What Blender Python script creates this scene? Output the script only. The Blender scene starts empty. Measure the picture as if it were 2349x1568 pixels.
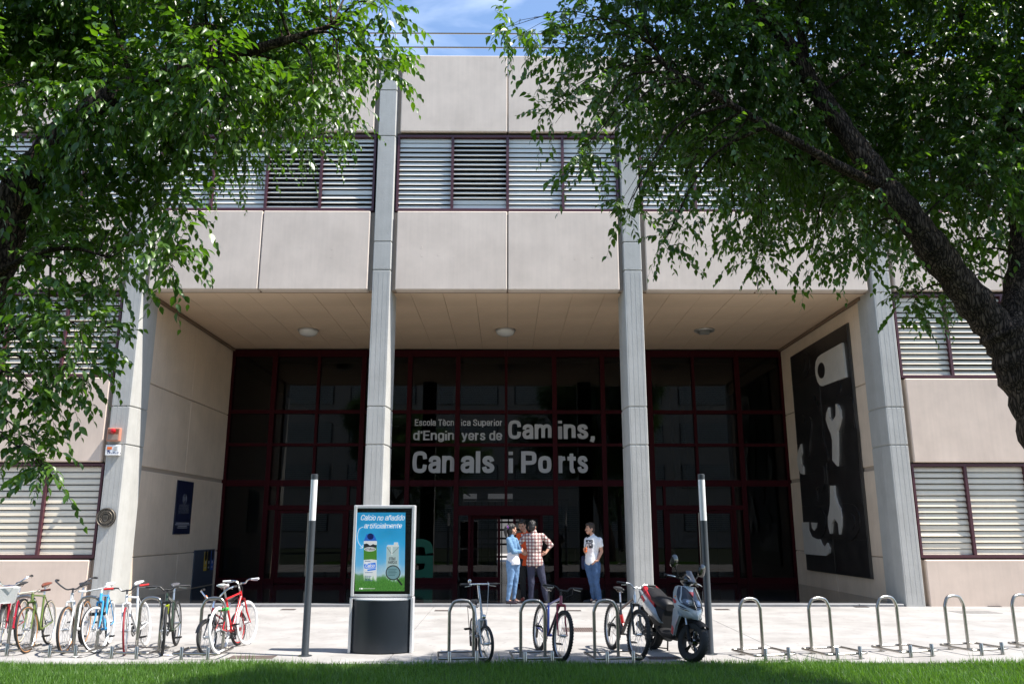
import bpy, bmesh, math, random
from mathutils import Vector, Matrix, Quaternion
R = math.radians
PI = math.pi
rnd = random.Random(7)
sc = bpy.context.scene
COL = sc.collection

# ---------------------------------------------------------------- camera
CAMH, PITCH, YAW = 1.8, R(13.0), R(0.4)
FPX, CX, CY = 1844.0, 1174.0, 784.0            # the photograph measured on a 2348 px wide print
cam_data = bpy.data.cameras.new('camera')
cam = bpy.data.objects.new('camera', cam_data)
COL.objects.link(cam)
cam_data.sensor_width = 36.0
cam_data.lens = 36.0 * FPX / 2348.0
cam_data.clip_end = 600.0
cam.location = (0, 0, CAMH)
cam.rotation_euler = (R(90) + PITCH, 0, -YAW)
sc.camera = cam

# ---------------------------------------------------------------- sky, sun, exposure
SUN = Vector((0.60, -0.155, 1.0)).normalized()   # towards the sun
elev = math.asin(SUN.z)
world = bpy.data.worlds.new('World')
sc.world = world
world.use_nodes = True
nt = world.node_tree
nt.nodes.clear()
wo = nt.nodes.new('ShaderNodeOutputWorld')
bg = nt.nodes.new('ShaderNodeBackground')
sky = nt.nodes.new('ShaderNodeTexSky')
sky.sky_type = 'NISHITA'
sky.sun_disc = False
sky.sun_elevation = elev
sky.sun_rotation = math.atan2(SUN.x, SUN.y)
sky.air_density = 1.0
sky.dust_density = 0.25
sky.ozone_density = 2.0
tc = nt.nodes.new('ShaderNodeTexCoord')
mp = nt.nodes.new('ShaderNodeMapping')
mp.inputs['Scale'].default_value = (2.0, 2.6, 7.0)
nz = nt.nodes.new('ShaderNodeTexNoise')
nz.inputs['Scale'].default_value = 1.7
nz.inputs['Detail'].default_value = 7
nz.inputs['Distortion'].default_value = 0.7
rp = nt.nodes.new('ShaderNodeValToRGB')
rp.color_ramp.elements[0].position = 0.50
rp.color_ramp.elements[0].color = (0, 0, 0, 1)
rp.color_ramp.elements[1].position = 0.82
rp.color_ramp.elements[1].color = (0.34, 0.34, 0.34, 1)
mx = nt.nodes.new('ShaderNodeMixRGB')
mx.inputs['Color2'].default_value = (9.0, 9.6, 10.5, 1)
nt.links.new(tc.outputs['Generated'], mp.inputs['Vector'])
nt.links.new(mp.outputs['Vector'], nz.inputs['Vector'])
nt.links.new(nz.outputs['Fac'], rp.inputs['Fac'])
nt.links.new(rp.outputs['Color'], mx.inputs['Fac'])
nt.links.new(sky.outputs['Color'], mx.inputs['Color1'])
nt.links.new(mx.outputs['Color'], bg.inputs['Color'])
bg.inputs['Strength'].default_value = 0.14
nt.links.new(bg.outputs['Background'], wo.inputs['Surface'])

sun_data = bpy.data.lights.new('sun', 'SUN')
sun_data.energy = 5.0
sun_data.angle = R(0.53)
sun_data.color = (1.0, 0.95, 0.88)
sun = bpy.data.objects.new('sun', sun_data)
COL.objects.link(sun)
sun.location = (20, -5, 40)
sun.rotation_euler = SUN.to_track_quat('Z', 'Y').to_euler()

sc.view_settings.view_transform = 'Standard'
sc.view_settings.look = 'None'
sc.view_settings.exposure = 1.0
sc.view_settings.gamma = 1.0
sc.view_settings.use_curve_mapping = False
sc.render.engine = 'CYCLES'
sc.cycles.max_bounces = 10
sc.cycles.diffuse_bounces = 4
sc.cycles.glossy_bounces = 4
sc.cycles.transparent_max_bounces = 24
sc.cycles.caustics_reflective = False
sc.cycles.caustics_refractive = False

# ---------------------------------------------------------------- helpers
def ray(px, py):
    d = Vector(((px - CX) / FPX, 1.0, -(py - CY) / FPX))
    c, s = math.cos(PITCH), math.sin(PITCH)
    d = Vector((d.x, d.y * c - d.z * s, d.y * s + d.z * c))
    c, s = math.cos(YAW), math.sin(YAW)
    return Vector((d.x * c + d.y * s, -d.x * s + d.y * c, d.z))

def at(px, py, x=None, y=None, z=None):
    """Where the sight line through a measured point of the photograph meets a real plane."""
    d = ray(px, py)
    if y is not None: t = y / d.y
    elif x is not None: t = x / d.x
    else: t = (z - CAMH) / d.z
    return Vector((0, 0, CAMH)) + d * t

def tag(o, label=None, cat=None, group=None, kind=None):
    if label: o['label'] = label
    if cat: o['category'] = cat
    if group: o['group'] = group
    if kind: o['kind'] = kind
    return o

def thing(name, loc, label, cat, group=None, rz=0.0):
    o = bpy.data.objects.new(name, None)
    o.empty_display_size = 0.2
    COL.objects.link(o)
    o.location = loc
    o.rotation_euler = (0, 0, rz)
    return tag(o, label, cat, group)

def put(name, mesh, parent=None, loc=None, mw=None):
    o = bpy.data.objects.new(name, mesh)
    COL.objects.link(o)
    if parent is not None: o.parent = parent
    if loc is not None: o.location = loc
    if mw is not None: o.matrix_local = mw
    return o

class MB:
    """Collects shapes; build() links them as ONE mesh object."""
    def __init__(s): s.v, s.f, s.m = [], [], []
    def add(s, vs, fs, mi=0):
        b = len(s.v)
        s.v += [tuple(p) for p in vs]
        s.f += [tuple(b + i for i in f) for f in fs]
        s.m += [mi] * len(fs)
        return s
    def box(s, x0, x1, y0, y1, z0, z1, mi=0, M=None):
        vs = [Vector((x, y, z)) for z in (z0, z1) for y in (y0, y1) for x in (x0, x1)]
        if M is not None: vs = [M @ p for p in vs]
        return s.add(vs, [(0, 2, 3, 1), (4, 5, 7, 6), (0, 1, 5, 4), (2, 6, 7, 3), (0, 4, 6, 2), (1, 3, 7, 5)], mi)
    def cbox(s, x0, x1, y0, y1, z0, z1, c=0.02, mi=0, M=None):
        """A box with its edges chamfered by c."""
        vs, fs = [], []
        for sx in (0, 1):
            for sy in (0, 1):
                for sz in (0, 1):
                    X, Y, Z = (x0, x1)[sx], (y0, y1)[sy], (z0, z1)[sz]
                    ix, iy, iz = X + c * (1 - 2 * sx), Y + c * (1 - 2 * sy), Z + c * (1 - 2 * sz)
                    vs += [Vector((X, iy, iz)), Vector((ix, Y, iz)), Vector((ix, iy, Z))]
        g = lambda a, b, d, k: (a * 4 + b * 2 + d) * 3 + k
        for a in (0, 1):
            for q, fl in ((0, a), (1, 1 - a), (2, a)):
                f = {0: [g(a, 0, 0, 0), g(a, 0, 1, 0), g(a, 1, 1, 0), g(a, 1, 0, 0)],
                     1: [g(0, a, 0, 1), g(0, a, 1, 1), g(1, a, 1, 1), g(1, a, 0, 1)],
                     2: [g(0, 0, a, 2), g(0, 1, a, 2), g(1, 1, a, 2), g(1, 0, a, 2)]}[q]
                fs.append(tuple(f[::-1]) if fl else tuple(f))
        for a in (0, 1):
            for b in (0, 1):
                fs.append((g(a, b, 0, 0), g(a, b, 1, 0), g(a, b, 1, 1), g(a, b, 0, 1)))
                fs.append((g(a, 0, b, 0), g(a, 1, b, 0), g(a, 1, b, 2), g(a, 0, b, 2)))
                fs.append((g(0, a, b, 1), g(1, a, b, 1), g(1, a, b, 2), g(0, a, b, 2)))
                for d in (0, 1): fs.append((g(a, b, d, 0), g(a, b, d, 1), g(a, b, d, 2)))
        if M is not None: vs = [M @ p for p in vs]
        return s.add(vs, fs, mi)
    def tube(s, pts, r, n=8, caps=True, mi=0, closed=False, up=None, sq=None):
        """A tube along pts; r a number or one per point; sq=(a, b) squashes the section."""
        pts = [Vector(p) for p in pts]
        k = len(pts)
        rr = list(r) if hasattr(r, '__len__') else [r] * k
        vs, fs = [], []
        prev = None
        for i, p in enumerate(pts):
            if closed: t = pts[(i + 1) % k] - pts[i - 1]
            else: t = pts[min(i + 1, k - 1)] - pts[max(i - 1, 0)]
            if t.length < 1e-9: t = Vector((0, 0, 1))
            t.normalize()
            if prev is None:
                u = Vector(up) if up else (Vector((0, 0, 1)) if abs(t.z) < 0.9 else Vector((1, 0, 0)))
            else: u = prev
            u = u - t * u.dot(t)
            if u.length < 1e-6: u = t.orthogonal()
            u.normalize()
            w = t.cross(u)
            prev = u
            a, b = sq if sq else (1, 1)
            for j in range(n):
                an = 2 * PI * (j + 0.5) / n
                vs.append(p + (u * math.cos(an) * a + w * math.sin(an) * b) * rr[i])
        for i in range(k if closed else k - 1):
            i2 = (i + 1) % k
            for j in range(n):
                j2 = (j + 1) % n
                fs.append((i * n + j, i * n + j2, i2 * n + j2, i2 * n + j))
        if caps and not closed:
            fs.append(tuple(reversed(range(n))))
            fs.append(tuple((k - 1) * n + j for j in range(n)))
        return s.add(vs, fs, mi)
    def lathe(s, prof, n=16, M=None, mi=0, caps=True):
        """Turn (radius, height) pairs about z."""
        vs, fs = [], []
        for r, z in prof:
            for j in range(n):
                a = 2 * PI * j / n
                vs.append(Vector((r * math.cos(a), r * math.sin(a), z)))
        for i in range(len(prof) - 1):
            for j in range(n):
                j2 = (j + 1) % n
                fs.append((i * n + j, i * n + j2, (i + 1) * n + j2, (i + 1) * n + j))
        if caps:
            fs.append(tuple(reversed(range(n))))
            fs.append(tuple((len(prof) - 1) * n + j for j in range(n)))
        if M is not None: vs = [M @ p for p in vs]
        return s.add(vs, fs, mi)
    def ring(s, c, Rr, r, axis='y', n=40, m=8, mi=0, M=None):
        """A torus about an axis."""
        vs, fs = [], []
        for i in range(n):
            a = 2 * PI * i / n
            for j in range(m):
                b = 2 * PI * j / m
                q = Rr + r * math.cos(b)
                p = {'y': (q * math.cos(a), r * math.sin(b), q * math.sin(a)), 'z': (q * math.cos(a), q * math.sin(a), r * math.sin(b)),
                     'x': (r * math.sin(b), q * math.cos(a), q * math.sin(a))}[axis]
                vs.append(Vector(p) + Vector(c))
        for i in range(n):
            for j in range(m):
                i2, j2 = (i + 1) % n, (j + 1) % m
                fs.append((i * m + j, i2 * m + j, i2 * m + j2, i * m + j2))
        if M is not None: vs = [M @ p for p in vs]
        return s.add(vs, fs, mi)
    def ball(s, c, r, n=12, m=8, mi=0, M=None):
        """An ellipsoid; r a number or three."""
        rx, ry, rz = r if hasattr(r, '__len__') else (r, r, r)
        vs, fs = [], []
        for i in range(m + 1):
            t = PI * i / m
            for j in range(n):
                a = 2 * PI * j / n
                vs.append(Vector((rx * math.sin(t) * math.cos(a), ry * math.sin(t) * math.sin(a), -rz * math.cos(t))))
        for i in range(m):
            for j in range(n):
                j2 = (j + 1) % n
                fs.append((i * n + j, i * n + j2, (i + 1) * n + j2, (i + 1) * n + j))
        if M is not None: vs = [M @ p for p in vs]
        return s.add([p + Vector(c) for p in vs], fs, mi)
    def slab(s, outline, fn, d0, d1, mi=0):
        """Extrude a 2D outline; fn(u, v, d) gives the point at depth d."""
        n = len(outline)
        vs = [fn(u, v, d0) for u, v in outline] + [fn(u, v, d1) for u, v in outline]
        fs = [tuple(range(n)), tuple(reversed(range(n, 2 * n)))]
        fs += [(i, (i + 1) % n, n + (i + 1) % n, n + i) for i in range(n)]
        return s.add(vs, fs, mi)
    def mesh(s, name, mats, smooth=False, bevel=0.0, fix=False):
        me = bpy.data.meshes.new(name)
        me.from_pydata(s.v, [], s.f)
        for m in (mats if isinstance(mats, (list, tuple)) else [mats]): me.materials.append(m)
        me.polygons.foreach_set('material_index', s.m)
        if fix or bevel:
            bm = bmesh.new(); bm.from_mesh(me)
            bmesh.ops.remove_doubles(bm, verts=bm.verts, dist=1e-5)
            if bevel: bmesh.ops.bevel(bm, geom=bm.edges[:] + bm.verts[:], offset=bevel, segments=1, affect='EDGES', clamp_overlap=True)
            bmesh.ops.recalc_face_normals(bm, faces=bm.faces)
            bm.to_mesh(me); bm.free()
        if smooth:
            me.polygons.foreach_set('use_smooth', [True] * len(me.polygons))
            if smooth != 'all' and hasattr(me, 'set_sharp_from_angle'): me.set_sharp_from_angle(angle=R(40))
        me.update()
        return me
    def build(s, name, mats, parent=None, smooth=False, bevel=0.0, fix=False, loc=None):
        return put(name, s.mesh(name, mats, smooth, bevel, fix), parent, loc)

def smoothed(pts, k=6, closed=False):
    """Catmull-Rom through pts."""
    P = [Vector(p) for p in pts]
    n = len(P); out = []
    for i in range(n if closed else n - 1):
        p0 = P[(i - 1) % n] if (closed or i > 0) else P[0] * 2 - P[1]
        p1, p2 = P[i], P[(i + 1) % n]
        p3 = P[(i + 2) % n] if (closed or i + 2 < n) else P[-1] * 2 - P[-2]
        for j in range(k):
            t = j / k
            out.append(0.5 * ((2 * p1) + (p2 - p0) * t + (2 * p0 - 5 * p1 + 4 * p2 - p3) * t * t + (3 * p1 - p0 - 3 * p2 + p3) * t ** 3))
    if not closed: out.append(P[-1])
    return out

# ---------------------------------------------------------------- materials
MATS = {}
def mat(name, col, rough=0.6, metal=0.0, var=0.0, scale=3.0, bump=0.0, bscale=60.0, spec=0.5, coat=0.0, streak=0.0, speck=0.0, dirt=0.0, emit=None, two=None, alpha=None, trans=0.0):
    if name in MATS: return MATS[name]
    m = bpy.data.materials.new(name)
    m.use_nodes = True
    t = m.node_tree; N = t.nodes; L = t.links
    b = N['Principled BSDF']
    b.inputs['Base Color'].default_value = (*col, 1)
    b.inputs['Roughness'].default_value = rough
    b.inputs['Metallic'].default_value = metal
    b.inputs['Specular IOR Level'].default_value = spec
    b.inputs['Coat Weight'].default_value = coat
    b.inputs['Transmission Weight'].default_value = trans
    if emit: b.inputs['Emission Color'].default_value = (*emit[0], 1); b.inputs['Emission Strength'].default_value = emit[1]
    co = N.new('ShaderNodeTexCoord')
    cur = None
    def noise(sc_, det=5, vec=None, rough_=0.6):
        n = N.new('ShaderNodeTexNoise'); n.inputs['Scale'].default_value = sc_; n.inputs['Detail'].default_value = det; n.inputs['Roughness'].default_value = rough_
        L.new(vec or co.outputs['Object'], n.inputs['Vector']); return n
    def mul(fac_out, lo, hi, p0, p1, amt=1.0):
        nonlocal cur
        r = N.new('ShaderNodeValToRGB')
        r.color_ramp.elements[0].position = p0; r.color_ramp.elements[0].color = (*lo, 1)
        r.color_ramp.elements[1].position = p1; r.color_ramp.elements[1].color = (*hi, 1)
        L.new(fac_out, r.inputs['Fac'])
        x = N.new('ShaderNodeMixRGB'); x.blend_type = 'MULTIPLY'; x.inputs['Fac'].default_value = amt
        if cur is None: x.inputs['Color1'].default_value = (*col, 1)
        else: L.new(cur, x.inputs['Color1'])
        L.new(r.outputs['Color'], x.inputs['Color2'])
        cur = x.outputs['Color']
    if two is not None:
        n = noise(two[1], 4)
        x = N.new('ShaderNodeMixRGB'); x.inputs['Color1'].default_value = (*col, 1); x.inputs['Color2'].default_value = (*two[0], 1)
        r = N.new('ShaderNodeValToRGB'); r.color_ramp.elements[0].position = 0.4; r.color_ramp.elements[1].position = 0.62
        L.new(n.outputs['Fac'], r.inputs['Fac']); L.new(r.outputs['Color'], x.inputs['Fac']); cur = x.outputs['Color']
    if var:
        n = noise(scale)
        mul(n.outputs['Fac'], (1 - var,) * 3, (1 + var * 0.55,) * 3, 0.3, 0.72)
    if streak:
        mpn = N.new('ShaderNodeMapping'); mpn.inputs['Scale'].default_value = (9.0, 9.0, 0.35)
        L.new(co.outputs['Object'], mpn.inputs['Vector'])
        n = noise(1.6, 6, mpn.outputs['Vector'])
        mul(n.outputs['Fac'], (1 - streak, 1 - streak, 1 - streak * 1.05), (1, 1, 1), 0.3, 0.62)
    if speck:
        mpn = N.new('ShaderNodeMapping'); mpn.inputs['Scale'].default_value = (2.4, 6.0, 4.0)
        L.new(co.outputs['Object'], mpn.inputs['Vector'])
        v = N.new('ShaderNodeTexVoronoi'); v.inputs['Scale'].default_value = 1.3; L.new(mpn.outputs['Vector'], v.inputs['Vector'])
        mul(v.outputs['Distance'], (1 - speck,) * 3, (1, 1, 1), 0.07, 0.12)
    if dirt:
        n = noise(0.7, 8, None, 0.7)
        mul(n.outputs['Fac'], (1 - dirt, 1 - dirt * 1.05, 1 - dirt * 1.12), (1, 1, 1), 0.36, 0.56)
    if cur is not None: L.new(cur, b.inputs['Base Color'])
    if bump:
        n = noise(bscale, 6, None, 0.65)
        bp = N.new('ShaderNodeBump'); bp.inputs['Strength'].default_value = min(1.0, bump); bp.inputs['Distance'].default_value = 0.01 * max(1.0, bump)
        L.new(n.outputs['Fac'], bp.inputs['Height']); L.new(bp.outputs['Normal'], b.inputs['Normal'])
    MATS[name] = m
    return m

def glass_mat(name, tint, refl=1.0, rough=0.0):
    """Thin window glass: tinted see-through plus a Fresnel reflection."""
    m = bpy.data.materials.new(name); m.use_nodes = True
    t = m.node_tree; N = t.nodes; L = t.links
    N.remove(N['Principled BSDF'])
    tr = N.new('ShaderNodeBsdfTransparent'); tr.inputs['Color'].default_value = (*tint, 1)
    gl = N.new('ShaderNodeBsdfGlossy'); gl.inputs['Roughness'].default_value = rough; gl.inputs['Color'].default_value = (refl, refl, refl, 1)
    fr = N.new('ShaderNodeFresnel'); fr.inputs['IOR'].default_value = 1.5
    mxs = N.new('ShaderNodeMixShader')
    L.new(fr.outputs['Fac'], mxs.inputs['Fac']); L.new(tr.outputs['BSDF'], mxs.inputs[1]); L.new(gl.outputs['BSDF'], mxs.inputs[2])
    L.new(mxs.outputs['Shader'], N['Material Output'].inputs['Surface'])
    MATS[name] = m
    return m

M_PANEL = mat('panel concrete', (0.72, 0.61, 0.52), 0.85, var=0.10, scale=1.2, bump=0.12, bscale=45, streak=0.05, dirt=0.06)
M_PANELW = mat('panel concrete warm', (0.71, 0.575, 0.475), 0.85, var=0.10, scale=1.2, bump=0.12, bscale=45, streak=0.05, dirt=0.06)
M_WALL = mat('recess wall concrete', (0.80, 0.65, 0.505), 0.85, var=0.08, scale=1.0, bump=0.12, bscale=45, streak=0.07, dirt=0.08)
M_COLUMN = mat('column concrete', (0.465, 0.46, 0.435), 0.85, var=0.10, scale=2.0, bump=0.35, bscale=28, streak=0.07, dirt=0.08)
M_SOFFIT = mat('soffit board', (0.74, 0.555, 0.39), 0.8, var=0.07, scale=0.8, bump=0.05)
M_BACK = mat('recess beige', (0.42, 0.34, 0.27), 0.9)
M_DARKIN = mat('dark behind louvres', (0.02, 0.02, 0.022), 0.9)
M_MAROON = mat('maroon painted metal', (0.040, 0.004, 0.007), 0.55, spec=0.10)
M_FRAME = mat('louvre frame', (0.075, 0.022, 0.03), 0.42)
M_SLAT = mat('louvre slat paint', (0.80, 0.765, 0.69), 0.45, var=0.05, scale=1.5, dirt=0.05)
M_SLATW = mat('louvre slat cream', (0.80, 0.715, 0.575), 0.5, var=0.05, scale=1.5, dirt=0.08)
M_PAVE = mat('pavement concrete', (0.345, 0.329, 0.313), 0.85, var=0.13, scale=1.4, bump=0.15, bscale=90, speck=0.6, dirt=0.15)
M_STONE = mat('polished dark stone', (0.022, 0.022, 0.024), 0.07, var=0.3, scale=6.0, spec=0.5)
M_STONE_EDGE = mat('stone step edge', (0.22, 0.22, 0.225), 0.45, var=0.15, scale=9.0)
M_GLASS = glass_mat('window glass', (0.22, 0.225, 0.23), 0.7)
M_STEEL = mat('stainless steel', (0.42, 0.40, 0.37), 0.30, 1.0, var=0.12, scale=30)
M_WHITE = mat('white enamel', (0.80, 0.80, 0.79), 0.35)
M_BLACK = mat('black plastic', (0.012, 0.012, 0.013), 0.45)
M_SOIL = mat('lawn soil', (0.020, 0.032, 0.009), 0.95, var=0.4, scale=8.0)

# ---------------------------------------------------------------- drawn lettering
# each glyph: width, then strokes; a stroke is 'c' (curve) or 'l' (straight) through points, y in cap heights, x in glyph widths
X = 0.74
GL = {
 'A': (.56, ('l', (0, 0), (.5, 1), (1, 0)), ('l', (.18, .3), (.82, .3))),
 'C': (.54, ('c', (1, .70), (.90, .93), (.5, 1), (.1, .9), (0, .5), (.1, .1), (.5, 0), (.90, .07), (1, .32))),
 'D': (.55, ('c', (0, 0), (.45, 0), (.9, .12), (1, .5), (.9, .88), (.45, 1), (0, 1)), ('l', (0, 0), (0, 1))),
 'E': (.46, ('l', (1, 0), (0, 0), (0, 1), (1, 1)), ('l', (0, .53), (.85, .53))),
 'G': (.56, ('c', (1, .70), (.90, .93), (.5, 1), (.1, .9), (0, .5), (.1, .1), (.5, 0), (.9, .1), (1, .3)), ('l', (1, 0), (1, .47), (.52, .47))),
 'I': (.0, ('l', (0, 0), (0, 1))),
 'L': (.44, ('l', (0, 1), (0, 0), (1, 0))),
 'M': (.74, ('l', (0, 0), (0, 1), (.5, .25), (1, 1), (1, 0))),
 'N': (.56, ('l', (0, 0), (0, 1), (1, 0), (1, 1))),
 'O': (.56, ('c', (.5, 1), (.1, .9), (0, .5), (.1, .1), (.5, 0), (.9, .1), (1, .5), (.9, .9), (.5, 1))),
 'P': (.52, ('l', (0, 0), (0, 1)), ('c', (0, 1), (.55, 1), (.93, .95), (1, .73), (.93, .51), (.55, .46), (0, .46))),
 'R': (.54, ('l', (0, 0), (0, 1)), ('c', (0, 1), (.55, 1), (.93, .95), (1, .75), (.93, .55), (.55, .5), (0, .5)), ('l', (.55, .5), (1, 0))),
 'S': (.52, ('c', (.97, .74), (.85, .94), (.5, 1), (.13, .92), (.05, .74), (.25, .58), (.72, .44), (.96, .27), (.86, .07), (.5, 0), (.12, .06), (0, .27))),
 'T': (.52, ('l', (0, 1), (1, 1)), ('l', (.5, 0), (.5, 1))),
 'U': (.55, ('c', (0, 1), (0, .3), (.1, .06), (.5, 0), (.9, .06), (1, .3), (1, 1))),
 'V': (.54, ('l', (0, 1), (.5, 0), (1, 1))),
 'a': (.43, ('l', (1, 0), (1, .5)), ('c', (1, .46), (.93, .68), (.5, X), (.12, .68), (.03, .53)), ('c', (1, .42), (.55, .41), (.1, .33), (.0, .19), (.13, .03), (.5, 0), (.87, .08), (1, .22))),
 'c': (.42, ('c', (1, .50), (.90, .68), (.5, X), (.1, .66), (0, .37), (.1, .08), (.5, 0), (.9, .06), (1, .25))),
 'd': (.44, ('l', (1, 0), (1, 1)), ('c', (1, .52), (.82, .7), (.45, X), (.1, .66), (0, .37), (.1, .08), (.45, 0), (.82, .05), (1, .22))),
 'e': (.43, ('c', (0, .37), (1, .37), (.95, .62), (.5, X), (.1, .66), (0, .37), (.1, .08), (.5, 0), (.88, .06), (.98, .21))),
 'f': (.30, ('c', (1, 1), (.6, .98), (.4, .85), (.4, .6), (.4, 0)), ('l', (0, .68), (.9, .68))),
 'g': (.44, ('c', (1, X), (1, .1), (.95, -.12), (.5, -.22), (.12, -.15), (.04, -.06)), ('c', (1, .52), (.82, .7), (.45, X), (.1, .66), (0, .37), (.1, .1), (.45, .02), (.82, .07), (1, .22))),
 'i': (.0, ('l', (0, 0), (0, .60)), ('d', (0, 1), (0, .99))),
 'l': (.0, ('l', (0, 0), (0, 1))),
 'm': (.74, ('l', (0, 0), (0, X)), ('c', (0, .5), (.1, .68), (.28, X), (.45, .68), (.5, .5), (.5, 0)), ('c', (.5, .5), (.6, .68), (.78, X), (.95, .68), (1, .5), (1, 0))),
 'n': (.43, ('l', (0, 0), (0, X)), ('c', (0, .5), (.18, .68), (.55, X), (.92, .68), (1, .5), (1, 0))),
 'o': (.44, ('c', (.5, X), (.1, .66), (0, .37), (.1, .08), (.5, 0), (.9, .08), (1, .37), (.9, .66), (.5, X))),
 'p': (.44, ('l', (0, -.24), (0, X)), ('c', (0, .52), (.18, .7), (.55, X), (.9, .66), (1, .37), (.9, .08), (.55, 0), (.18, .05), (0, .22))),
 'r': (.27, ('l', (0, 0), (0, X)), ('c', (0, .45), (.25, .66), (1, .71))),
 's': (.40, ('c', (.95, .56), (.8, .70), (.5, X), (.15, .69), (.06, .55), (.25, .44), (.75, .33), (.97, .2), (.85, .05), (.5, 0), (.15, .04), (0, .2))),
 't': (.27, ('c', (.4, .95), (.4, .3), (.42, .08), (.65, .0), (1, .01)), ('l', (-.12, .70), (1, .70))),
 'u': (.43, ('l', (1, 0), (1, X)), ('c', (1, .24), (.82, .06), (.45, 0), (.08, .06), (0, .24), (0, X))),
 'y': (.44, ('l', (0, X), (.52, .06)), ('c', (1, X), (.55, .05), (.4, -.16), (.05, -.21))),
 ',': (.10, ('c', (1, .04), (1, -.10), (-.4, -.26))),
 '’': (.06, ('c', (1, 1), (1, .9), (0, .76))),
 '1': (.25, ('l', (0, .8), (1, 1), (1, 0))),
}
GL['è'] = GL['e'] + (('l', (.2, 1.0), (.55, .86)),)
GL['È'] = GL['E'] + (('l', (.2, 1.24), (.6, 1.1)),)
GL['ñ'] = GL['n'] + (('c', (.05, .88), (.3, .96), (.65, .88), (.95, .96)),)
def lettering(body, weight=0.16, track=0.10, slant=0.0, wob=0.0, jag=0.0):
    """Flat letters, cap height 1, as stroked ribbons; returns an MB in the x-y plane (z towards the reader) and its width."""
    mb = MB(); mb.ends = []; cx = weight / 2; k = 0; rr = random.Random(len(body) * 31 + int(weight * 1000))
    hw = weight / 2
    for ch in body:
        if ch == ' ': cx += 0.22 + weight * 0.3; continue
        gw, strokes = GL[ch][0], GL[ch][1:]
        inner = max(0.0, gw - weight * 0.35)
        dy = rr.uniform(-wob, wob)
        for st in strokes:
            pts = [Vector((cx + p[0] * inner, dy + min(max(p[1], -1), 2) * (1 - weight) + hw, 0)) for p in st[1:]]
            if st[0] == 'c': pts = smoothed(pts, 5)
            ext = hw * 0.98
            P = list(pts)
            closed = (P[0] - P[-1]).length < 1e-6
            if not closed:
                d0 = (P[0] - P[1]).normalized(); d1 = (P[-1] - P[-2]).normalized()
                e0 = ext if st[0] == 'l' else hw * (0.8 if st[0] == 'd' else 0.3)
                P[0] = P[0] + d0 * e0; P[-1] = P[-1] + d1 * e0
            L_, R_ = [], []
            n = len(P)
            for i in range(n):
                if closed: a, b = P[(i - 1) % (n - 1)], P[(i + 1) % (n - 1)]
                else: a, b = P[max(i - 1, 0)], P[min(i + 1, n - 1)]
                if 0 < i < n - 1 and st[0] == 'l':
                    u = (P[i] - P[i - 1]).normalized(); v = (P[i + 1] - P[i]).normalized()
                    nn = Vector((-(u.y + v.y), u.x + v.x, 0)).normalized()
                    q = hw / max(0.45, Vector((-u.y, u.x, 0)).dot(nn))
                else:
                    t = (b - a).normalized(); nn = Vector((-t.y, t.x, 0)); q = hw
                if jag: q *= 0.78 + jag * math.sin(i * 1.3 + k)
                L_.append(P[i] + nn * q); R_.append(P[i] - nn * q)
            z = 0.002 * (k % 5); k += 1
            vs = [Vector((p.x + slant * p.y, p.y, z)) for p in L_ + R_]
            mb.add(vs, [(i, i + 1, n + i + 1, n + i)[::-1] for i in range(n - 1)])
        cx += inner + weight + track; mb.ends.append((len(mb.v), len(mb.f)))
    return mb, cx - track - weight / 2
def write(name, body, p0, width, cap, mtl, parent, mw, split=False, **kw):
    """Lettering of a given cap height and width placed by mw (x along the line, y up, z to the reader)."""
    mb, w = lettering(body, **kw)
    sx = width / w if width else cap
    mb.v = [tuple(mw @ Vector((p0[0] + x * sx, p0[1] + y * cap, z * 0.25 * cap + 0.0006))) for x, y, z in mb.v]
    if split:
        v0 = f0 = 0
        for v1, f1 in mb.ends:
            q = MB(); q.add(mb.v[v0:v1], [tuple(i - v0 for i in f) for f in mb.f[f0:f1]]); q.build('letter', mtl, parent); v0, f0 = v1, f1
        return None
    return mb.build(name, mtl, parent)
FRONT = Matrix(((1, 0, 0, 0), (0, 0, -1, 0), (0, 1, 0, 0), (0, 0, 0, 1)))       # lettering that faces the lawn

# ---------------------------------------------------------------- ground
YB = 19.75           # front plane of the facade
GY = 11.68           # edge of the lawn
def seam(p, q):
    a, b = at(*p, z=0), at(*q, z=0)
    k = (b.x - a.x) / (b.y - a.y)
    return (a.x + k * (GY - a.y), a.x + k * (YB - a.y))
seams = [(-30, -30), (-9.6, -9.9), seam((944, 1432), (966, 1400)), seam((1799, 1493), (1651, 1413)), (30, 30)]
pav = MB()
for (a0, a1), (b0, b1) in zip(seams[:-1], seams[1:]):
    g = 0.006
    pav.add([(a0 + g, GY, 0), (b0 - g, GY, 0), (b1 - g, 60, 0), (a1 + g, 60, 0), (a0 + g, GY, -0.1), (b0 - g, GY, -0.1), (b1 - g, 60, -0.1), (a1 + g, 60, -0.1)],
            [(0, 1, 2, 3), (4, 7, 6, 5), (0, 4, 5, 1), (1, 5, 6, 2), (2, 6, 7, 3), (3, 7, 4, 0)])
tag(pav.build('pavement', M_PAVE), 'pale sunlit concrete pavement with small dark flecks before the building', kind='structure')
g = MB(); g.add([(-150, -120, -0.11), (150, -120, -0.11), (150, 140, -0.11), (-150, 140, -0.11)], [(0, 1, 2, 3)])
tag(g.build('ground', M_SOIL), 'bare earth under the lawn and paving', kind='structure')
g = MB()
nx, ny = 60, 30
vs = []
for j in range(ny + 1):
    for i in range(nx + 1):
        x = -30 + 60 * i / nx; y = -25 + (GY + 25) * (j / ny) ** 0.6
        vs.append((x, y, -0.03 + 0.012 * math.sin(x * 1.3 + y) + (0.0 if j == ny else 0.01 * math.sin(y * 2.1))))
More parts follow.
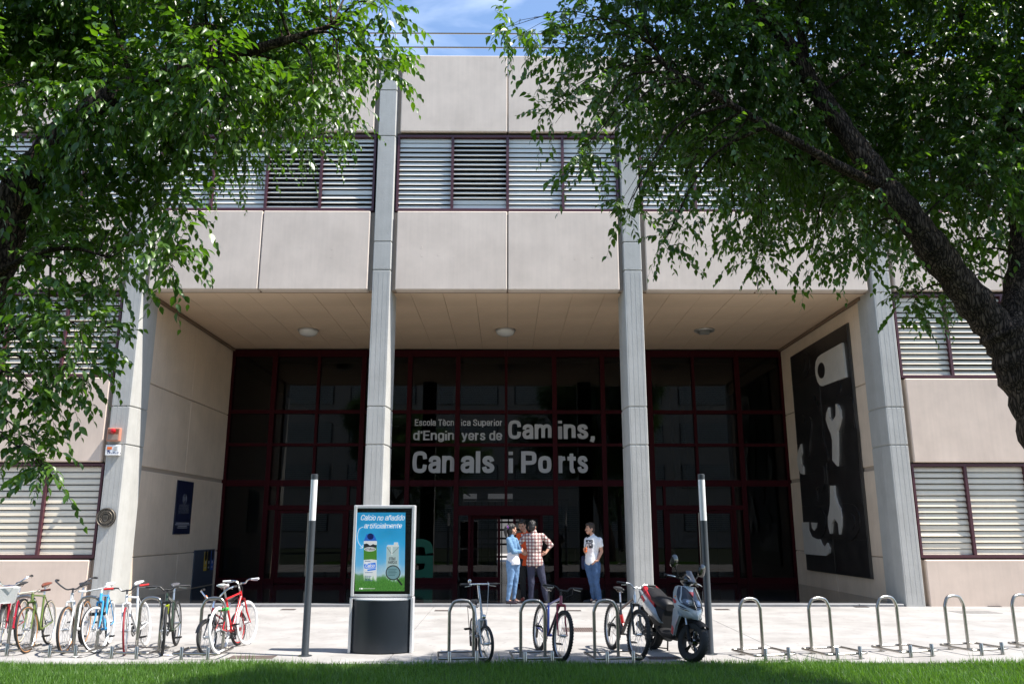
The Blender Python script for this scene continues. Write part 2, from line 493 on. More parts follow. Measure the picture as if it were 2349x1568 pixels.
g.add(vs, [(j * (nx + 1) + i, j * (nx + 1) + i + 1, (j + 1) * (nx + 1) + i + 1, (j + 1) * (nx + 1) + i) for j in range(ny) for i in range(nx)])
tag(g.build('lawn', M_SOIL), 'lawn bed along the pavement edge', kind='structure')

# entrance floor of polished dark stone with a paler grey front edge
FZ = 0.06
XL, XR = -9.30, 9.37
fl = MB()
fl.cbox(-9.28, 9.36, 20.02, 26.86, -0.05, FZ, 0.004)
tag(fl.build('entrance_floor', M_STONE), 'polished black stone floor under the porch', kind='structure')
ed = MB()
xs = -9.26
while xs < 9.3:
    w = min(1.17, 9.34 - xs)
    ed.cbox(xs, xs + w - 0.006, 19.70, 20.015, -0.05, FZ + 0.002, 0.008)
    xs += 1.17
tag(ed.build('entrance_step', M_STONE_EDGE), 'low grey stone step along the front of the dark porch floor', kind='structure')
# ---------------------------------------------------------------- the faculty building
B = thing('faculty_building', (0, 0, 0), 'long beige concrete faculty building with grey columns, louvred windows and a deep glazed porch', 'building')
COLX = [(-16.0, -15.54), (-9.73, -9.27), (-3.44, -2.98), (3.02, 3.48), (9.40, 9.86), (15.7, 16.16)]
Z_MID0, Z_MID1, Z_LOU0, Z_LOU1, Z_TOP0, Z_TOP1 = 7.73, 9.87, 9.90, 12.07, 12.14, 14.42

# core of the building behind the skin
core = MB()
core.box(-16.5, -9.50, 20.28, 46, 0.0, 14.25)
core.box(9.57, 16.5, 20.28, 46, 0.0, 14.25)
core.box(-9.50, 9.57, 20.28, 46, 7.80, 14.25)
core.build('core_wall', M_BACK, B)

def column(x0, x1):
    """Grey concrete column: flat front, slightly faceted flanks, recessed rings between its blocks."""
    cuts = [-0.05, 3.78, 4.72, 8.25, 9.02, 12.0, 13.35, 14.46]
    g = 0.012
    mb = MB()
    def sect(ins, z):
        c = 0.015
        f0 = YB - 0.02
        return [Vector(p) for p in [(x0 + c + ins, f0 + ins, z), (x1 - c - ins, f0 + ins, z), (x1 - ins, f0 + c + ins, z), (x1 + 0.045 - ins, f0 + 0.36, z), (x1 + 0.052 - ins, f0 + 0.85, z),
                                    (x0 - 0.052 + ins, f0 + 0.85, z), (x0 - 0.045 + ins, f0 + 0.36, z), (x0 + ins, f0 + c + ins, z)]]
    blocks = []
    for a, b in zip(cuts[:-1], cuts[1:]):
        m = MB()
        rings = [sect(0.012, a + g), sect(0, a + g + 0.012), sect(0, b - g - 0.012), sect(0.012, b - g)]
        vs = [p for r in rings for p in r]
        fs = [(i * 8 + j, i * 8 + (j + 1) % 8, (i + 1) * 8 + (j + 1) % 8, (i + 1) * 8 + j) for i in range(3) for j in range(8)]
        fs += [tuple(reversed(range(8))), tuple(24 + j for j in range(8))]
        m.add(vs, fs)
        blocks.append(m)
    r = MB()
    s0, s1 = sect(0.025, cuts[0]), sect(0.025, cuts[-1])
    r.add(s0 + s1, [(j, (j + 1) % 8, 8 + (j + 1) % 8, 8 + j) for j in range(8)] + [tuple(reversed(range(8))), tuple(8 + j for j in range(8))])
    root = r.build('column', M_COLUMN, B)
    for m in blocks: m.build('column_block', M_COLUMN, root)
    # board marks and bolt holes left by the formwork on the front face
    f = MB()
    for k in range(4):
        xx = x0 + 0.05 + 0.115 * k
        f.box(xx - 0.003, xx + 0.003, YB - 0.0225, YB - 0.018, 0.05, 8.2)
    rr = random.Random(int(x0 * 10))
    for z in [0.7 + 0.95 * i for i in range(13)]:
        for k in range(6):
            xx = x0 + 0.06 + rr.random() * 0.35
            f.ball((xx, YB - 0.02, z + rr.uniform(-.03, .03)), (0.008, 0.004, 0.008), 6, 4)
    f.build('formwork_mark', M_COLUMN, root)['kind'] = 'stuff'
for a, b in COLX: column(a, b)

def panel(x0, x1, z0, z1, y0=YB, y1=YB + 0.30, mt=None):
    m = MB(); m.cbox(x0, x1, y0, y1, z0, z1, 0.022)
    return m.build('facade_panel', mt or M_PANEL, B)
def gap_strip(x0, x1, z0, z1): MB().box(x0, x1, YB + 0.13, YB + 0.5, z0, z1).build('joint_back', M_BACK, B)
GAP = 0.12
for i in range(5):
    xa, xb = COLX[i][1] + GAP, COLX[i + 1][0] - GAP
    xm = (xa + xb) / 2 + (0.0 if i != 2 else 0.005)
    for z0, z1 in ((Z_TOP0, Z_TOP1), (Z_MID0, Z_MID1)):
        panel(xa, xm - 0.011, z0, z1); panel(xm + 0.011, xb, z0, z1)
    for z0, z1 in ((Z_TOP0, Z_TOP1), (Z_MID0 + .02, Z_MID1)) + (((3.36, 5.44), (0, 1.06)) if i in (0, 4) else ()):
        gap_strip(xa - GAP + .002, xa - .003, z0, z1); gap_strip(xb + .003, xb + GAP - .002, z0, z1)
    if i in (0, 4):
        panel(xa, xb, 3.36, 5.44, mt=M_PANELW)
        panel(xa, xb, -0.05, 1.06, mt=M_PANELW)

# rows of filled fixing holes on the middle panels
rs_ = random.Random(21)
pm_ = MB()
for i in range(1, 4):
    for zz_ in (8.62, 8.86):
        for k in range(14):
            if rs_.random() < .55: continue
            xx = COLX[i][1] + .35 + k * .40 + rs_.uniform(-.08, .08); r_ = rs_.uniform(.018, .045)
            pm_.lathe([(r_, 0), (r_ * .9, .004), (r_ * .3, .002)], 9, Matrix.Translation((xx, YB + .001, zz_ + rs_.uniform(-.05, .05))) @ Matrix.Rotation(R(90), 4, 'X') @ Matrix.Scale(rs_.uniform(.6, 1.3), 4, (1, 0, 0)))
pm_.build('filled_holes', M_PANEL, B)['kind'] = 'stuff'

# louvred windows
def slat_mesh(w, tilt, name='louvre_slat', mt=None):
    """A curved sheet-metal slat pivoted at its middle; tilt leans the lower edge out."""
    m = MB()
    prof = [(0.000, 0.064), (0.009, 0.042), (0.013, 0.0), (0.009, -0.042), (0.004, -0.056), (0.013, -0.062), (0.013, -0.068), (-0.004, -0.062), (0.002, -0.042), (0.007, 0.0), (0.003, 0.040), (-0.008, 0.061)]
    c, s_ = math.cos(tilt), math.sin(tilt)
    n = len(prof)
    vs = []
    for x in (-w / 2, w / 2):
        for o, h in prof:
            vs.append((x, -(o * c - h * s_), h * c + o * s_))
    fs = [(i, n + i, n + (i + 1) % n, (i + 1) % n) for i in range(n)] + [tuple(range(n)), tuple(reversed(range(n, 2 * n)))]
    m.add(vs, fs)
    return m.mesh(name, mt or M_SLAT, fix=True)
SLATS = {}
def slat(w, deg, mt=None):
    k = (round(w, 3), deg, mt.name if mt else '')
    if k not in SLATS: SLATS[k] = slat_mesh(w, R(deg), mt=mt)
    return SLATS[k]

def louvre_window(x0, x1, z0, z1, cuts, tilts, joined=False, nsl=15, special=()):
    """One banded window: maroon frame, posts, dark inside, and slats one by one."""
    fr = MB()
    y0, y1 = YB + 0.06, YB + 0.30
    fr.box(x0, x1, y0, y1, z0, z0 + 0.07); fr.box(x0, x1, y0, y1, z1 - 0.06, z1)
    edges = [x0] + list(cuts) + [x1]
    fr.box(x0, x0 + 0.055, y0 + .003, y1, z0 + 0.07, z1 - 0.06); fr.box(x1 - 0.055, x1, y0 + .003, y1, z0 + 0.07, z1 - 0.06)
    for c in cuts: fr.box(c - 0.033, c + 0.033, y0 + .003, y1, z0 + 0.07, z1 - 0.06)
    w = fr.build('louvre_window', M_FRAME, B)
    bk = MB(); bk.box(x0 + 0.01, x1 - 0.01, y1 + 0.003, y1 + 0.16, z0 + 0.01, z1 - 0.01)
    bk.build('dark_interior', M_DARKIN, w)
    p = (z1 - z0 - 0.13) / nsl
    rr = random.Random(int(x0 * 37 + z0 * 11))
    stuff = MB()
    for i in range(len(edges) - 1):
        a = edges[i] + (0.06 if i == 0 else 0.038); b = edges[i + 1] - (0.06 if i == len(edges) - 2 else 0.038)
        for k in range(nsl):
            t = tilts[i] + rr.choice((-2, 0, 0, 0, 2))
            if (i, k) in special: t = special[(i, k)]
            me = slat(b - a, t, M_SLATW if z0 < 7 else None)
            pos = Vector(((a + b) / 2, YB + 0.155, z0 + 0.07 + p * (k + 0.5)))
            if joined:
                stuff.add([Vector(v.co) + pos for v in me.vertices], [tuple(q.vertices) for q in me.polygons])
            else: put('louvre_slat', me, w, pos)
    if joined: stuff.build('louvre_slats', M_SLAT, w)['kind'] = 'stuff'
    return w
for i in range(5):
    xa, xb = COLX[i][1] + 0.06, COLX[i + 1][0] - 0.06
    q = (xb - xa) / 4
    tl = {0: (22, 23, 22, 24), 1: (22, 20, 50, 36), 2: (25, 44, 20, 23), 3: (20, 22, 23, 21), 4: (22, 23, 23, 22)}[i]
    sp = {1: {(2, 13): 4, (2, 14): 18, (3, 3): 5, (3, 14): 16, (1, 0): 5}, 2: {(1, 0): 8, (1, 1): 4, (1, 14): 18, (2, 14): 6, (2, 13): 7, (3, 14): 6, (3, 13): 6, (3, 12): 7, (0, 14): 8, (0, 13): 9}}.get(i, {})
    louvre_window(xa, xb, Z_LOU0, Z_LOU1, [xa + q, xa + 2 * q, xa + 3 * q], tl, joined=i in (0, 4), special=sp)
xa = COLX[4][1] + 0.06; xb = COLX[5][0] - 0.06
qs = [11.24, 12.72, 14.2]
louvre_window(xa, xb, 1.10, 3.33, qs, (18, 15, 18, 18), special={(0, 4): 6, (0, 0): 5, (0, 1): 8, (0, 3): 26, (1, 14): 5}, nsl=15)
louvre_window(xa, xb, 5.47, 7.66, qs, (23, 30, 26, 26), special={(0, 14): 7, (0, 13): 8, (0, 12): 10}, nsl=15)
xa = COLX[0][1] + 0.06; xb = COLX[1][0] - 0.06
qs = [-14.12, -12.64, -11.16]
louvre_window(xa, xb, 1.10, 3.33, qs, (10, 10, 10, 10), nsl=14, special={(3, 13): 4, (3, 12): 4, (2, 13): 4})
louvre_window(xa, xb, 5.47, 7.66, qs, (25, 25, 26, 28), nsl=15)

# porch walls: big panels with recessed joints
def wall_panel(side, y0, y1, z0, z1):
    m = MB()
    if side < 0: m.cbox(XL - 0.16, XL, y0, y1, z0, z1, 0.012)
    else: m.cbox(XR, XR + 0.16, y0, y1, z0, z1, 0.012)
    return m.build('porch_wall_panel', M_WALL, B)
for sd in (-1, 1):
    for z0, z1 in ((0.0, 1.075), (1.10, 3.23), (3.34, 5.455), (5.48, 7.66)):
        wall_panel(sd, 20.56, 23.60, z0, z1)
        wall_panel(sd, 23.606, 26.84, z0, z1)
for xq in (XL - 0.15, XR + 0.035): MB().box(xq, xq + 0.115, 20.58, 26.84, 0.02, 7.70).build('joint_back', M_BACK, B)
# porch ceiling in boards
ncol, nrow = 22, 5
cw = (XR - XL) / ncol; cd = (26.84 - 20.10) / nrow
for key, i0 in (('a', 0),):
    me = MB().cbox(-cw / 2 + 0.004, cw / 2 - 0.004, -cd / 2 + 0.003, cd / 2 - 0.003, -0.02, 0.02, 0.003).mesh('soffit_panel', M_SOFFIT)
    for r in range(nrow):
        for c in range(ncol):
            put('soffit_panel', me, B, Vector((XL + cw * (c + 0.5), 20.10 + cd * (r + 0.5), 7.765 + 0.0012 * ((c * 7 + r * 3) % 4))))
ce = MB()
ce.box(XL, XR, 20.06, 20.10, 7.735, 7.79)
ce.box(XL - 0.02, XL + 0.07, 20.4, 26.84, 7.66, 7.74); ce.box(XR - 0.07, XR + 0.02, 20.4, 26.84, 7.66, 7.74)
ce.build('ceiling_trim', mat('ceiling trim brown', (0.22, 0.15, 0.10), 0.8), B)

# glazed entrance wall
GYW = 26.9
MX = [-9.30, -7.85, -6.36, -4.83, -3.27, -1.64, -0.01, 1.62, 3.25, 4.84, 6.34, 7.83, 9.37]
ZT = [FZ, 3.24, 4.49, 5.59, 7.66]
def bar(name, x0, x1, z0, z1, dy=0.0, th=0.14, par=None):
    m = MB(); m.box(x0, x1, GYW - 0.06 - dy, GYW - 0.06 - dy + th + dy, z0, z1)
    return m.build(name, M_MAROON, par or B)
for i, x in enumerate(MX):
    thick = i in (0, 1, 3, 4, 5, 7, 8, 9, 11, 12)
    w = 0.075 if thick else 0.045
    lo = 3.30 if i in (2, 10) else (2.50 if i == 6 else FZ)
    bar('mullion', x - w, x + w, lo, 7.70, 0.05 if thick else 0.012)
for a, b in zip(MX[:-1], MX[1:]):
    bar('transom', a + 0.05, b - 0.05, 7.48, 7.70, 0.002)
    bar('transom', a + 0.05, b - 0.05, 5.53, 5.65, 0.004)
    bar('transom', a + 0.05, b - 0.05, 4.44, 4.54, 0.004)
    bar('transom', a + 0.05, b - 0.05, 3.13, 3.33, 0.006)
def pane(x0, x1, z0, z1, par=None, y=None, name='glass_pane'):
    m = MB(); yy = GYW + 0.03 if y is None else y
    m.add([(x0, yy, z0), (x1, yy, z0), (x1, yy, z1), (x0, yy, z1)], [(0, 1, 2, 3)])
    return m.build(name, M_GLASS, par or B)
for a, b in zip(MX[:-1], MX[1:]):
    for z0, z1 in ((3.33, 4.44), (4.54, 5.53), (5.65, 7.48)):
        pane(a + 0.03, b - 0.03, z0 - 0.02, z1 + 0.02)
def fixed(a, b):
    pane(a + 0.03, b - 0.03, 0.18, 3.16); bar('transom', a + 0.05, b - 0.05, FZ, 0.24, 0.004)
for i in (0, 3, 4, 7, 8, 11): fixed(MX[i], MX[i + 1])
def door(x0, x1, handle_x=None, y=GYW, zt=2.36, slide=False):
    """A glazed maroon door leaf; the tall steel bar is its handle."""
    d = MB(); z0 = FZ + 0.015; w = 0.085
    d.box(x0, x0 + w, y - 0.045, y + 0.045, z0, zt); d.box(x1 - w, x1, y - 0.045, y + 0.045, z0, zt)
    d.box(x0 + w, x1 - w, y - 0.044, y + 0.044, zt - 0.1, zt); d.box(x0 + w, x1 - w, y - 0.044, y + 0.044, z0, z0 + 0.18)
    o = d.build('door', M_MAROON, B)
    pane(x0 + w, x1 - w, z0 + 0.18, zt - 0.1, o, y, 'glass_pane')
    if handle_x is not None:
        h = MB(); h.tube([(handle_x, y - 0.12, 0.30), (handle_x, y - 0.12, 2.28)], 0.022, 10)
        for z in (0.45, 1.25, 2.1): h.tube([(handle_x, y - 0.12, z), (handle_x, y - 0.04, z)], 0.012, 6)
        h.build('handle', M_STEEL, o, smooth=True)
    return o
def doorbay(x0, x1, hx):
    m = (x0 + x1) / 2
    bar('transom', x0 + 0.06, x1 - 0.06, 2.37, 2.52, 0.03)
    s0, s1 = x0 + 0.36, x1 - 0.36
    for s in (s0, s1): bar('mullion', s - 0.05, s + 0.05, FZ, 2.37, 0.02)
    for s in (s0, s1): bar('mullion', s - 0.04, s + 0.04, 2.52, 3.13, 0.008)
    pane(x0 + 0.06, s0 - 0.04, 0.2, 2.37); pane(s1 + 0.04, x1 - 0.06, 0.2, 2.37)
    bar('transom', x0 + 0.06, s0 - 0.05, FZ, 0.22, 0.002); bar('transom', s1 + 0.05, x1 - 0.06, FZ, 0.22, 0.002)
    pane(x0 + 0.06, s0 - 0.03, 2.5, 3.15); pane(s1 + 0.03, x1 - 0.06, 2.5, 3.15); pane(s0 + 0.04, s1 - 0.04, 2.5, 3.15)
    door(s0 + 0.055, m - 0.004, None); door(m + 0.004, s1 - 0.055, hx)
doorbay(MX[1], MX[3], (MX[1] + MX[3]) / 2 - 0.10)
doorbay(MX[9], MX[11], (MX[9] + MX[11]) / 2 - 0.06)
# sliding doors in the middle, standing a little open
bar('transom', MX[5] + 0.06, MX[7] - 0.06, 2.20, 2.50, 0.08)
pane(MX[5] + 0.05, MX[6] - 0.04, 2.48, 3.16); pane(MX[6] + 0.04, MX[7] - 0.05, 2.48, 3.16)
for x in (-1.20, 1.15): bar('mullion', x - 0.04, x + 0.04, FZ, 2.20, 0.004)
pane(MX[5] + 0.05, -1.22, 0.1, 2.22); pane(1.17, MX[7] - 0.05, 0.1, 2.22)
door(-1.15, -0.19, None, GYW + 0.10, 2.19); door(0.22, 1.12, None, GYW + 0.10, 2.19)

# the dim hall behind the glass, open at its far side to a sunlit yard
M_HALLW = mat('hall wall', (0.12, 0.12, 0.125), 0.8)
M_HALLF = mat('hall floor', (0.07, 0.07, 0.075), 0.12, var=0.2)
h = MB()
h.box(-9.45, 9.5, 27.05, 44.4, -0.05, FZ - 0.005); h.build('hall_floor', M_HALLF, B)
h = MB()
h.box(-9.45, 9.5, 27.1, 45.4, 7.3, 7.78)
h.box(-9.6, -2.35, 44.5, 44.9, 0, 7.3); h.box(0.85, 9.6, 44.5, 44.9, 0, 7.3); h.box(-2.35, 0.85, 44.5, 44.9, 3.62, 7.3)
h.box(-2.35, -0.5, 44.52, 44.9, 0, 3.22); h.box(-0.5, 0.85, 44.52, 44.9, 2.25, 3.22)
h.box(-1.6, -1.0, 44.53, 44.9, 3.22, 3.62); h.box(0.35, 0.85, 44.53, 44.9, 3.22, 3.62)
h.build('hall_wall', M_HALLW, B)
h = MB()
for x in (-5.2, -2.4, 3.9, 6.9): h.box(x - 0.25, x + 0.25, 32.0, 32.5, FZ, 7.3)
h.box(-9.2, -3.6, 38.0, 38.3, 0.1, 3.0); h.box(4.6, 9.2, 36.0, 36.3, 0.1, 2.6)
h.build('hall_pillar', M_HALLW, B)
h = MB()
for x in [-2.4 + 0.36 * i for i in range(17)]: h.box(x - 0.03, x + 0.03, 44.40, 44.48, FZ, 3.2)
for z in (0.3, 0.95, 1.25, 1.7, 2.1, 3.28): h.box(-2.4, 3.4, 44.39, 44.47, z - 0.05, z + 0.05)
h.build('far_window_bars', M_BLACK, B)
st = MB()
for k in range(14):
    st.box(-5.3 + 0.28 * k, -5.0 + 0.28 * k, 30.4, 31.8, 4.4 - 0.17 * k, 4.5 - 0.17 * k)
for yy in (30.4, 31.8):
    st.tube([(-5.4, yy, 5.4), (-1.4, yy, 3.0)], 0.03, 6)
st.build('staircase', M_HALLW, B)
yd = MB(); yd.box(-16, 16, 60, 60.4, -0.1, 9)
tag(yd.build('yard_wall', mat('yard wall white', (0.2, 0.197, 0.19), 0.8)), 'pale sunlit yard wall glimpsed through the open door', 'wall')

# lettering stuck on the glass
M_LETTER = mat('grey lettering film', (0.50, 0.495, 0.495), 0.6)
zz = lambda py: at(1160, py, y=GYW).z
for body, x0, x1, yb, yt, wt in (('Escola Tècn', 951, 1041, 976, 961, .16), ('ica Superior', 1057, 1152, 976, 961, .16), ('d’Engin', 947, 1041, 1009, 987, .16), ('yers de', 1058, 1151, 1009, 987, .16),
                               ('Cam', 1165, 1265, 1006, 963, .185), ('ins,', 1280, 1364, 1006, 963, .185), ('Can', 945, 1041, 1084, 1034, .185), ('als', 1056, 1134, 1084, 1034, .185),
                               ('i Po', 1166, 1265, 1084, 1034, .185), ('rts', 1281, 1349, 1084, 1034, .185)):
    a, b = at(x0, yb, y=GYW), at(x1, yb, y=GYW)
    write('lettering', body, (0, 0), b.x - a.x, zz(yt) - zz(yb), M_LETTER, B, Matrix.Translation((a.x, GYW + 0.016, zz(yb))) @ FRONT, weight=wt, track=0.07, split=True)
a, b = at(928, 1325, y=GYW), at(994, 1235, y=GYW)
write('lettering', 'G', (0, 0), b.x - a.x, b.z - a.z, mat('green film', (0.0, 0.10, 0.055), 0.6), B, Matrix.Translation((a.x, GYW + 0.016, a.z)) @ FRONT, weight=0.20, track=0, split=True)

# roof railing
RL = thing('roof_railing', (0, 20.3, 14.3), 'thin steel railing with two rails along the roof edge', 'railing')
ra, rb = at(1165, 78, y=20.3).z - 14.3, at(1165, 110, y=20.3).z - 14.3
for z in (ra, rb): MB().tube([(-16.3, 0, z), (16.3, 0, z)], 0.022, 6).build('rail', M_STEEL, RL, smooth=True)
dx = at(1165, 100, y=20.3).x - at(907, 100, y=20.3).x
x0r = at(1165, 100, y=20.3).x
pm = MB().tube([(0, 0, -0.2), (0, 0, ra)], 0.026, 6).mesh('post', M_STEEL, True)
for k in range(-5, 6): put('post', pm, RL, Vector((x0r + dx * k, 0, 0)))

# opposite building across the lawn, seen only as a reflection in the glass
OB = thing('opposite_building', (0, -24, 0), 'pale faculty block across the lawn, mirrored dimly in the entrance glass', 'building')
m = MB(); m.box(-40, 40, -10, 0, -0.2, 19); m.build('wall', M_PANEL, OB)
for zc in (2.6, 6.6, 10.6, 14.6):
    for x in range(-36, 37, 8):
        f = MB(); f.box(x - 3.2, x + 3.2, 0.003, 0.06, zc - 1.1, zc + 1.1)
        for k in range(12): f.box(x - 3.1, x + 3.1, 0.06, 0.10, zc - 1.05 + 0.18 * k, zc - 0.93 + 0.18 * k, 1)
        f.build('window', [M_DARKIN, M_SLAT], OB)
# ---------------------------------------------------------------- street furniture
# advertising pillar
KY = 12.60
kl, kr = at(798, 1497, y=KY), at(943, 1497, y=KY)
kx = (kl.x + kr.x) / 2; kw = (kr.x - kl.x) / 2
ktop = at(872, 1158, y=KY).z; kmid = at(872, 1367, y=KY).z
K = thing('advertising_pillar', (kx, KY, 0), 'silver framed advertising pillar with a blue milk poster above a curved dark base', 'advertising pillar')
M_SILVER = mat('silver anodised frame', (0.74, 0.74, 0.75), 0.35, 0.35)
M_POSTFR = mat('poster black border', (0.006, 0.006, 0.007), 0.25)
M_KBASE = mat('blue grey base panel', (0.020, 0.026, 0.034), 0.32, var=0.12, scale=4, bump=0.05, dirt=0.1)
DK = 0.20
f = MB(); e = 0.045
f.cbox(-kw, -kw + e, -.006, DK, kmid, ktop, .006); f.cbox(kw - e, kw, -.006, DK, kmid, ktop, .006)
f.cbox(-kw + e, kw - e, 0.002, DK, ktop - e, ktop, .006); f.cbox(-kw + e, kw - e, 0.002, DK, kmid, kmid + 0.035, .006)
f.build('upper_frame', M_SILVER, K)
f = MB()
f.cbox(-kw - .01, -kw + .03, 0.0, DK, 0.0, kmid - 0.012, .006); f.cbox(kw - .03, kw + .01, 0.0, DK, 0.0, kmid - 0.012, .006)
f.cbox(-kw + .03, kw - .03, 0.005, DK, kmid - 0.035, kmid - 0.013, .004)
f.build('lower_frame', M_SILVER, K)
f = MB(); n = 18
out = [((-kw + .035) + (2 * kw - .07) * i / n, 0.035 - 0.165 * math.sin(PI * i / n) ** 0.8) for i in range(n + 1)]
out = [(x, y) for x, y in out] + [(kw - .035, DK - .01), (-kw + .035, DK - .01)]
f.slab(out, lambda u, v, d: Vector((u, v, d)), kmid - 0.05, 0.012)
f.build('base_panel', M_KBASE, K, smooth=True, fix=True)
f = MB(); f.slab([(x * 0.99, y + 0.004) for x, y in out], lambda u, v, d: Vector((u, v, d)), kmid - 0.036, kmid - 0.051)
f.build('base_trim', M_SILVER, K, fix=True)
f = MB(); f.box(-kw + e, kw - e, 0.0295, DK - 0.01, kmid + 0.035, ktop - e); f.build('poster_border', M_POSTFR, K)

def kp(x, y):
    p = at(795.0 + x * 0.14045, 1149.7 + y * 0.14045, y=KY + 0.02); return (p.x - kx, p.z)
pm = bpy.data.materials.new('poster sky print'); pm.use_nodes = True
t = pm.node_tree; N = t.nodes; L = t.links
c0 = N.new('ShaderNodeTexCoord'); sp = N.new('ShaderNodeSeparateXYZ'); mr = N.new('ShaderNodeMapRange'); cr = N.new('ShaderNodeValToRGB'); nz = N.new('ShaderNodeTexNoise'); ad = N.new('ShaderNodeMath')
zt_, zb_ = kp(500, 175)[1], kp(500, 1460)[1]
L.new(c0.outputs['Object'], sp.inputs['Vector']); L.new(sp.outputs['Z'], mr.inputs['Value'])
mr.inputs['From Min'].default_value = zb_; mr.inputs['From Max'].default_value = zt_
nz.inputs['Scale'].default_value = 5.0; L.new(c0.outputs['Object'], nz.inputs['Vector'])
ad.operation = 'MULTIPLY_ADD'; ad.inputs[1].default_value = 0.25; L.new(nz.outputs['Fac'], ad.inputs[0]); L.new(mr.outputs['Result'], ad.inputs[2])
L.new(ad.outputs['Value'], cr.inputs['Fac'])
cr.color_ramp.elements[0].position = 0.0; cr.color_ramp.elements[0].color = (0.02, 0.07, 0.02, 1)
cr.color_ramp.elements[1].position = 1.0; cr.color_ramp.elements[1].color = (0.025, 0.32, 0.62, 1)
for p, c in ((0.30, (0.14, 0.32, 0.12, 1)), (0.345, (0.5, 0.7, 0.8, 1)), (0.48, (0.16, 0.52, 0.85, 1)), (0.75, (0.035, 0.42, 0.80, 1))):
    q = cr.color_ramp.elements.new(p); q.color = c
pb = N['Principled BSDF']; L.new(cr.outputs['Color'], pb.inputs['Base Color']); pb.inputs['Roughness'].default_value = 0.35; L.new(cr.outputs['Color'], pb.inputs['Emission Color']); pb.inputs['Emission Strength'].default_value = 0.34  # faint emission added to brighten the dim poster
layer = [0]
def flat(name, pts, mtl, parent, smooth_=0):
    layer[0] += 1
    pts = [kp(*p) for p in pts]
    if smooth_: pts = [(p.x, p.y) for p in smoothed([(a, b, 0) for a, b in pts], smooth_, True)]
    d = 0.0285 - 0.0006 * layer[0]
    m = MB(); m.slab(pts, lambda u, v, q: Vector((u, q, v)), d, d + 0.0005)
    return m.build(name, mtl, parent, fix=True)
C_ = lambda n, c, r=0.4: mat(n, c, r, emit=(c, 0.34))  # flat prints glow in their own colour, added to lift the poster
po = flat('poster', [(158, 176), (960, 176), (942, 1460), (130, 1460)], pm, K)
rg = random.Random(5)
gp = [(133, 1455)]
for i in range(60):
    x = 135 + 805 * i / 59; gp += [(x, 1290 + rg.uniform(-15, 30) + 25 * math.sin(i * .3)), (x + 5, 1220 + rg.uniform(-40, 45) + 25 * math.sin(i * .3))]
gp.append((940, 1455))
M_PGR = mat('poster grass print', (0.05, 0.24, 0.03), 0.4, var=0.5, scale=30, two=((0.22, 0.50, 0.09), 40), emit=((0.09, 0.30, 0.05), 0.3))  # grass print carries the same added glow
# milk carton on the left
flat('carton', [(278, 640), (492, 640), (486, 1345), (272, 1345)], C_('print white', (0.85, 0.88, 0.9)), po)
flat('carton', [(278, 640), (322, 528), (440, 528), (492, 640)], C_('print blue', (0.03, 0.16, 0.65)), po)
flat('carton_label', [(275, 735), (490, 700), (490, 950), (400, 940), (275, 950)], C_('print green', (0.08, 0.27, 0.03)), po)
flat('carton_label', [(278, 690), (330, 680), (380, 715), (430, 690), (490, 715), (490, 745), (278, 750)], C_('print dark', (0.02, 0.025, 0.03)), po)
flat('carton_label', [(283 + 96 + 96 * math.cos(a * PI / 10), 775 - 36 * math.sin(a * PI / 10)) for a in range(20)], C_('print pure white', (0.75, 0.76, 0.78)), po)
flat('carton_label', [(280, 1020), (470, 990), (476, 1050), (470, 1085), (290, 1090)], C_('print bright blue', (0.03, 0.22, 0.75)), po)
flat('carton_label', [(335, 1105), (474, 1088), (474, 1112), (338, 1130)], C_('print bright blue', (0, 0, 0)), po)
flat('carton_label', [(272, 1302), (487, 1302), (486, 1340), (272, 1340)], C_('print sky blue', (0.05, 0.32, 0.62)), po)
flat('carton_cap', [(387 + 52 * math.cos(a * PI / 10), 567 - 52 * math.sin(a * PI / 10)) for a in range(20)], C_('print navy', (0.008, 0.015, 0.12)), po)
# plain carton and lens on the right
flat('carton', [(648, 735), (852, 710), (846, 1360), (642, 1360)], C_('print grey white', (0.48, 0.62, 0.63)), po)
flat('carton', [(650, 735), (668, 704), (850, 704), (852, 735)], C_('print light grey', (0.74, 0.80, 0.80)), po)
flat('carton', [(768, 704), (772, 662), (838, 662), (840, 704)], C_('print light grey', (0, 0, 0)), po)
for s in ([(650, 738), (728, 855), (734, 848), (656, 733)], [(850, 738), (745, 840), (750, 848), (852, 745)]): flat('carton_fold', s, C_('print shade', (0.15, 0.2, 0.2)), po)
flat('carton_fold', [(725, 735), (748, 735), (746, 870), (727, 868)], C_('print light grey', (0, 0, 0)), po)
flat('poster_grass', gp, M_PGR, po)
flat('lens', [(757 + 122 * math.cos(a * PI / 18), 1157 - 122 * math.sin(a * PI / 18)) for a in range(36)], C_('print lens rim', (0.02, 0.022, 0.025)), po)
flat('lens', [(757 + 106 * math.cos(a * PI / 18), 1157 - 106 * math.sin(a * PI / 18)) for a in range(36)], C_('print lens glass', (0.20, 0.36, 0.40)), po)
flat('lens', [(815, 1268), (838, 1252), (912, 1352), (890, 1368)], C_('print lens rim', (0, 0, 0)), po)
M_PW = C_('print lettering white', (0.9, 0.9, 0.88)); M_PD = C_('print lettering dark', (0.02, 0.02, 0.025))
def pt(body, x0, y0, x1, cap, mtl, name='lettering', **kw):
    a, b = kp(x0, y0), kp(x1, y0)
    c = kp(x0, y0 - cap)[1] - a[1]
    layer[0] += 1
    write(name, body, (0, 0), b[0] - a[0], c, mtl, po, Matrix.Translation((a[0], 0.0285 - 0.0006 * layer[0], a[1])) @ FRONT, **kw)
pt('Calcio no añadido', 222, 306, 940, 92, M_PW, weight=.165, track=0.03, slant=.22, wob=.04, jag=.14)
pt('artificialmente', 275, 436, 892, 86, M_PW, weight=.165, track=0.03, slant=.22, wob=.04, jag=.14)
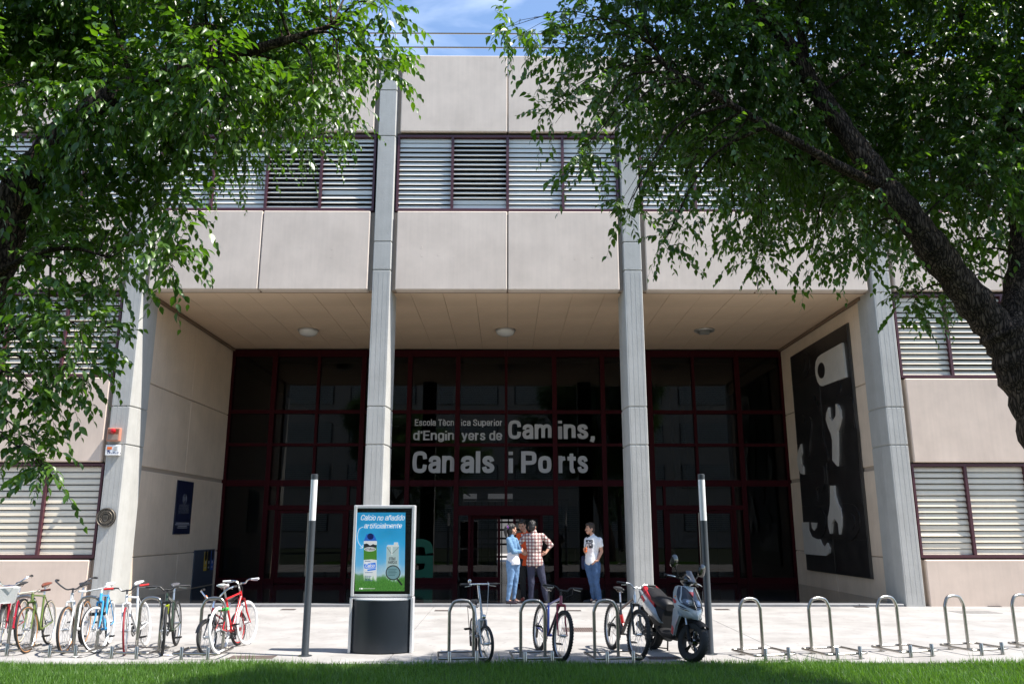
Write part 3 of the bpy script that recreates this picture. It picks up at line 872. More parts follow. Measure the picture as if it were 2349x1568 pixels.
pt('ASTURIANA', 300, 793, 462, 38, M_PD, weight=.17, track=.10)
pt('Calcio', 300, 1074, 455, 62, M_PW, weight=.16, track=.03, slant=.2)
pt('OTRAS', 690, 955, 797, 50, M_PD, weight=.19, track=.08)
pt('MARCAS', 678, 1012, 818, 50, M_PD, weight=.19, track=.08)
ar = smoothed([(*kp(*p), 0) for p in ((268, 410), (205, 450), (178, 560), (195, 670), (262, 752))], 8)
m = MB(); layer[0] += 1
m.tube([(p.x, 0.0285 - 0.0006 * layer[0], p.y) for p in ar], 0.005, 4)
q = kp(262, 752)
for w in ((215, 757), (268, 700)): m.tube([(q[0], 0.027 - 0.0007 * layer[0], q[1]), (kp(*w)[0], 0.027 - 0.0007 * layer[0], kp(*w)[1])], 0.005, 4)
m.build('arrow', M_PW, po)
for y in (970, 1155, 1212, 1236, 1260, 1284):
    flat('small_print', [(296, y - 5), (380 + (y * 7) % 60, y - 5), (380 + (y * 7) % 60, y + 5), (296, y + 5)], C_('print mid blue', (0.12, 0.18, 0.30)), po)
for y in (1105, 1128, 1150, 1174, 1200): flat('small_print', [(680, y - 4), (790 + (y * 3) % 45, y - 4), (790 + (y * 3) % 45, y + 4), (680, y + 4)], C_('print dark teal', (0.05, 0.12, 0.14)), po)
flat('small_print', [(262, 1413), (465, 1413), (465, 1419), (262, 1419)], M_PW, po)
for x in (218, 250): flat('small_print', [(x + 13 * math.cos(a * PI / 6), 1416 - 13 * math.sin(a * PI / 6)) for a in range(12)], M_PW, po)
M_KG = glass_mat('poster glass', (0.98, 0.99, 0.99), 0.5)
f = MB(); f.add([(-kw + e, -0.004 + .008, kmid + .035), (kw - e, 0.004, kmid + .035), (kw - e, 0.004, ktop - e), (-kw + e, 0.004, ktop - e)], [(0, 1, 2, 3)])
f.build('glass_pane', M_KG, K)

# two post lamps
M_POLE = mat('dark grey lamp post', (0.055, 0.062, 0.070), 0.42, 0.2, var=0.1)
M_DIFF = mat('white lamp diffuser', (0.80, 0.80, 0.80), 0.3, coat=0.3)
for (px, py, tpx, tpy, lb) in ((699, 1503, 715, 1087, 'grey post lamp with a white top section just left of the advertising pillar'), (1629, 1499, 1606, 1087, 'grey post lamp with a white top section beside the parked scooter')):
    p = at(px, py, z=0)
    top = at(tpx, tpy, y=p.y)
    Lm = thing('post_lamp', (p.x, p.y, 0), lb, 'post lamp', 'post lamps at the lawn edge')
    h = top.z; hd = at(px, 1193, y=p.y).z; hc = at(px, 1099, y=p.y).z
    r = 0.052
    MB().lathe([(r + .004, 0), (r + .004, .02), (r, .03), (r, hd)], 24).build('pole', M_POLE, Lm, smooth=True)
    MB().lathe([(r - .002, hd), (r - .002, hc)], 24, caps=False).build('diffuser', M_DIFF, Lm, smooth=True)
    MB().lathe([(r, hc), (r, h - .005), (r - .006, h)], 24).build('cap', M_POLE, Lm, smooth=True)
    MB().lathe([(r + .05, 0.0), (r + .05, 0.008), (r + .02, 0.012)], 20).build('base_plate', M_POLE, Lm)

# bicycle racks: a hoop, a low loop and two short posts each
hoops = [((16.4, 1489), (70, 1489)), ((167, 1492), (220, 1492)), ((311, 1494.5), (364, 1496)), ((455, 1497), (509, 1497)), ((1029.4, 1507.5), (1085, 1506)), ((1194, 1507.5), (1250, 1506)),
         ((1363, 1508), (1419, 1505)), ((1698.5, 1502), (1753, 1497)), ((1860, 1499), (1912, 1495)), ((2016.6, 1494), (2070, 1489)), ((2172.5, 1490), (2226, 1485)), ((2327.7, 1486), (2381, 1481))]
rack_labels = ['steel bicycle rack at the far left with the red basket bicycle', 'steel bicycle rack between the white town bicycle and the blue bicycle', 'steel bicycle rack holding the white bicycle with red grips and the dark mountain bike',
               'steel bicycle rack holding the red bicycle with white wheels', 'steel bicycle rack holding the silver folding bicycle', 'steel bicycle rack in front of the man in the checked shirt', 'steel bicycle rack holding the black mountain bike beside the scooter',
               'empty steel bicycle rack, first to the right of the scooter', 'empty steel bicycle rack, second to the right of the scooter', 'empty steel bicycle rack, third to the right of the scooter, before the right-hand porch column', 'empty steel bicycle rack, fourth to the right of the scooter', 'empty steel bicycle rack cut by the right edge']
def rack_meshes(w, H):
    r = 0.024
    hoop = smoothed([(-w, 0, H - .19), (-w + .005, 0, H - .13), (-w + .055, 0, H - .03), (-w + .13, 0, H), (w - .13, 0, H), (w - .055, 0, H - .03), (w - .005, 0, H - .13), (w, 0, H - .19)], 4)
    m1 = MB().tube([(-w, 0, 0.0)] + [tuple(p) for p in hoop] + [(w, 0, 0)], r, 12)
    for s in (-1, 1): m1.lathe([(.05, 0), (.05, .006), (.03, .008)], 14, Matrix.Translation((s * w, 0, 0)))
    W, D, hz = w + .155, 0.62, 0.075
    lp = smoothed([(-W + .06, 0, hz), (0, 0, hz), (W - .06, 0, hz), (W - .01, -.02, hz), (W, -.08, hz), (W, -D + .08, hz), (W - .01, -D + .02, hz), (W - .06, -D, hz), (0, -D, hz), (-W + .06, -D, hz), (-W + .01, -D + .02, hz), (-W, -D + .08, hz), (-W, -.08, hz), (-W + .01, -.02, hz)], 3, True)
    m2 = MB().tube([p + Vector((0, 0.031, 0)) for p in lp], 0.0155, 8, closed=True)
    m3 = MB().lathe([(.026, -0.05), (.026, .165), (.022, .172)], 12)
    return m1.mesh('hoop', M_STEEL, True), m2.mesh('base_loop', M_STEEL, True), m3.mesh('post', M_STEEL, True)
mh, ml, mpst = rack_meshes(0.175, 0.775)
for (a, b), lb in zip(hoops, rack_labels):
    A, Bp = at(*a, z=0), at(*b, z=0)
    c = (A + Bp) / 2
    rz = math.atan2(Bp.y - A.y, Bp.x - A.x) * 0.6
    rk = thing('bicycle_rack', (c.x, c.y, 0), lb, 'bicycle rack', 'steel bicycle racks along the lawn edge', rz)
    put('hoop', mh, rk); put('base_loop', ml, rk)
    for s in (-1, 1): put('post', mpst, rk, Vector((s * 0.185, -0.62 + .031 - .027, 0)))

# drain slots, covers and litter on the pavement
M_IRON = mat('dark drain iron', (0.045, 0.04, 0.038), 0.7)
M_RUST = mat('reddish cover plate', (0.135, 0.10, 0.088), 0.7, var=0.25, scale=14, bump=0.5, bscale=80)
for k, (px, py) in enumerate(((661, 1397), (1013, 1399.5), (1316, 1399.5), (1656, 1397), (1974, 1391), (2277, 1389.5))):
    p = at(px, py, z=0)
    d = thing('drain_grate', (p.x, p.y, 0.004), ['small iron drain slot by the porch step left of the pillar', 'small iron drain slot by the porch step next to the folding bicycle', 'small iron drain slot by the porch step in front of the man in white', 'small iron drain slot by the step right of the second lamp',
               'small iron drain slot near the fourth column', 'small iron drain slot at the far right below the beige plinth'][k], 'drain', 'drain slots along the porch step')
    m = MB(); m.box(-.16, .16, -.11, .11, 0, .003); m.build('frame', M_IRON, d)
    m = MB()
    for i in range(9): m.box(-.14 + .033 * i, -.14 + .033 * i + .014, -.09, .09, .0032, .008)
    m.build('grille_bars', M_RUST, d)
for (px, py, wx, wy, mt, lb) in ((1328, 1443, .30, .30, M_RUST, 'brown studded cover plate in the pavement behind the third middle rack'), (578, 1506, .32, .15, M_RUST, 'brown cover plate at the lawn edge right of the red bicycle'),
                                 (1522, 1508, .22, .12, M_RUST, 'brown cover plate under the scooter'), (2236, 1403, .45, .28, mat('worn cement patch', (0.21, 0.20, 0.19), .9, var=.3, scale=9, bump=.4), 'worn grey cement cover near the right plinth')):
    p = at(px, py, z=0)
    m = MB(); m.cbox(-wx, wx, -wy, wy, -0.02, 0.004, .002)
    if mt is M_RUST:
        for i in range(int(wx * 2 / .04)):
            for j in range(int(wy * 2 / .04)): m.box(-wx + .02 + .04 * i, -wx + .034 + .04 * i, -wy + .02 + .04 * j, -wy + .034 + .04 * j, .0042, .007)
    o = m.build('cover_plate', mt, None, loc=(p.x, p.y, 0)); tag(o, lb, 'cover plate')
for (px, py, c, lb) in ((389, 1503, (0.05, 0.12, 0.55), 'crumpled blue and white wrapper on the pavement below the dark mountain bike'), (176, 1507, (0.75, 0.74, 0.7), 'small white paper scrap by the grass under the white town bicycle')):
    p = at(px, py, z=0)
    m = MB(); rr = random.Random(px)
    vs = [(0.045 * (i - 2) + rr.uniform(-.012, .012), 0.03 * (j - 1) + rr.uniform(-.01, .01), 0.006 + rr.random() * 0.03) for j in range(3) for i in range(5)]
    m.add(vs, [(j * 5 + i, j * 5 + i + 1, j * 5 + 6 + i, j * 5 + 5 + i) for j in range(2) for i in range(4)])
    tag(m.build('litter', mat('wrapper %d' % px, c, .4, two=((.8, .8, .8), 25)), None, loc=(p.x, p.y, 0)), lb, 'litter')

# ceiling lamps in the porch
for px, lb, broken in ((707, 'round white ceiling lamp in the porch, left of the second column', False), (1159, 'round white ceiling lamp in the middle of the porch ceiling', False), (1615, 'ceiling lamp on the right of the porch with its white bowl missing', True)):
    p = at(px, 758, z=7.72)
    c = thing('ceiling_lamp', (p.x, p.y, 7.74), lb, 'ceiling lamp', 'round ceiling lamps of the porch')
    MB().lathe([(.31, 0.01), (.32, -.02), (.30, -.05)], 24).build('base_ring', mat('lamp ring', (0.42, 0.40, 0.37), .4, .4), c, smooth=True)
    if not broken:
        MB().lathe([(.29, -.05), (.28, -.10), (.23, -.15), (.13, -.19), (.02, -.20)], 24).build('bowl', mat('opal bowl', (0.74, 0.73, 0.70), .25), c, smooth=True)
    else:
        m = MB()
        m.lathe([(.2, -.05), (.2, -.08), (.05, -.09)], 16)
        m.tube([(-.15, -.05, -.10), (.15, -.05, -.10)], .035, 8); m.tube([(-.15, .07, -.10), (.15, .07, -.10)], .035, 8)
        m.build('fitting', mat('lamp fitting', (0.35, 0.34, 0.32), .3, .5), c, smooth=True)

# alarm siren and push-button box on the first column
def sp_(x, y, d=0.1): return at(183.5 + .1755 * x, 825.5 + .1755 * y, y=YB - 0.02 - d)
a, b = sp_(345, 1057), sp_(530, 885)
S = thing('alarm_siren', ((a.x + b.x) / 2, YB - .02, a.z), 'orange alarm siren box with a red lamp on the first column', 'alarm siren')
w = (b.x - a.x) / 2; H = b.z - a.z
M_OR = mat('faded orange plastic', (0.50, 0.22, 0.15), .4)
MB().cbox(-w, w, -.12, 0, 0, H, .012).build('housing', M_OR, S)
MB().cbox(-w + .03, w - .03, -.128, -.119, .03, H * .5, .003).build('front_plate', mat('plate worn', (0.33, 0.24, 0.19), .4), S)
for s in (-1, 1): MB().cbox(s * w * .6 - .04, s * w * .6 + .04, -.127, -.119, H * .55, H * .9, .003).build('speaker_mesh', mat('siren mesh brown', (0.2, 0.08, 0.04), .5), S)
MB().lathe([(.062, 0), (.062, .05), (.05, .085), (.02, .10)], 16, Matrix.Translation((0, -.12, H * .74)) @ Matrix.Rotation(R(90), 4, 'X')).build('red_lamp', mat('red lamp lens', (0.42, 0.008, 0.015), .15, coat=.5), S, smooth=True)
a, b = sp_(322, 1242), sp_(515, 1105)
S = thing('push_button_box', ((a.x + b.x) / 2, YB - .02, a.z), 'white push button box with an orange label below the alarm siren', 'button box')
w = (b.x - a.x) / 2; H = b.z - a.z
MB().cbox(-w, w, -.10, 0, 0, H, .010).build('housing', M_WHITE, S)
MB().cbox(-w + .04, -w * .05, -.105, -.099, H * .55, H * .8, .002).build('orange_label', mat('orange label', (0.75, 0.16, 0.03), .4), S)
MB().cbox(w * .3, w * .75, -.112, -.099, H * .5, H * .85, .004).build('button', mat('button grey', (0.45, 0.45, 0.44), .4), S)
m = MB()
for k in range(7): m.box(-w + .05 + k * .05, -w + .082 + k * .05, -.1012, -.0995, H * .18, H * .24 + .02 * (k % 2))
m.box(-w + .05, -w + .11, -.1012, -.0995, H * .3, H * .5)
m.build('small_print', mat('print dark blue', (0.05, 0.06, 0.15), .5), S)

# bronze medallion on the first column
c = at(183.5 + .2341 * 253, 1039.6 + .2341 * 625, y=YB - .06)
S = thing('round_plaque', (c.x, YB - .02, c.z), 'round bronze university medallion with a shield on the first column', 'plaque')
RB = Matrix.Rotation(R(90), 4, 'X')
M_BRZ = mat('bronze', (0.22, 0.19, 0.155), .45, .75, var=.25, scale=20); M_BRD = mat('bronze dark', (0.045, 0.038, 0.03), .6, .4)
MB().lathe([(.225, 0), (.225, .05), (.215, .06), (.20, .056)], 40, RB).build('disc', M_BRD, S, smooth=True)
m = MB()
for rr_ in (.212, .148): m.ring((0, -.058, 0), rr_, .009, 'y', 44, 6)
m.ring((0, -.058, 0), .105, .006, 'y', 40, 6)
m.build('rim_rings', M_BRZ, S, smooth=True)
m = MB(); m.slab([(-.062, .05), (.062, .05), (.062, -.02), (.04, -.07), (0, -.095), (-.04, -.07), (-.062, -.02)], lambda u, v, d: Vector((u, d, v)), -.054, -.066); m.build('shield', M_BRZ, S)
m = MB()
for k in range(4): m.box(-.045 + .026 * k, -.034 + .026 * k, -.0705, -.066, -.06 + abs(k - 1.5) * .012, .04)
m.build('shield_bars', M_BRD, S)
m = MB()
for k in range(9):
    an = R(20 + 17.5 * k); m.ball((.126 * math.cos(an), -.058, .126 * math.sin(an)), .011, 6, 4)
for k in range(12):
    an = R(190 + 14 * k); m.ball((.126 * math.cos(an), -.058, .126 * math.sin(an)), (.012, .008, .008), 6, 4)
m.build('ornaments', M_BRZ, S, smooth=True)['kind'] = 'stuff'
def round_text(body, a0, a1, rad, cap, inward=False):
    n = len(body.replace(' ', ''))
    for i, ch in enumerate(body):
        if ch == ' ': continue
        an = R(a0 + (a1 - a0) * (i + .5) / len(body))
        up = an - PI / 2 if not inward else an + PI / 2
        M = Matrix.Translation((rad * math.cos(an), -.0585, rad * math.sin(an))) @ Matrix.Rotation(-up, 4, 'Y') @ FRONT
        write('lettering', ch, (-.009, -cap / 2), .018 if ch != 'I' else .005, cap, M_BRZ, S, M, weight=.2)
round_text('UNIVERSIDAD', 215, 100, .180, .036); round_text('POLITECNICA', 80, -35, .180, .036); round_text('VALENCIA', 230, 310, .180, .036, True)

# dark blue plaque and recycling cabinet on the left porch wall
def lw(px, py, d=0.0): return at(px, py, x=XL + d)
def lq(x, y): return lw(214.0 + .1443 * x, 1088.5 + .1443 * y)
p0, p1 = lq(1325, 80), lq(1582, 115); p2 = lq(1512, 935)
ya, yb_ = (p0.y + lq(1255, 943).y) / 2, (p1.y + p2.y) / 2
zb_, zt_ = (p2.z + lq(1255, 943).z) / 2, (p0.z + p1.z) / 2
S = thing('wall_plaque', (XL, (ya + yb_) / 2, zb_), 'tall dark blue university plaque with a pale crest on the left porch wall', 'plaque')
hw_, H = abs(yb_ - ya) / 2, zt_ - zb_
MB().cbox(.01, .035, -hw_, hw_, 0, H, .004).build('board', mat('plaque blue', (0.012, 0.018, 0.05), .35), S)
M_PLT = mat('plaque print', (0.16, 0.17, 0.20), .5); M_PLW = mat('plaque print white', (0.42, 0.43, 0.46), .5)
LWALL = Matrix(((0, 0, 1, .0355), (1, 0, 0, 0), (0, 1, 0, 0), (0, 0, 0, 1)))     # lettering on a wall that faces +x
m = MB()
for k in range(2): m.ring((.0355, 0, H * .66), .14 - .035 * k, .007, 'x', 32, 4)
m.slab([(-.05, .06), (.05, .06), (.05, -.03), (0, -.09), (-.05, -.03)], lambda u, v, d: Vector((d, u, H * .66 + v)), .035, .037)
m.build('crest', M_PLT, S)
for body, z in (('UNIVERSITAT', .505), ('POLITÈCNICA', .445), ('DE VALÈNCIA', .385)): write('lettering', body, (-hw_ * .62, H * z), hw_ * 1.24, .075, M_PLT, S, LWALL, weight=.16)
m = MB()
for k, q in enumerate((.8, .9, .55, .6)): m.box(.0352, .0362, -hw_ * q, hw_ * q, H * (.20 - .03 * k), H * (.20 - .03 * k) + .022)
m.build('small_print', M_PLW, S)
q0, q1, q2 = lw(445, 1261), lw(491, 1261), lw(487, 1337)
S = thing('recycling_cabinet', (XL, q0.y, FZ), 'blue grey recycling cabinet with yellow, black and blue slots set in the left wall', 'recycling cabinet')
wy = q1.y - q0.y; H = q0.z - FZ
MB().cbox(-.1, .03, 0, wy, 0.02, H, .008).build('cabinet', mat('cabinet blue grey', (0.055, 0.07, 0.10), .4), S)
for k, (nm, c) in enumerate((('yellow', (0.55, 0.36, 0.01)), ('black', (0.012, 0.012, 0.014)), ('blue', (0.01, 0.09, 0.42)))):
    y0 = wy * (.47 + .17 * k)
    MB().cbox(.03, .036, y0, y0 + wy * .15, H * .42, H * .94, .002).build('sorting_label', mat('label ' + nm, c, .4), S)['label'] = nm + ' sorting label'
    m = MB(); m.lathe([(wy * .058, 0), (wy * .058, .004)], 18, Matrix.Translation((.036, y0 + wy * .075, H * .83)) @ Matrix.Rotation(R(90), 4, 'Y') @ Matrix.Scale(1.7, 4, (1, 0, 0)))
    m.build('slot', M_BLACK, S)
    m = MB(); m.box(.0361, .037, y0 + wy * .05, y0 + wy * .10, H * .60, H * .68); m.ball((.036, y0 + wy * .075, H * .50), (.002, wy * .035, .03), 8, 6)
    m.build('symbol', M_PLW, S)

# relief of spanners on the right porch wall
def rw(x, y): 
    p = at(1773.4 + .3901 * x, 733.8 + .3901 * y, x=XR - 0.07); return (p.y, p.z)
cs = [rw(*p) for p in ((95, 215), (428, 22), (580, 1520), (200, 1468))]
yf = (cs[0][0] + cs[3][0]) / 2; yn = (cs[1][0] + cs[2][0]) / 2; zt_ = (cs[0][1] + cs[1][1]) / 2; zb_ = (cs[2][1] + cs[3][1]) / 2
MU = thing('spanner_mural', (XR, (yf + yn) / 2, zb_), 'tall black relief with pale metal spanners hung on the right porch wall', 'relief mural')
ym = (yf + yn) / 2
M_MUB = mat('mural black', (0.026, 0.024, 0.0235), .36, var=.5, scale=3, bump=.12, bscale=6, coat=.15)
M_MUW = mat('mural pale metal', (0.64, 0.615, 0.565), .5, .1, var=.08, scale=3)
m = MB(); m.box(-.055, -.01, yn - ym, yf - ym, 0, zt_ - zb_); m.build('frame', mat('mural frame', (0.06, 0.055, 0.05), .5), MU)
nr = 7
for r in range(nr):
    for c in range(2):
        y0, y1 = yn - ym + .01 + (yf - yn - .02) * c / 2, yn - ym + .01 + (yf - yn - .02) * (c + 1) / 2
        z0, z1 = .01 + (zt_ - zb_ - .02) * r / nr, .01 + (zt_ - zb_ - .02) * (r + 1) / nr
        MB().cbox(-.075, -.05, y0 + .003, y1 - .003, z0 + .003, z1 - .003, .004).build('mural_tile', M_MUB, MU)
def relief(name, pts, mtl, d0, d1, k=3):
    pts = [rw(*p) for p in pts]
    pts = [(y - ym, z - zb_) for y, z in pts]
    if k: pts = [(p.x, p.y) for p in smoothed([(a, b, 0) for a, b in pts], k, True)]
    m = MB(); m.slab(pts, lambda u, v, d: Vector((d, u, v)), d1, d0)
    return m.build(name, mtl, MU, fix=True)
elp = lambda cx, cy, rx, ry, n=20: [(cx + rx * math.cos(2 * PI * i / n), cy + ry * math.sin(2 * PI * i / n)) for i in range(n)]
for cx, cy, rx, ry in ((452, 1185, 62, 108), (455, 560, 26, 105), (185, 262, 32, 72), (262, 1195, 52, 95), (340, 400, 60, 60)):
    relief('raised_disc', elp(cx, cy, rx, ry), M_MUB, -.07, -.105, 0)
relief('raised_disc', elp(462, 1185, 26, 50), M_MUB, -.10, -.125, 0); relief('raised_disc', elp(180, 262, 16, 40), M_MUB, -.10, -.118, 0)
relief('dark_spanner', [(232, 480), (245, 440), (265, 500), (290, 560), (300, 700), (328, 800), (316, 842), (290, 790), (268, 640), (240, 540)], M_MUB, -.07, -.12)
relief('dark_spanner', [(170, 580), (180, 560), (195, 610), (215, 570), (232, 600), (222, 690), (215, 800), (198, 800), (180, 690)], M_MUB, -.07, -.115)
relief('dark_spanner', [(240, 930), (262, 880), (300, 860), (305, 960), (290, 1010), (280, 980), (262, 1000), (268, 1060), (248, 1010)], M_MUB, -.07, -.115)
relief('dark_panel', [(425, 640), (498, 640), (528, 1080), (450, 1080)], M_MUB, -.07, -.098, 0)
relief('pale_block', [(415, 133), (438, 335), (300, 388), (285, 384), (270, 362), (259, 320), (256, 280), (260, 245), (272, 218), (290, 203)], M_MUW, -.07, -.13, 0)
relief('block_hole', elp(294, 296, 21, 47), M_MUB, -.12, -.1335, 0)
relief('pale_spanner', [(336, 512), (324, 545), (320, 585), (334, 630), (350, 668), (358, 705), (359, 822), (387, 857), (389, 790), (388, 690), (386, 652), (398, 615), (407, 575), (403, 530), (391, 502), (379, 490), (379, 562), (360, 592), (341, 572)], M_MUW, -.07, -.135, 0)
relief('pale_spanner', [(345, 972), (366, 972), (372, 1030), (386, 1078), (408, 1117), (415, 1160), (414, 1215), (408, 1258), (398, 1258), (393, 1195), (372, 1165), (356, 1195), (352, 1252), (345, 1255), (335, 1215), (332, 1160), (340, 1120), (345, 1080), (346, 1030)], M_MUW, -.07, -.135, 0)
relief('pale_crescent', [(170, 728), (155, 765), (147, 815), (155, 870), (168, 900), (185, 906), (183, 862), (172, 845), (168, 805), (175, 780)], M_MUW, -.07, -.12, 0)
relief('pale_block', [(177, 1187), (215, 1187), (218, 1235), (235, 1272), (262, 1285), (280, 1287), (293, 1318), (308, 1335), (325, 1308), (340, 1340), (338, 1366), (318, 1384), (192, 1373)], M_MUW, -.07, -.12, 0)
relief('pale_crescent', [(232, 1188), (266, 1191), (262, 1218), (249, 1236), (237, 1220)], M_MUW, -.10, -.125, 0)
# ---------------------------------------------------------------- bicycles
M_TYRE = mat('black tyre', (0.016, 0.016, 0.017), 0.75, bump=.3, bscale=120)
M_TAN = mat('tan tyre wall', (0.42, 0.20, 0.075), 0.7)
M_CHROME = mat('chromed steel', (0.66, 0.66, 0.66), 0.16, 1.0)
M_ALU = mat('brushed aluminium', (0.55, 0.56, 0.57), 0.32, 0.9)
M_DRIVE = mat('dark drive metal', (0.05, 0.05, 0.052), 0.4, 0.7)
M_RUBBER = mat('dark rubber', (0.02, 0.02, 0.022), 0.6)
def paint(name, col): return mat('paint ' + name, col, 0.28, 0.0, coat=0.6, var=.06, scale=9)

def wheel(parent, cx, Rw, tr, tyre, rim, S=None, wall=None, knob=False, nsp=28, rimw=1.0, name='wheel'):
    """Wheel in the x-z plane about (cx, Rw): the rim with its hub carries tyre and spokes."""
    S = S or Matrix.Identity(4)
    c = Vector((cx, 0, Rw)); rr = Rw - 2 * tr
    m = MB()
    m.tube([Vector((cx + (rr + .004) * math.cos(2 * PI * i / 44), 0, Rw + (rr + .004) * math.sin(2 * PI * i / 44))) for i in range(44)], .013 * rimw, 6, closed=True, up=(0, 1, 0), sq=(.85, 1.15))
    m.tube([(cx, -.035, Rw), (cx, .035, Rw)], .020, 10); m.tube([(cx, -.06, Rw), (cx, .06, Rw)], .008, 6)
    for s in (-1, 1): m.tube([(cx, .033 * s, Rw), (cx, .037 * s, Rw)], .03, 12)
    m.v = [tuple(S @ Vector(p)) for p in m.v]
    w = m.build(name, rim, parent, smooth=True)
    m = MB()
    m.ring(c, Rw - tr, tr, 'y', 48, 10)
    if knob:
        for i in range(52):
            a = 2 * PI * i / 52
            for s in (-1, 1):
                Mx = Matrix.Translation(c) @ Matrix.Rotation(-a, 4, 'Y') @ Matrix.Translation((Rw - .004, s * tr * .5, 0))
                m.box(-.006, .008, -.008, .008, -.011, .011, 0, Mx)
    m.v = [tuple(S @ Vector(p)) for p in m.v]
    m.build('tyre', tyre, w, smooth=True)
    if wall:
        m = MB()
        for s in (-1, 1): m.ring(c + Vector((0, s * tr * .62, 0)), Rw - tr * 1.35, tr * .52, 'y', 44, 6)
        m.v = [tuple(S @ Vector(p)) for p in m.v]
        m.build('tyre_wall', wall, w, smooth=True)
    m = MB()
    for i in range(nsp):
        a = 2 * PI * i / nsp; s = 1 if i % 2 else -1; b = a + (0.55 if (i // 2) % 2 else -0.55)
        m.tube([c + Vector((.026 * math.cos(b), .033 * s, .026 * math.sin(b))), c + Vector((rr * math.cos(a), 0, rr * math.sin(a)))], .0017, 4)
    m.v = [tuple(S @ Vector(p)) for p in m.v]
    m.build('spokes', M_ALU, w)['kind'] = 'stuff'
    return w

def bicycle(label, rear, front, frame, fork=None, Rw=.335, tr=.014, tyre_f=M_TYRE, tyre_r=M_TYRE, rim_f=M_ALU, rim_r=M_ALU, wall_f=None, wall_r=None, knob=False, style='diamond', bar='flat',
            bar_m=M_CHROME, grip=M_RUBBER, saddle=M_RUBBER, post_m=M_ALU, lean=0.0, steer=0.0, seat_h=.92, bar_h=.95, head=None, down=None, seat_tube=None, wb=1.0, extras=None, anchor='front', rimw=1.0, fr=.0165, loc_mid=None):
    a, b = at(*rear, z=0), at(*front, z=0)
    d = b - a; yaw = math.atan2(d.y, d.x)
    u = Vector((math.cos(yaw), math.sin(yaw), 0))
    if anchor == 'front': o = b - u * wb
    elif anchor == 'rear': o = a
    else: o = (a + b) / 2 - u * wb / 2
    bk = thing('bicycle', (o.x, o.y, 0), label, 'bicycle', 'bicycles parked at the racks')
    bk.rotation_mode = 'QUATERNION'
    bk.rotation_quaternion = Quaternion((0, 0, 1), yaw) @ Quaternion((1, 0, 0), lean)
    fork = fork or frame
    V = lambda x, z, y=0.0: Vector((x, y, z))
    ha = R(72); hx, hz = -math.cos(ha), math.sin(ha)
    fold = style == 'fold'
    fl = Rw + .035 + tr * 1.6
    crown = V(wb - .04 + hx * fl, Rw + hz * fl)
    hl = .13 if not fold else .10
    htop = crown + V(hx * hl, hz * hl)
    hbot = crown + V(hx * .02, hz * .02)
    bb = V(.42 if not fold else .40, .275)
    sa = R(73); sl = (.50 if style in ('diamond',) else .43 if style in ('mtb', 'susp') else .42)
    sc_ = bb + V(-math.cos(sa) * sl, math.sin(sa) * sl)
    if fold: sc_ = bb + V(-math.cos(sa) * .20, math.sin(sa) * .20)
    sdir = V(-math.cos(sa), math.sin(sa))
    stop = sc_ + sdir * ((seat_h - .05 - sc_.z) / sdir.z)
    # frame
    m = MB()
    T = lambda p, q, r=fr, mi=0, n=10: m.tube([p, q], r, n, mi=mi)
    mats = [frame, down or frame, seat_tube or frame, head or frame]
    T(htop, hbot, .021, 3)
    T(bb, sc_ + sdir * .02, fr, 2)
    m.tube([bb + V(0, 0, -.045), bb + V(0, 0, .045)], .022, 10)
    if style in ('diamond', 'mtb'):
        T(htop - V(hx, hz) * .03, sc_, fr * .92, 0); T(hbot + V(hx, hz) * .03, bb, fr * 1.1, 1)
    elif style == 'step':
        P = smoothed([htop - V(hx, hz) * .02, V(crown.x - .17, .60), V(.56, .42), V(bb.x - .03, bb.z + .16)], 6); m.tube(P, fr, 10, mi=0)
        P = smoothed([hbot + V(hx, hz) * .02, V(crown.x - .14, .50), V(.60, .33), bb], 6); m.tube(P, fr * 1.1, 10, mi=1)
    elif style == 'susp':
        T(htop - V(hx, hz) * .03, V(sc_.x + .06, sc_.z - .06), fr * 1.2, 0); T(hbot + V(hx, hz) * .03, bb, fr * 1.6, 1)
    elif fold:
        P = smoothed([hbot + V(hx, hz) * .04, V((hbot.x + bb.x) / 2 + .08, .40), V(bb.x + .02, bb.z + .03)], 6); m.tube(P, fr * 1.5, 10, mi=1)
        T(V(hbot.x - .08, hbot.z - .02), V(bb.x - .04, bb.z + .12), fr * .8)
    ax = V(0, Rw)
    for s in (-1, 1):
        o1 = V(0, 0, s * .055)
        if style == 'susp':
            m.tube([bb + V(-.05, .05, s * .03), V(.14, Rw + .05, s * .05), ax + o1], .013, 6, mi=1)
            m.tube([V(sc_.x + .02, sc_.z - .14, s * .02), V(.2, Rw + .14, s * .05), ax + o1], .010, 6, mi=0)
        else:
            m.tube([bb + V(-.03, 0, s * .03), ax + o1], .0095, 6); m.tube([sc_ + V(-.005, -.01, s * .014), V(sc_.x * .72, sc_.z - .15, s * .04), ax + o1], .008, 6)
    m.build('frame', mats, bk, smooth=True)
    if style == 'susp':
        m = MB(); p, q = V(sc_.x + .02, sc_.z - .12), V(bb.x + .05, bb.z + .1)
        m.tube([p, q], .012, 8)
        dd = (q - p)
        for k in range(60):
            t = .18 + .6 * k / 60
        hel = [p + dd * (.15 + .6 * k / 70) + Vector((math.cos(k * .62) * .024, math.sin(k * .62) * .024, 0)) for k in range(71)]
        m.tube(hel, .0075, 5)
        m.build('shock_spring', paint('spring red', (0.50, 0.02, 0.02)), bk, smooth=True)
    # seat post and saddle
    MB().tube([sc_, stop], .0135, 8).build('seat_post', post_m, bk, smooth=True)
    m = MB(); sx, sz = stop.x, seat_h
    prof = [(-.135, .065, 0.010), (-.10, .072, .012), (-.03, .058, 0), (.04, .030, -.004), (.12, .021, -.004), (.145, .014, -.010)]
    if style in ('step',): prof = [(x, w * 1.28, z) for x, w, z in prof]
    vs, fs = [], []
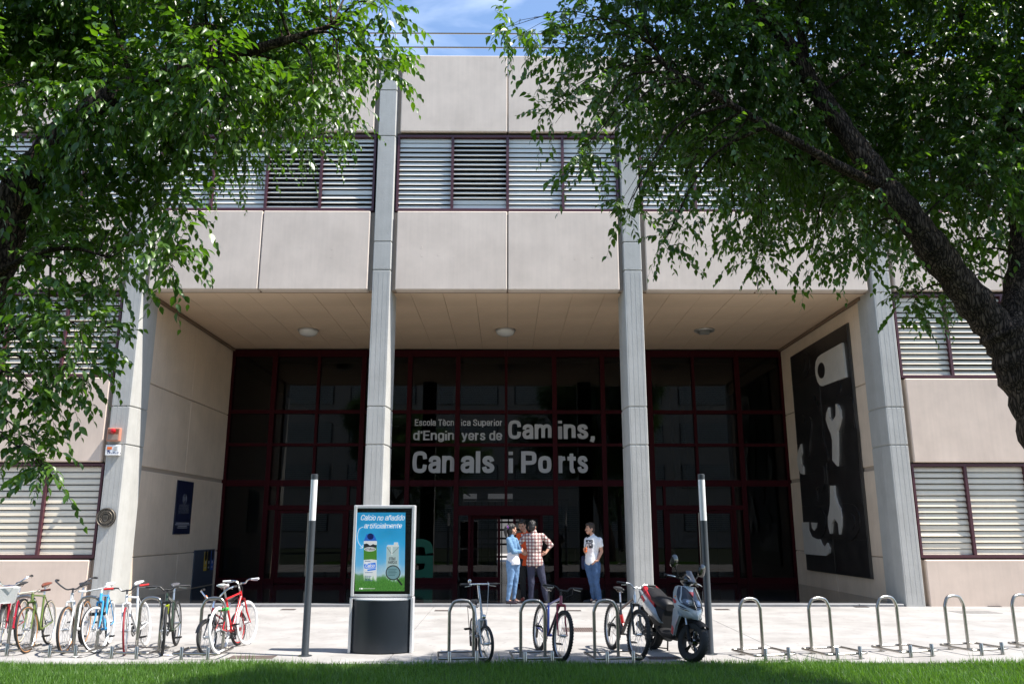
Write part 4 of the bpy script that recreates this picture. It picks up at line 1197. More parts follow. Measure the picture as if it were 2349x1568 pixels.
    for x, w, z in prof:
        for k in range(12):
            an = 2 * PI * k / 12; cy, cz = math.cos(an), math.sin(an)
            vs.append((sx + x, w * cy, sz + z + (.017 * cz if cz > 0 else .034 * cz * (1 - .5 * abs(cy)))))
    n = 12
    fs = [(i * n + j, i * n + (j + 1) % n, (i + 1) * n + (j + 1) % n, (i + 1) * n + j) for i in range(len(prof) - 1) for j in range(n)] + [tuple(reversed(range(n))), tuple((len(prof) - 1) * n + j for j in range(n))]
    m.add(vs, fs)
    sd = m.build('saddle', saddle, bk, smooth='all')
    m = MB()
    for s in (-1, 1): m.tube([(sx - .10, s * .03, sz - .012), (sx - .05, s * .022, sz - .045), (sx + .05, s * .022, sz - .045), (sx + .11, 0, sz - .015)], .004, 5)
    m.build('saddle_rails', M_CHROME, sd, smooth=True)
    # crank, pedals, chain
    m = MB(); ca = R(35)
    m.ring(bb + V(0, 0, -.055), .075 if not fold else .08, .006, 'y', 28, 5)
    for k in range(5):
        an = 2 * PI * k / 5; m.tube([bb + V(0, 0, -.055), bb + V(.075 * math.cos(an), .075 * math.sin(an), -.055)], .006, 4)
    pd = []
    for s in (-1, 1):
        e = bb + V(math.cos(ca) * .17 * s, -math.sin(ca) * .17 * s, s * .075)
        m.tube([bb + V(0, 0, s * .06), e], (.012, .009), 6); pd.append((e, s))
    cr = m.build('crank', M_DRIVE, bk, smooth=True)
    for e, s in pd:
        p = MB(); y = e.y + s * .05
        for dx in (-.035, .035): p.box(e.x + dx - .005, e.x + dx + .005, y - .045, y + .045, e.z - .011, e.z + .011)
        for dy in (-.045, 0, .045): p.box(e.x - .03, e.x + .03, y + dy - .006, y + dy + .006, e.z - .006, e.z + .006)
        p.build('pedal', M_DRIVE, cr)
    m = MB()
    m.tube([bb + V(0, .075, -.055), ax + V(0, .035, -.05)], .004, 4); m.tube([bb + V(0, -.075, -.055), ax + V(0, -.035, -.05)], .004, 4)
    m.ring(ax + V(0, 0, -.045), .033, .008, 'y', 16, 4)
    if style in ('mtb', 'susp', 'fold'): m.box(ax.x - .02, ax.x + .02, -.065, -.04, ax.z - .15, ax.z - .03); m.ring(ax + V(0, 0, -.05), .055, .008, 'y', 18, 4)
    m.build('chain', M_DRIVE, bk, smooth=True)
    # steered parts
    piv = crown
    axis = V(hx, hz).normalized()
    S = Matrix.Translation(piv) @ Matrix.Rotation(steer, 4, axis) @ Matrix.Translation(-piv)
    def steered(mb): mb.v = [tuple(S @ Vector(p)) for p in mb.v]; return mb
    m = MB(); fw = .036 + tr * .9
    fa = V(wb, Rw)
    m.tube([crown + V(0, 0, -fw), crown + V(0, 0, fw)], .018 if style not in ('mtb', 'susp') else .022, 8)
    for s in (-1, 1):
        m.tube([crown + V(0, 0, s * fw), crown + (fa - crown) * .55 + V(-.02, 0, s * fw), fa + V(0, 0, s * (fw + .006))], (.0145, .013, .009) if style != 'susp' else (.020, .018, .016), 8)
    m.tube([crown, crown + V(hx * .03, hz * .03)], .02, 8)
    steered(m).build('fork', fork, bk, smooth=True)
    wheel(bk, wb, Rw, tr, tyre_f, rim_f, S, wall_f, knob, rimw=rimw)
    wheel(bk, 0, Rw, tr, tyre_r, rim_r, None, wall_r, knob, rimw=rimw)
    # handlebar
    st = htop + axis * ((bar_h - htop.z) / axis.z)
    m = MB(); m.tube([htop - axis * .01, st], .0135 if not fold else .019, 8)
    ext = .02 if fold else (.09 if bar in ('bull', 'riser', 'flat') else .05)
    hb = st + V(ext, .0)
    m.tube([st + V(-.005, 0), hb], .014, 8)
    stem = steered(m).build('stem', post_m if bar_m is M_RUBBER else bar_m, bk, smooth=True)
    half = {'flat': [(0, 0, 0), (.02, .12, 0), (.0, .28, .0)], 'riser': [(0, 0, 0), (0, .06, 0), (-.01, .12, .045), (-.03, .30, .05)],
            'bull': [(0, 0, 0), (0, .17, 0), (.02, .195, .0), (.14, .21, .02)], 'up': [(0, 0, 0), (.01, .07, .0), (.03, .15, .06), (-.02, .24, .13), (-.12, .27, .14), (-.22, .275, .13)],
            'wide': [(0, 0, 0), (0, .07, .0), (.01, .13, .05), (-.02, .21, .12), (-.10, .26, .15), (-.17, .275, .15)]}[bar]
    pts = [(hb.x + x, -y, hb.z + z) for x, y, z in reversed(half[1:])] + [(hb.x + x, y, hb.z + z) for x, y, z in half]
    ps = smoothed(pts, 5) if bar != 'flat' else [Vector(p) for p in pts]
    m = MB(); m.tube(ps, .0115, 8)
    H = steered(m).build('handlebar', bar_m, bk, smooth=True)
    for s in (-1, 1):
        e1, e2 = [Vector((hb.x + x, s * y, hb.z + z)) for x, y, z in (half[-1], half[-2])]
        dv = (e2 - e1); gl = min(.125, dv.length * .95)
        g = MB(); g.tube([e1 - dv.normalized() * .006, e1 + dv.normalized() * gl], .0165, 10)
        steered(g).build('grip', grip, H, smooth=True)
        if bar in ('flat', 'riser', 'up') or fold:
            g = MB(); q = e1 + dv.normalized() * (gl + .02)
            g.tube([q, q + Vector((.035, 0, -.015)), e1 + dv.normalized() * .04 + Vector((.055, 0, -.03))], .0055, 5)
            steered(g).build('brake_lever', M_ALU, H, smooth=True)
    # brake cable looping from the bar to the crown
    if bar != 'bull':
        q = hb + V(.06, -.02, .10)
        m = MB(); m.tube(smoothed([hb + V(0, .03, .14), hb + V(.13, -.03, .09), crown + V(.09, .12, .03), crown + V(.02, .02, .02)], 6), .0032, 4)
        steered(m).build('brake_cable', extras.get('cable', M_RUBBER) if extras else M_RUBBER, bk, smooth=True)
    if extras:
        if extras.get('ulock'):
            m = MB(); c = crown + V(-.10, -.06)
            m.tube(smoothed([c + V(-.02, .13, -.03), c + V(.0, .0, -.05), c + V(.06, -.1, -.05)], 4), .011, 6); m.tube(smoothed([c + V(.02, .13, .05), c + V(.04, .0, .05), c + V(.10, -.1, .05)], 4), .011, 6)
            m.tube([c + V(.08, -.11, -.14), c + V(.08, -.11, .08)], .026, 8)
            m.build('u_lock', M_BLACK, bk, smooth=True)
        if extras.get('green_lock'):
            m = MB(); c = V(.10, .62)
            m.tube([c + V(-.05, .0, -.12), c + V(.06, -.01, .06)], .024, 10)
            m.build('lock_body', paint('lock green', (0.06, 0.62, 0.06)), bk, smooth=True)
            m = MB()
            for k in (.2, .5, .8): m.tube([c + V(-.05 + .11 * k, 0, -.12 + .18 * k), c + V(-.045 + .11 * k, 0, -.11 + .18 * k)], .0255, 10)
            m.tube(smoothed([c + V(-.05, 0, -.12), c + V(-.1, -.1, -.1), c + V(0, -.15, -.05), c + V(.06, -.01, .06)], 5), .008, 6)
            m.build('lock_rings', M_BLACK, bk, smooth=True)
        if extras.get('cable_lock'):
            m = MB(); c = V(.55, .45); c2 = V(.80, .52)
            m.tube(smoothed([V(.62, .62, .03), V(.55, .46, .06), V(.50, .34, .12), V(.66, .30, .10), V(.86, .38, .06), V(.92, .50, .03), V(.74, .58, .05)], 6), .016, 8)
            m.build('cable_lock', M_BLACK, bk, smooth=True)
        if extras.get('basket'):
            c = Vector((wb + .10, 0, .82)); m = MB()
            for s in (0, 1):
                z = (c.z - .11, c.z + .11)[s]; w = (.13, .17)[s]; l = (.10, .14)[s]
                m.tube([c + Vector((-l, -w, z - c.z)), c + Vector((l, -w, z - c.z)), c + Vector((l, w, z - c.z)), c + Vector((-l, w, z - c.z))], .006, 5, closed=True)
            m.build('basket', M_WHITE, bk)
            p = MB(); vs = [c + Vector((sx_ * (.10, .14)[k], sy_ * (.13, .17)[k], (-.11, .11)[k])) for k in (0, 1) for sx_, sy_ in ((-1, -1), (1, -1), (1, 1), (-1, 1))]
            p.add(vs, [(0, 1, 2, 3), (0, 4, 5, 1), (1, 5, 6, 2), (2, 6, 7, 3), (3, 7, 4, 0)])
            steered(p).build('basket_liner', mat('white basket liner', (0.70, 0.70, 0.69), .6, bump=.2), bk)
        if extras.get('rack'):
            m = MB()
            for s in (-1, 1): m.tube([(-.18, s * .06, Rw + .40), (.16, s * .06, Rw + .40)], .006, 5); m.tube([(-.05, s * .06, Rw + .40), (0, s * .06, Rw)], .005, 5)
            for x in (-.18, -.07, .04, .16): m.tube([(x, -.06, Rw + .40), (x, .06, Rw + .40)], .005, 5)
            m.build('carrier', M_DRIVE, bk, smooth=True)
        if extras.get('fender'):
            for cx, S_ in ((0, None), (wb, S)):
                m = MB(); vs = []
                for i in range(15):
                    a_ = R(20 + 140 * i / 14)
                    for y in (-.028, 0, .028): vs.append(Vector((cx + (Rw + .018 - abs(y) * .3) * math.cos(a_), y, Rw + (Rw + .018 - abs(y) * .3) * math.sin(a_))))
                m.add(vs, [(i * 3 + j, i * 3 + j + 1, i * 3 + 4 + j, i * 3 + 3 + j) for i in range(14) for j in range(2)])
                if S_: steered(m)
                m.build('mudguard', M_BLACK if extras['fender'] == 1 else extras['fender'], bk, smooth='all')
        if extras.get('bell'):
            m = MB(); m.ball(hb + V(-.01, .045, -.14), .026, 10, 8); steered(m).build('bell', extras['bell'], H, smooth=True)
        if extras.get('lamp'):
            m = MB(); m.ball(crown + V(.06, .05), (.03, .03, .035), 10, 8); steered(m).build('front_lamp', M_CHROME, bk, smooth=True)
        if extras.get('bottle'):
            m = MB(); p = bb + (hbot - bb) * .55; q = bb + (hbot - bb) * .80
            m.tube([p + V(.03, .03), q + V(.03, .03)], .028, 8); m.build('yellow_pump', paint('neon yellow', (0.65, 0.75, 0.02)), bk, smooth=True)
    return bk

P_ = paint
M_SADW = mat('white saddle', (0.78, 0.78, 0.77), .4); M_SADB = mat('brown leather', (0.17, 0.045, 0.025), .45); M_GRB = mat('brown grip leather', (0.085, 0.022, 0.016), .5)
bicycle('red town bicycle with a white front basket and black saddle at the left edge', (55, 1468), (-4, 1495), P_('deep red', (0.36, 0.012, 0.03)), style='step', bar='up', bar_m=M_CHROME, tr=.019, wall_f=mat('cream tyre wall', (0.6, 0.52, 0.4), .7), wall_r=mat('cream tyre wall', (0, 0, 0)),
        seat_h=.93, bar_h=.94, lean=R(2), steer=R(10), extras={'basket': 1, 'rack': 1, 'fender': 1, 'bell': M_CHROME}, wb=1.05)
bicycle('olive green road bicycle with brown saddle and brown grips', (122, 1471), (59.5, 1497), P_('olive', (0.12, 0.17, 0.035)), tyre_f=M_TYRE, wall_f=M_TAN, wall_r=mat('cream tyre wall', (0, 0, 0)), bar='flat', bar_m=mat('cream bar', (0.72, 0.68, 0.56), .4), grip=M_GRB, saddle=M_SADB, tr=.016,
        lean=R(5), steer=R(-7), seat_h=.93, bar_h=.86, fr=.017)
bicycle('white town bicycle with black upswept handlebar and tan tyre walls', (206, 1468), (146, 1498), P_('white', (0.78, 0.78, 0.78)), style='step', bar='up', bar_m=mat('dark bar', (0.10, 0.10, 0.105), .3, .8), wall_f=M_TAN, wall_r=M_TAN, tr=.019, lean=R(2), steer=R(-4), seat_h=.93, bar_h=.90, wb=1.03)
bicycle('sky blue single speed bicycle with white saddle, white bars and a black lock', (253, 1474), (218, 1496.5), P_('sky blue', (0.055, 0.36, 0.70)), bar='bull', bar_m=M_WHITE, grip=M_WHITE, saddle=M_SADW, rim_f=M_WHITE, rim_r=M_WHITE, tr=.014, rimw=1.5, lean=R(3), steer=R(-24), seat_h=.93, bar_h=.90, extras={'ulock': 1}, wb=.98)
bicycle('white single speed bicycle with red grips and a red front tyre', (344, 1474), (289, 1501), P_('white', (0, 0, 0)), tyre_f=mat('dark red tyre', (0.24, 0.012, 0.02), .6), tyre_r=mat('white tyre', (0.70, 0.70, 0.69), .6), rim_r=M_WHITE, bar='riser', bar_m=mat('dark bar', (0, 0, 0)), grip=mat('red grip', (0.62, 0.02, 0.02), .5), saddle=M_SADW,
        tr=.015, rimw=1.4, lean=R(9), steer=R(12), seat_h=.97, bar_h=.90)
bicycle('dark green mountain bicycle with black straight bar and grey saddle', (411, 1474), (374, 1501), P_('dark green', (0.03, 0.05, 0.028)), fork=P_('black', (0.012, 0.012, 0.013)), style='mtb', bar='riser', bar_m=M_BLACK, saddle=mat('grey saddle', (0.09, 0.09, 0.10), .5), tr=.022, lean=R(4), steer=R(12), seat_h=.93, bar_h=.90, extras={'bottle': 1})
bicycle('small dark red folding bicycle with wide handlebar and orange bell behind the red bicycle', (543, 1480), (474, 1501), P_('wine red', (0.22, 0.01, 0.015)), fork=P_('black', (0, 0, 0)), style='fold', Rw=.245, tr=.021, bar='wide', bar_m=M_CHROME, rim_r=mat('red rim', (0.5, 0.02, 0.02), .4), seat_h=.72, bar_h=.76, lean=R(4), steer=R(-6), wb=.98,
        extras={'fender': 1, 'rack': 1, 'bell': mat('orange bell', (0.55, 0.13, 0.02), .3)})
bicycle('bright red bicycle with white wheels, white saddle and a green lock', (504.5, 1499.5), (566.5, 1478), P_('bright red', (0.58, 0.012, 0.016)), tyre_f=mat('white tyre', (0, 0, 0)), tyre_r=mat('white tyre', (0, 0, 0)), rim_f=M_WHITE, rim_r=M_WHITE, bar='riser', bar_m=M_CHROME, grip=M_WHITE, saddle=M_SADW, tr=.016, rimw=1.5,
        lean=R(-7), steer=R(-6), seat_h=.96, bar_h=.95, anchor='rear', extras={'green_lock': 1})
bicycle('silver folding bicycle with tall handlebar stem and white cables', (1078, 1485), (1115, 1519), P_('silver', (0.55, 0.56, 0.58)), style='fold', Rw=.245, tr=.022, bar='flat', bar_m=M_CHROME, seat_h=.74, bar_h=1.02, lean=R(4), steer=R(15), wb=1.0, extras={'cable_lock': 1, 'cable': M_WHITE, 'lamp': 1, 'bell': M_CHROME, 'rack': 1})
bicycle('mountain bicycle with knobbly tyres, dark red fork and blue seat tube', (1227, 1487), (1285, 1515.5), P_('blue', (0.035, 0.06, 0.34)), fork=P_('crimson', (0.32, 0.014, 0.04)), head=P_('crimson', (0, 0, 0)), down=P_('dark plum', (0.06, 0.015, 0.04)), style='mtb', bar='riser', bar_m=M_BLACK, Rw=.335, tr=.028, knob=True, lean=R(-6), steer=R(4), seat_h=.93, bar_h=.93, post_m=M_BLACK, wb=1.04)
bicycle('black and silver full suspension mountain bicycle with a red spring beside the scooter', (1392, 1483), (1461, 1512), P_('black', (0, 0, 0)), fork=P_('black', (0, 0, 0)), head=M_ALU, style='susp', bar='riser', bar_m=M_ALU, Rw=.335, tr=.028, knob=True, lean=R(-5), steer=R(5), seat_h=.90, bar_h=.96, wb=1.06)

# ---------------------------------------------------------------- scooter
def loft(mb, secs, mi=0, caps=True):
    n = len(secs[0]); vs = [Vector(p) for s in secs for p in s]
    fs = [(i * n + j, i * n + (j + 1) % n, (i + 1) * n + (j + 1) % n, (i + 1) * n + j) for i in range(len(secs) - 1) for j in range(n)]
    if caps: fs += [tuple(reversed(range(n))), tuple((len(secs) - 1) * n + j for j in range(n))]
    return mb.add(vs, fs, mi)
def sup(c, a, b, n=14, e=2.6, sl=0.0):
    """A rounded box outline across y-z at c, half sizes a (y) and b (z); sl slants it along x with height."""
    o = []
    for k in range(n):
        t = 2 * PI * k / n; ct, st = math.cos(t), math.sin(t)
        z = b * abs(st) ** (2 / e) * (1 if st > 0 else -1)
        o.append(Vector((c[0] + sl * z, c[1] + a * abs(ct) ** (2 / e) * (1 if ct > 0 else -1), c[2] + z)))
    return o
a_, b_ = at(1470, 1478, z=0), at(1587, 1518, z=0)
dv = b_ - a_; yaw = math.atan2(dv.y, dv.x)
wb = 1.30
o = b_ - Vector((math.cos(yaw), math.sin(yaw), 0)) * wb
SCO = thing('motor_scooter', (o.x, o.y, 0), 'pale grey and black motor scooter with a red-edged seat leaning on its stand', 'scooter')
SCO.rotation_mode = 'QUATERNION'
SCO.rotation_quaternion = Quaternion((0, 0, 1), yaw) @ Quaternion((1, 0, 0), R(-7))
M_SGREY = mat('scooter pale blue grey', (0.39, 0.425, 0.45), .22, coat=.7)
M_SBLK = mat('scooter gloss black', (0.008, 0.008, 0.009), .18, coat=.5); M_SMAT = mat('scooter matt black', (0.008, 0.008, 0.009), .6, spec=.25)
M_SRED = mat('scooter red', (0.50, 0.02, 0.035), .35); M_SEAT = mat('scooter seat vinyl', (0.011, 0.011, 0.013), .5, bump=.1, bscale=150, spec=.3)
M_LENS = mat('headlamp lens', (0.10, 0.11, 0.12), .08, .3, coat=1.0); M_ORNG = mat('orange reflector', (0.7, 0.2, 0.01), .3)
steer = R(20)
SA = Vector((-math.cos(R(64)), 0, math.sin(R(64))))
pv = Vector((wb - .20, 0, .70))
ST = Matrix.Translation(pv) @ Matrix.Rotation(steer, 4, SA) @ Matrix.Translation(-pv)
def st_(mb): mb.v = [tuple(ST @ Vector(p)) for p in mb.v]; return mb
RS = .265
def sc_wheel(cx, fn):
    m = MB(); m.ring((cx, 0, RS), .178, .012, 'y', 36, 6); m.lathe([(.05, -.05), (.05, .05)], 14, Matrix.Translation((cx, 0, RS)) @ Matrix.Rotation(R(90), 4, 'X'))
    for k in range(5):
        for q in (-.13, .13):
            an = 2 * PI * k / 5 + .3
            m.tube([(cx + .045 * math.cos(an), 0, RS + .045 * math.sin(an)), (cx + .178 * math.cos(an + q), 0, RS + .178 * math.sin(an + q))], (.014, .011), 6)
    w = fn(m).build('wheel', M_SBLK, SCO, smooth=True)
    m = MB(); vs = []
    prof = [(.165, -.045), (.195, -.058), (.235, -.058), (.258, -.035), (.265, 0), (.258, .035), (.235, .058), (.195, .058), (.165, .045)]
    for i in range(48):
        an = 2 * PI * i / 48
        for r, y in prof: vs.append(Vector((cx + r * math.cos(an), y, RS + r * math.sin(an))))
    n = len(prof)
    m.add(vs, [(i * n + j, i * n + (j + 1) % n, ((i + 1) % 48) * n + (j + 1) % n, ((i + 1) % 48) * n + j) for i in range(48) for j in range(n)])
    for i in range(30):
        an = 2 * PI * i / 30
        for s in (-1, 1): m.box(-.004, .0045, -.004, .028, -.006, .006, 0, Matrix.Translation((cx, 0, RS)) @ Matrix.Rotation(-an, 4, 'Y') @ Matrix.Translation((.262, s * .015, 0)) @ Matrix.Rotation(s * .5, 4, 'X'))
    fn(m).build('tyre', M_TYRE, w, smooth=True)
    m = MB()
    for k in range(18):
        an = 2 * PI * k / 18; m.tube([(cx + .065 * math.cos(an), .066, RS + .065 * math.sin(an)), (cx + .105 * math.cos(an + .25), .066, RS + .105 * math.sin(an + .25))], .008, 4)
    m.ring((cx, .066, RS), .108, .006, 'y', 28, 4); m.ring((cx, .066, RS), .062, .007, 'y', 24, 4)
    fn(m).build('brake_disc', M_DRIVE, w, smooth=True)
    return w
sc_wheel(wb, st_); sc_wheel(0.0, lambda q: q)
m = MB()
for s in (-1, 1):
    top = Vector((wb, s * .085, RS)) + SA * .46
    m.tube([Vector((wb + .01, s * .085, RS)), Vector((wb + .01, s * .085, RS)) + SA * .22], .026, 10)
    m.tube([Vector((wb + .01, s * .085, RS)) + SA * .2, top], .017, 10, mi=1)
st_(m).build('fork', [M_SMAT, M_ALU], SCO, smooth=True)
m = MB(); vs = []
for i in range(13):
    an = R(50 + 92 * i / 12)
    for y, dr in ((-.075, -.03), (-.06, .01), (0, .022), (.06, .01), (.075, -.03)): vs.append(Vector((wb + (RS + .02 + dr) * math.cos(an), y, RS + (RS + .02 + dr) * math.sin(an))))
m.add(vs, [(i * 5 + j, i * 5 + j + 1, i * 5 + 6 + j, i * 5 + 5 + j) for i in range(12) for j in range(4)])
st_(m).build('front_mudguard', M_SMAT, SCO, smooth='all')
# body core, floor and engine
m = MB()
loft(m, [sup((-.25, 0, .66), .09, .07), sup((-.05, 0, .60), .13, .14), sup((.20, 0, .52), .15, .18), sup((.40, 0, .50), .145, .21), sup((.50, 0, .46), .12, .17)])
loft(m, [sup((.42, 0, .33), .15, .07), sup((.60, 0, .27), .17, .045), sup((.90, 0, .27), .165, .045), sup((1.0, 0, .33), .14, .06)])
loft(m, [sup((.95, 0, .36), .16, .10, sl=-.35), sup((.99, 0, .55), .17, .12, sl=-.3), sup((.93, 0, .80), .15, .12, sl=-.3)])
m.build('body_core', M_SMAT, SCO, smooth=True)
m = MB()
loft(m, [sup((-.12, .10, .28), .05, .10), sup((.10, .11, .27), .08, .11), (sup((.34, .09, .25), .08, .09))])
m.tube([(.30, -.12, .24), (.05, -.15, .22), (-.22, -.17, .33)], (.03, .05, .05), 10)
m.build('engine', M_DRIVE, SCO, smooth=True)
m = MB(); m.tube([(.02, .13, .30), (-.10, .13, .62)], .012, 6)
hel = [Vector((.02, .13, .36)) + Vector((-.12, 0, .24)) * (k / 60) + Vector((.028 * math.cos(k * .7), .028 * math.sin(k * .7), 0)) for k in range(61)]
m.tube(hel, .007, 5); m.build('rear_shock', M_ORNG, SCO, smooth=True)
# tail side panels, rising to the back
for s in (-1, 1):
    m = MB(); lo, hi = [], []
    out = [(.52, .42), (.30, .60), (.02, .74), (-.28, .84), (-.36, .82), (-.26, .70), (-.06, .56), (.14, .50), (.34, .46)]
    c = len(out)
    vs = [(x, s * (.165 - .05 * max(0, -x) - .03 * max(0, x - .2)), z) for x, z in out] + [(x, s * .10, z) for x, z in out]
    vs += [(.05, s * .195, .65), (.05, s * .10, .65)]
    fs = [(i, (i + 1) % c, 2 * c) for i in range(c)] + [(i, c + i, c + (i + 1) % c, (i + 1) % c) for i in range(c)]
    m.add(vs, fs)
    t = m.build('tail_panel', M_SGREY, SCO, smooth='all', fix=True)
    m = MB()
    m.slab([(.0, .70), (-.14, .76), (-.16, .735), (-.04, .66)], lambda u, v, d: Vector((u, s * d, v)), .17, .192)
    m.build('tail_decal', M_SRED, t)
# seat: black pad with a red back edge
def seat_sec(x, zt, zb, w): 
    return [Vector((x, y * w, zb + (zt - zb) * h)) for y, h in ((-.8, 0), (-1, .35), (-.96, .72), (-.7, .95), (-.3, 1), (.3, 1), (.7, .95), (.96, .72), (1, .35), (.8, 0))]
m = MB(); loft(m, [seat_sec(.52, .70, .60, .07), seat_sec(.46, .765, .60, .12), seat_sec(.30, .80, .64, .15), seat_sec(.16, .795, .68, .155), seat_sec(.09, .830, .70, .148), seat_sec(-.08, .888, .76, .138), seat_sec(-.215, .918, .82, .108)])
m.build('seat', M_SEAT, SCO, smooth=True)
m = MB(); loft(m, [seat_sec(.26, .70, .60, .152), seat_sec(.10, .80, .66, .162), seat_sec(-.08, .876, .74, .160), seat_sec(-.24, .922, .80, .140), seat_sec(-.31, .915, .83, .08), seat_sec(-.33, .90, .86, .04)])
m.build('seat_edge', M_SRED, SCO, smooth=True)
MB().tube(smoothed([(-.20, .12, .83), (-.34, .12, .86), (-.38, 0, .87), (-.34, -.12, .86), (-.20, -.12, .83)], 4), .016, 8).build('grab_rail', M_SBLK, SCO, smooth=True)
m = MB(); loft(m, [sup((-.36, 0, .80), .07, .04), sup((-.40, 0, .78), .06, .035)]); m.build('tail_lamp', mat('tail lamp red', (0.4, 0.01, 0.01), .15), SCO, smooth=True)
m = MB(); m.box(-.47, -.46, -.09, .09, .42, .58, 0); m.tube([(-.28, 0, .70), (-.46, 0, .52)], .03, 6); m.build('plate_holder', M_SMAT, SCO)
# front apron with its beak
def ap(z, xf, xb, w): 
    return [Vector((xb, -w, z - .02)), Vector((xb + (xf - xb) * .45, -w * .93, z)), Vector((xf - .03, -w * .45, z + .0)), Vector((xf, 0, z)), Vector((xf - .03, w * .45, z)), Vector((xb + (xf - xb) * .45, w * .93, z)), Vector((xb, w, z - .02)), Vector((xb - .02, w * .5, z)), Vector((xb - .02, -w * .5, z))]
m = MB(); loft(m, [ap(.565, 1.40, 1.22, .055), ap(.60, 1.40, 1.14, .13), ap(.68, 1.36, 1.06, .19), ap(.78, 1.27, 1.00, .20), ap(.90, 1.16, .96, .185), ap(.985, 1.08, .94, .155)])
A = m.build('front_apron', M_SGREY, SCO, smooth=True, fix=True)
for s in (-1, 1):
    m = MB()
    out = [(1.06, .70), (.985, .66), (.97, .50), (.96, .33), (1.03, .31), (1.08, .45), (1.17, .58)]
    m.slab(out, lambda u, v, d: Vector((u, s * d, v)), .14, .178); m.build('leg_shield', M_SGREY, SCO, fix=True, bevel=.006)
    m = MB(); m.slab([(.975, .44), (.965, .335), (1.025, .315), (1.04, .40)], lambda u, v, d: Vector((u, s * d, v)), .17, .183); m.build('red_decal', M_SRED, SCO)
SEC = [(.565, 1.40, 1.22, .055), (.60, 1.40, 1.14, .13), (.68, 1.36, 1.06, .19), (.78, 1.27, 1.00, .20), (.90, 1.16, .96, .185), (.985, 1.08, .94, .155)]
def face_pt(z, s, off):
    for a, b in zip(SEC[:-1], SEC[1:]):
        if z <= b[0] or b is SEC[-1]:
            t = (z - a[0]) / (b[0] - a[0]); xf, xb, w = (a[k] + (b[k] - a[k]) * t for k in (1, 2, 3)); break
    q = abs(s)
    K = [(0, xf), (.45, xf - .03), (.93, xb + (xf - xb) * .45), (1.0, xb)]
    for (q0, x0), (q1, x1) in zip(K[:-1], K[1:]):
        if q <= q1: x = x0 + (x1 - x0) * (q - q0) / (q1 - q0); break
    n = Vector((1, s * .8, .55)).normalized()
    return Vector((x, s * w, z)) + n * off
def patch(name, rows, mtl, off, th=.004, n=8, nz=3):
    m = MB(); vs = []; R_ = []
    for (z0, a0, b0), (z1, a1, b1) in zip(rows[:-1], rows[1:]):
        for k in range(nz): t = k / nz; R_.append((z0 + (z1 - z0) * t, a0 + (a1 - a0) * t, b0 + (b1 - b0) * t))
    R_.append(rows[-1])
    for z, a, b in R_: vs += [face_pt(z, a + (b - a) * i / n, off) for i in range(n + 1)]
    m.add(vs, [(r * (n + 1) + i, r * (n + 1) + i + 1, (r + 1) * (n + 1) + i + 1, (r + 1) * (n + 1) + i) for r in range(len(R_) - 1) for i in range(n)])
    return m.build(name, mtl, A, smooth='all')
patch('dark_mask', [(.978, -.86, .86), (.93, -.92, .92), (.86, -.94, .94), (.80, -.93, .93), (.755, -.84, .84), (.715, -.58, .58), (.69, -.15, .15)], M_SBLK, .006, n=16)
for s in (-1, 1):
    patch('headlamp', [(.815, s * .10, s * .60), (.79, s * .08, s * .72), (.76, s * .08, s * .70), (.73, s * .10, s * .42)], M_LENS, .016)
    patch('headlamp_reflector', [(.80, s * .22, s * .48), (.775, s * .18, s * .55), (.75, s * .24, s * .40)], mat('lamp reflector', (0.45, 0.46, 0.48), .15, .9), .019)
    patch('grey_trim', [(.978, s * .60, s * .67), (.88, s * .66, s * .73), (.80, s * .76, s * .84), (.755, s * .70, s * .82)], M_SGREY, .011, n=2)
    patch('air_slot', [(.725, s * .90, s * .96), (.70, s * .66, s * .92), (.688, s * .60, s * .78)], M_SBLK, .006, n=4)
    patch('air_slot', [(.69, s * .86, s * .96), (.672, s * .60, s * .88), (.66, s * .52, s * .70)], M_SBLK, .006, n=4)
    patch('red_decal', [(.80, s * .985, s * 1.0), (.77, s * .95, s * 1.0), (.74, s * .97, s * 1.0)], M_SRED, .008, n=2)
for s in (-1, 1): MB().ball(face_pt(.835, s * .965, .004), (.022, .010, .010), 8, 6).build('indicator', M_ORNG, A, smooth=True)
patch('grey_trim', [(.985, -.55, .55), (.955, -.34, .34), (.915, -.14, .14)], M_SGREY, .013)
patch('red_decal', [(.912, -.17, .17), (.885, -.10, .10), (.85, -.01, .01)], M_SRED, .015, n=4)
# handlebar cowl, bars, mirrors
m = MB(); loft(m, [sup((.90, 0, 1.06), .06, .05), sup((.97, 0, 1.08), .10, .075, sl=-.3), sup((1.04, 0, 1.10), .10, .07, sl=-.5), sup((1.10, 0, 1.07), .07, .045, sl=-.5), sup((1.13, 0, 1.04), .03, .02)])
m.tube([(.98, 0, .95), (.99, 0, 1.06)], .05, 10)
CW = st_(m).build('handlebar_cowl', M_SBLK, SCO, smooth=True)
m = MB(); vs = []
for i in range(7):
    t = i / 6
    for j in range(9):
        q = (j - 4) / 4
        vs.append(Vector((1.145 - .13 * t - .05 * q * q, q * (.10 - .045 * t), 1.06 + .15 * t - .012 * q * q)))
m.add(vs, [(i * 9 + j, i * 9 + j + 1, i * 9 + 10 + j, i * 9 + 9 + j) for i in range(6) for j in range(8)])
st_(m).build('fly_screen', mat('smoked screen', (0.02, 0.022, 0.026), .05, coat=1.0), CW, smooth='all')
m = MB(); m.tube(smoothed([(.86, -.34, 1.06), (.93, -.18, 1.07), (.98, 0, 1.06), (.93, .18, 1.07), (.86, .34, 1.06)], 5), .013, 8)
HB = st_(m).build('handlebar', M_SMAT, SCO, smooth=True)
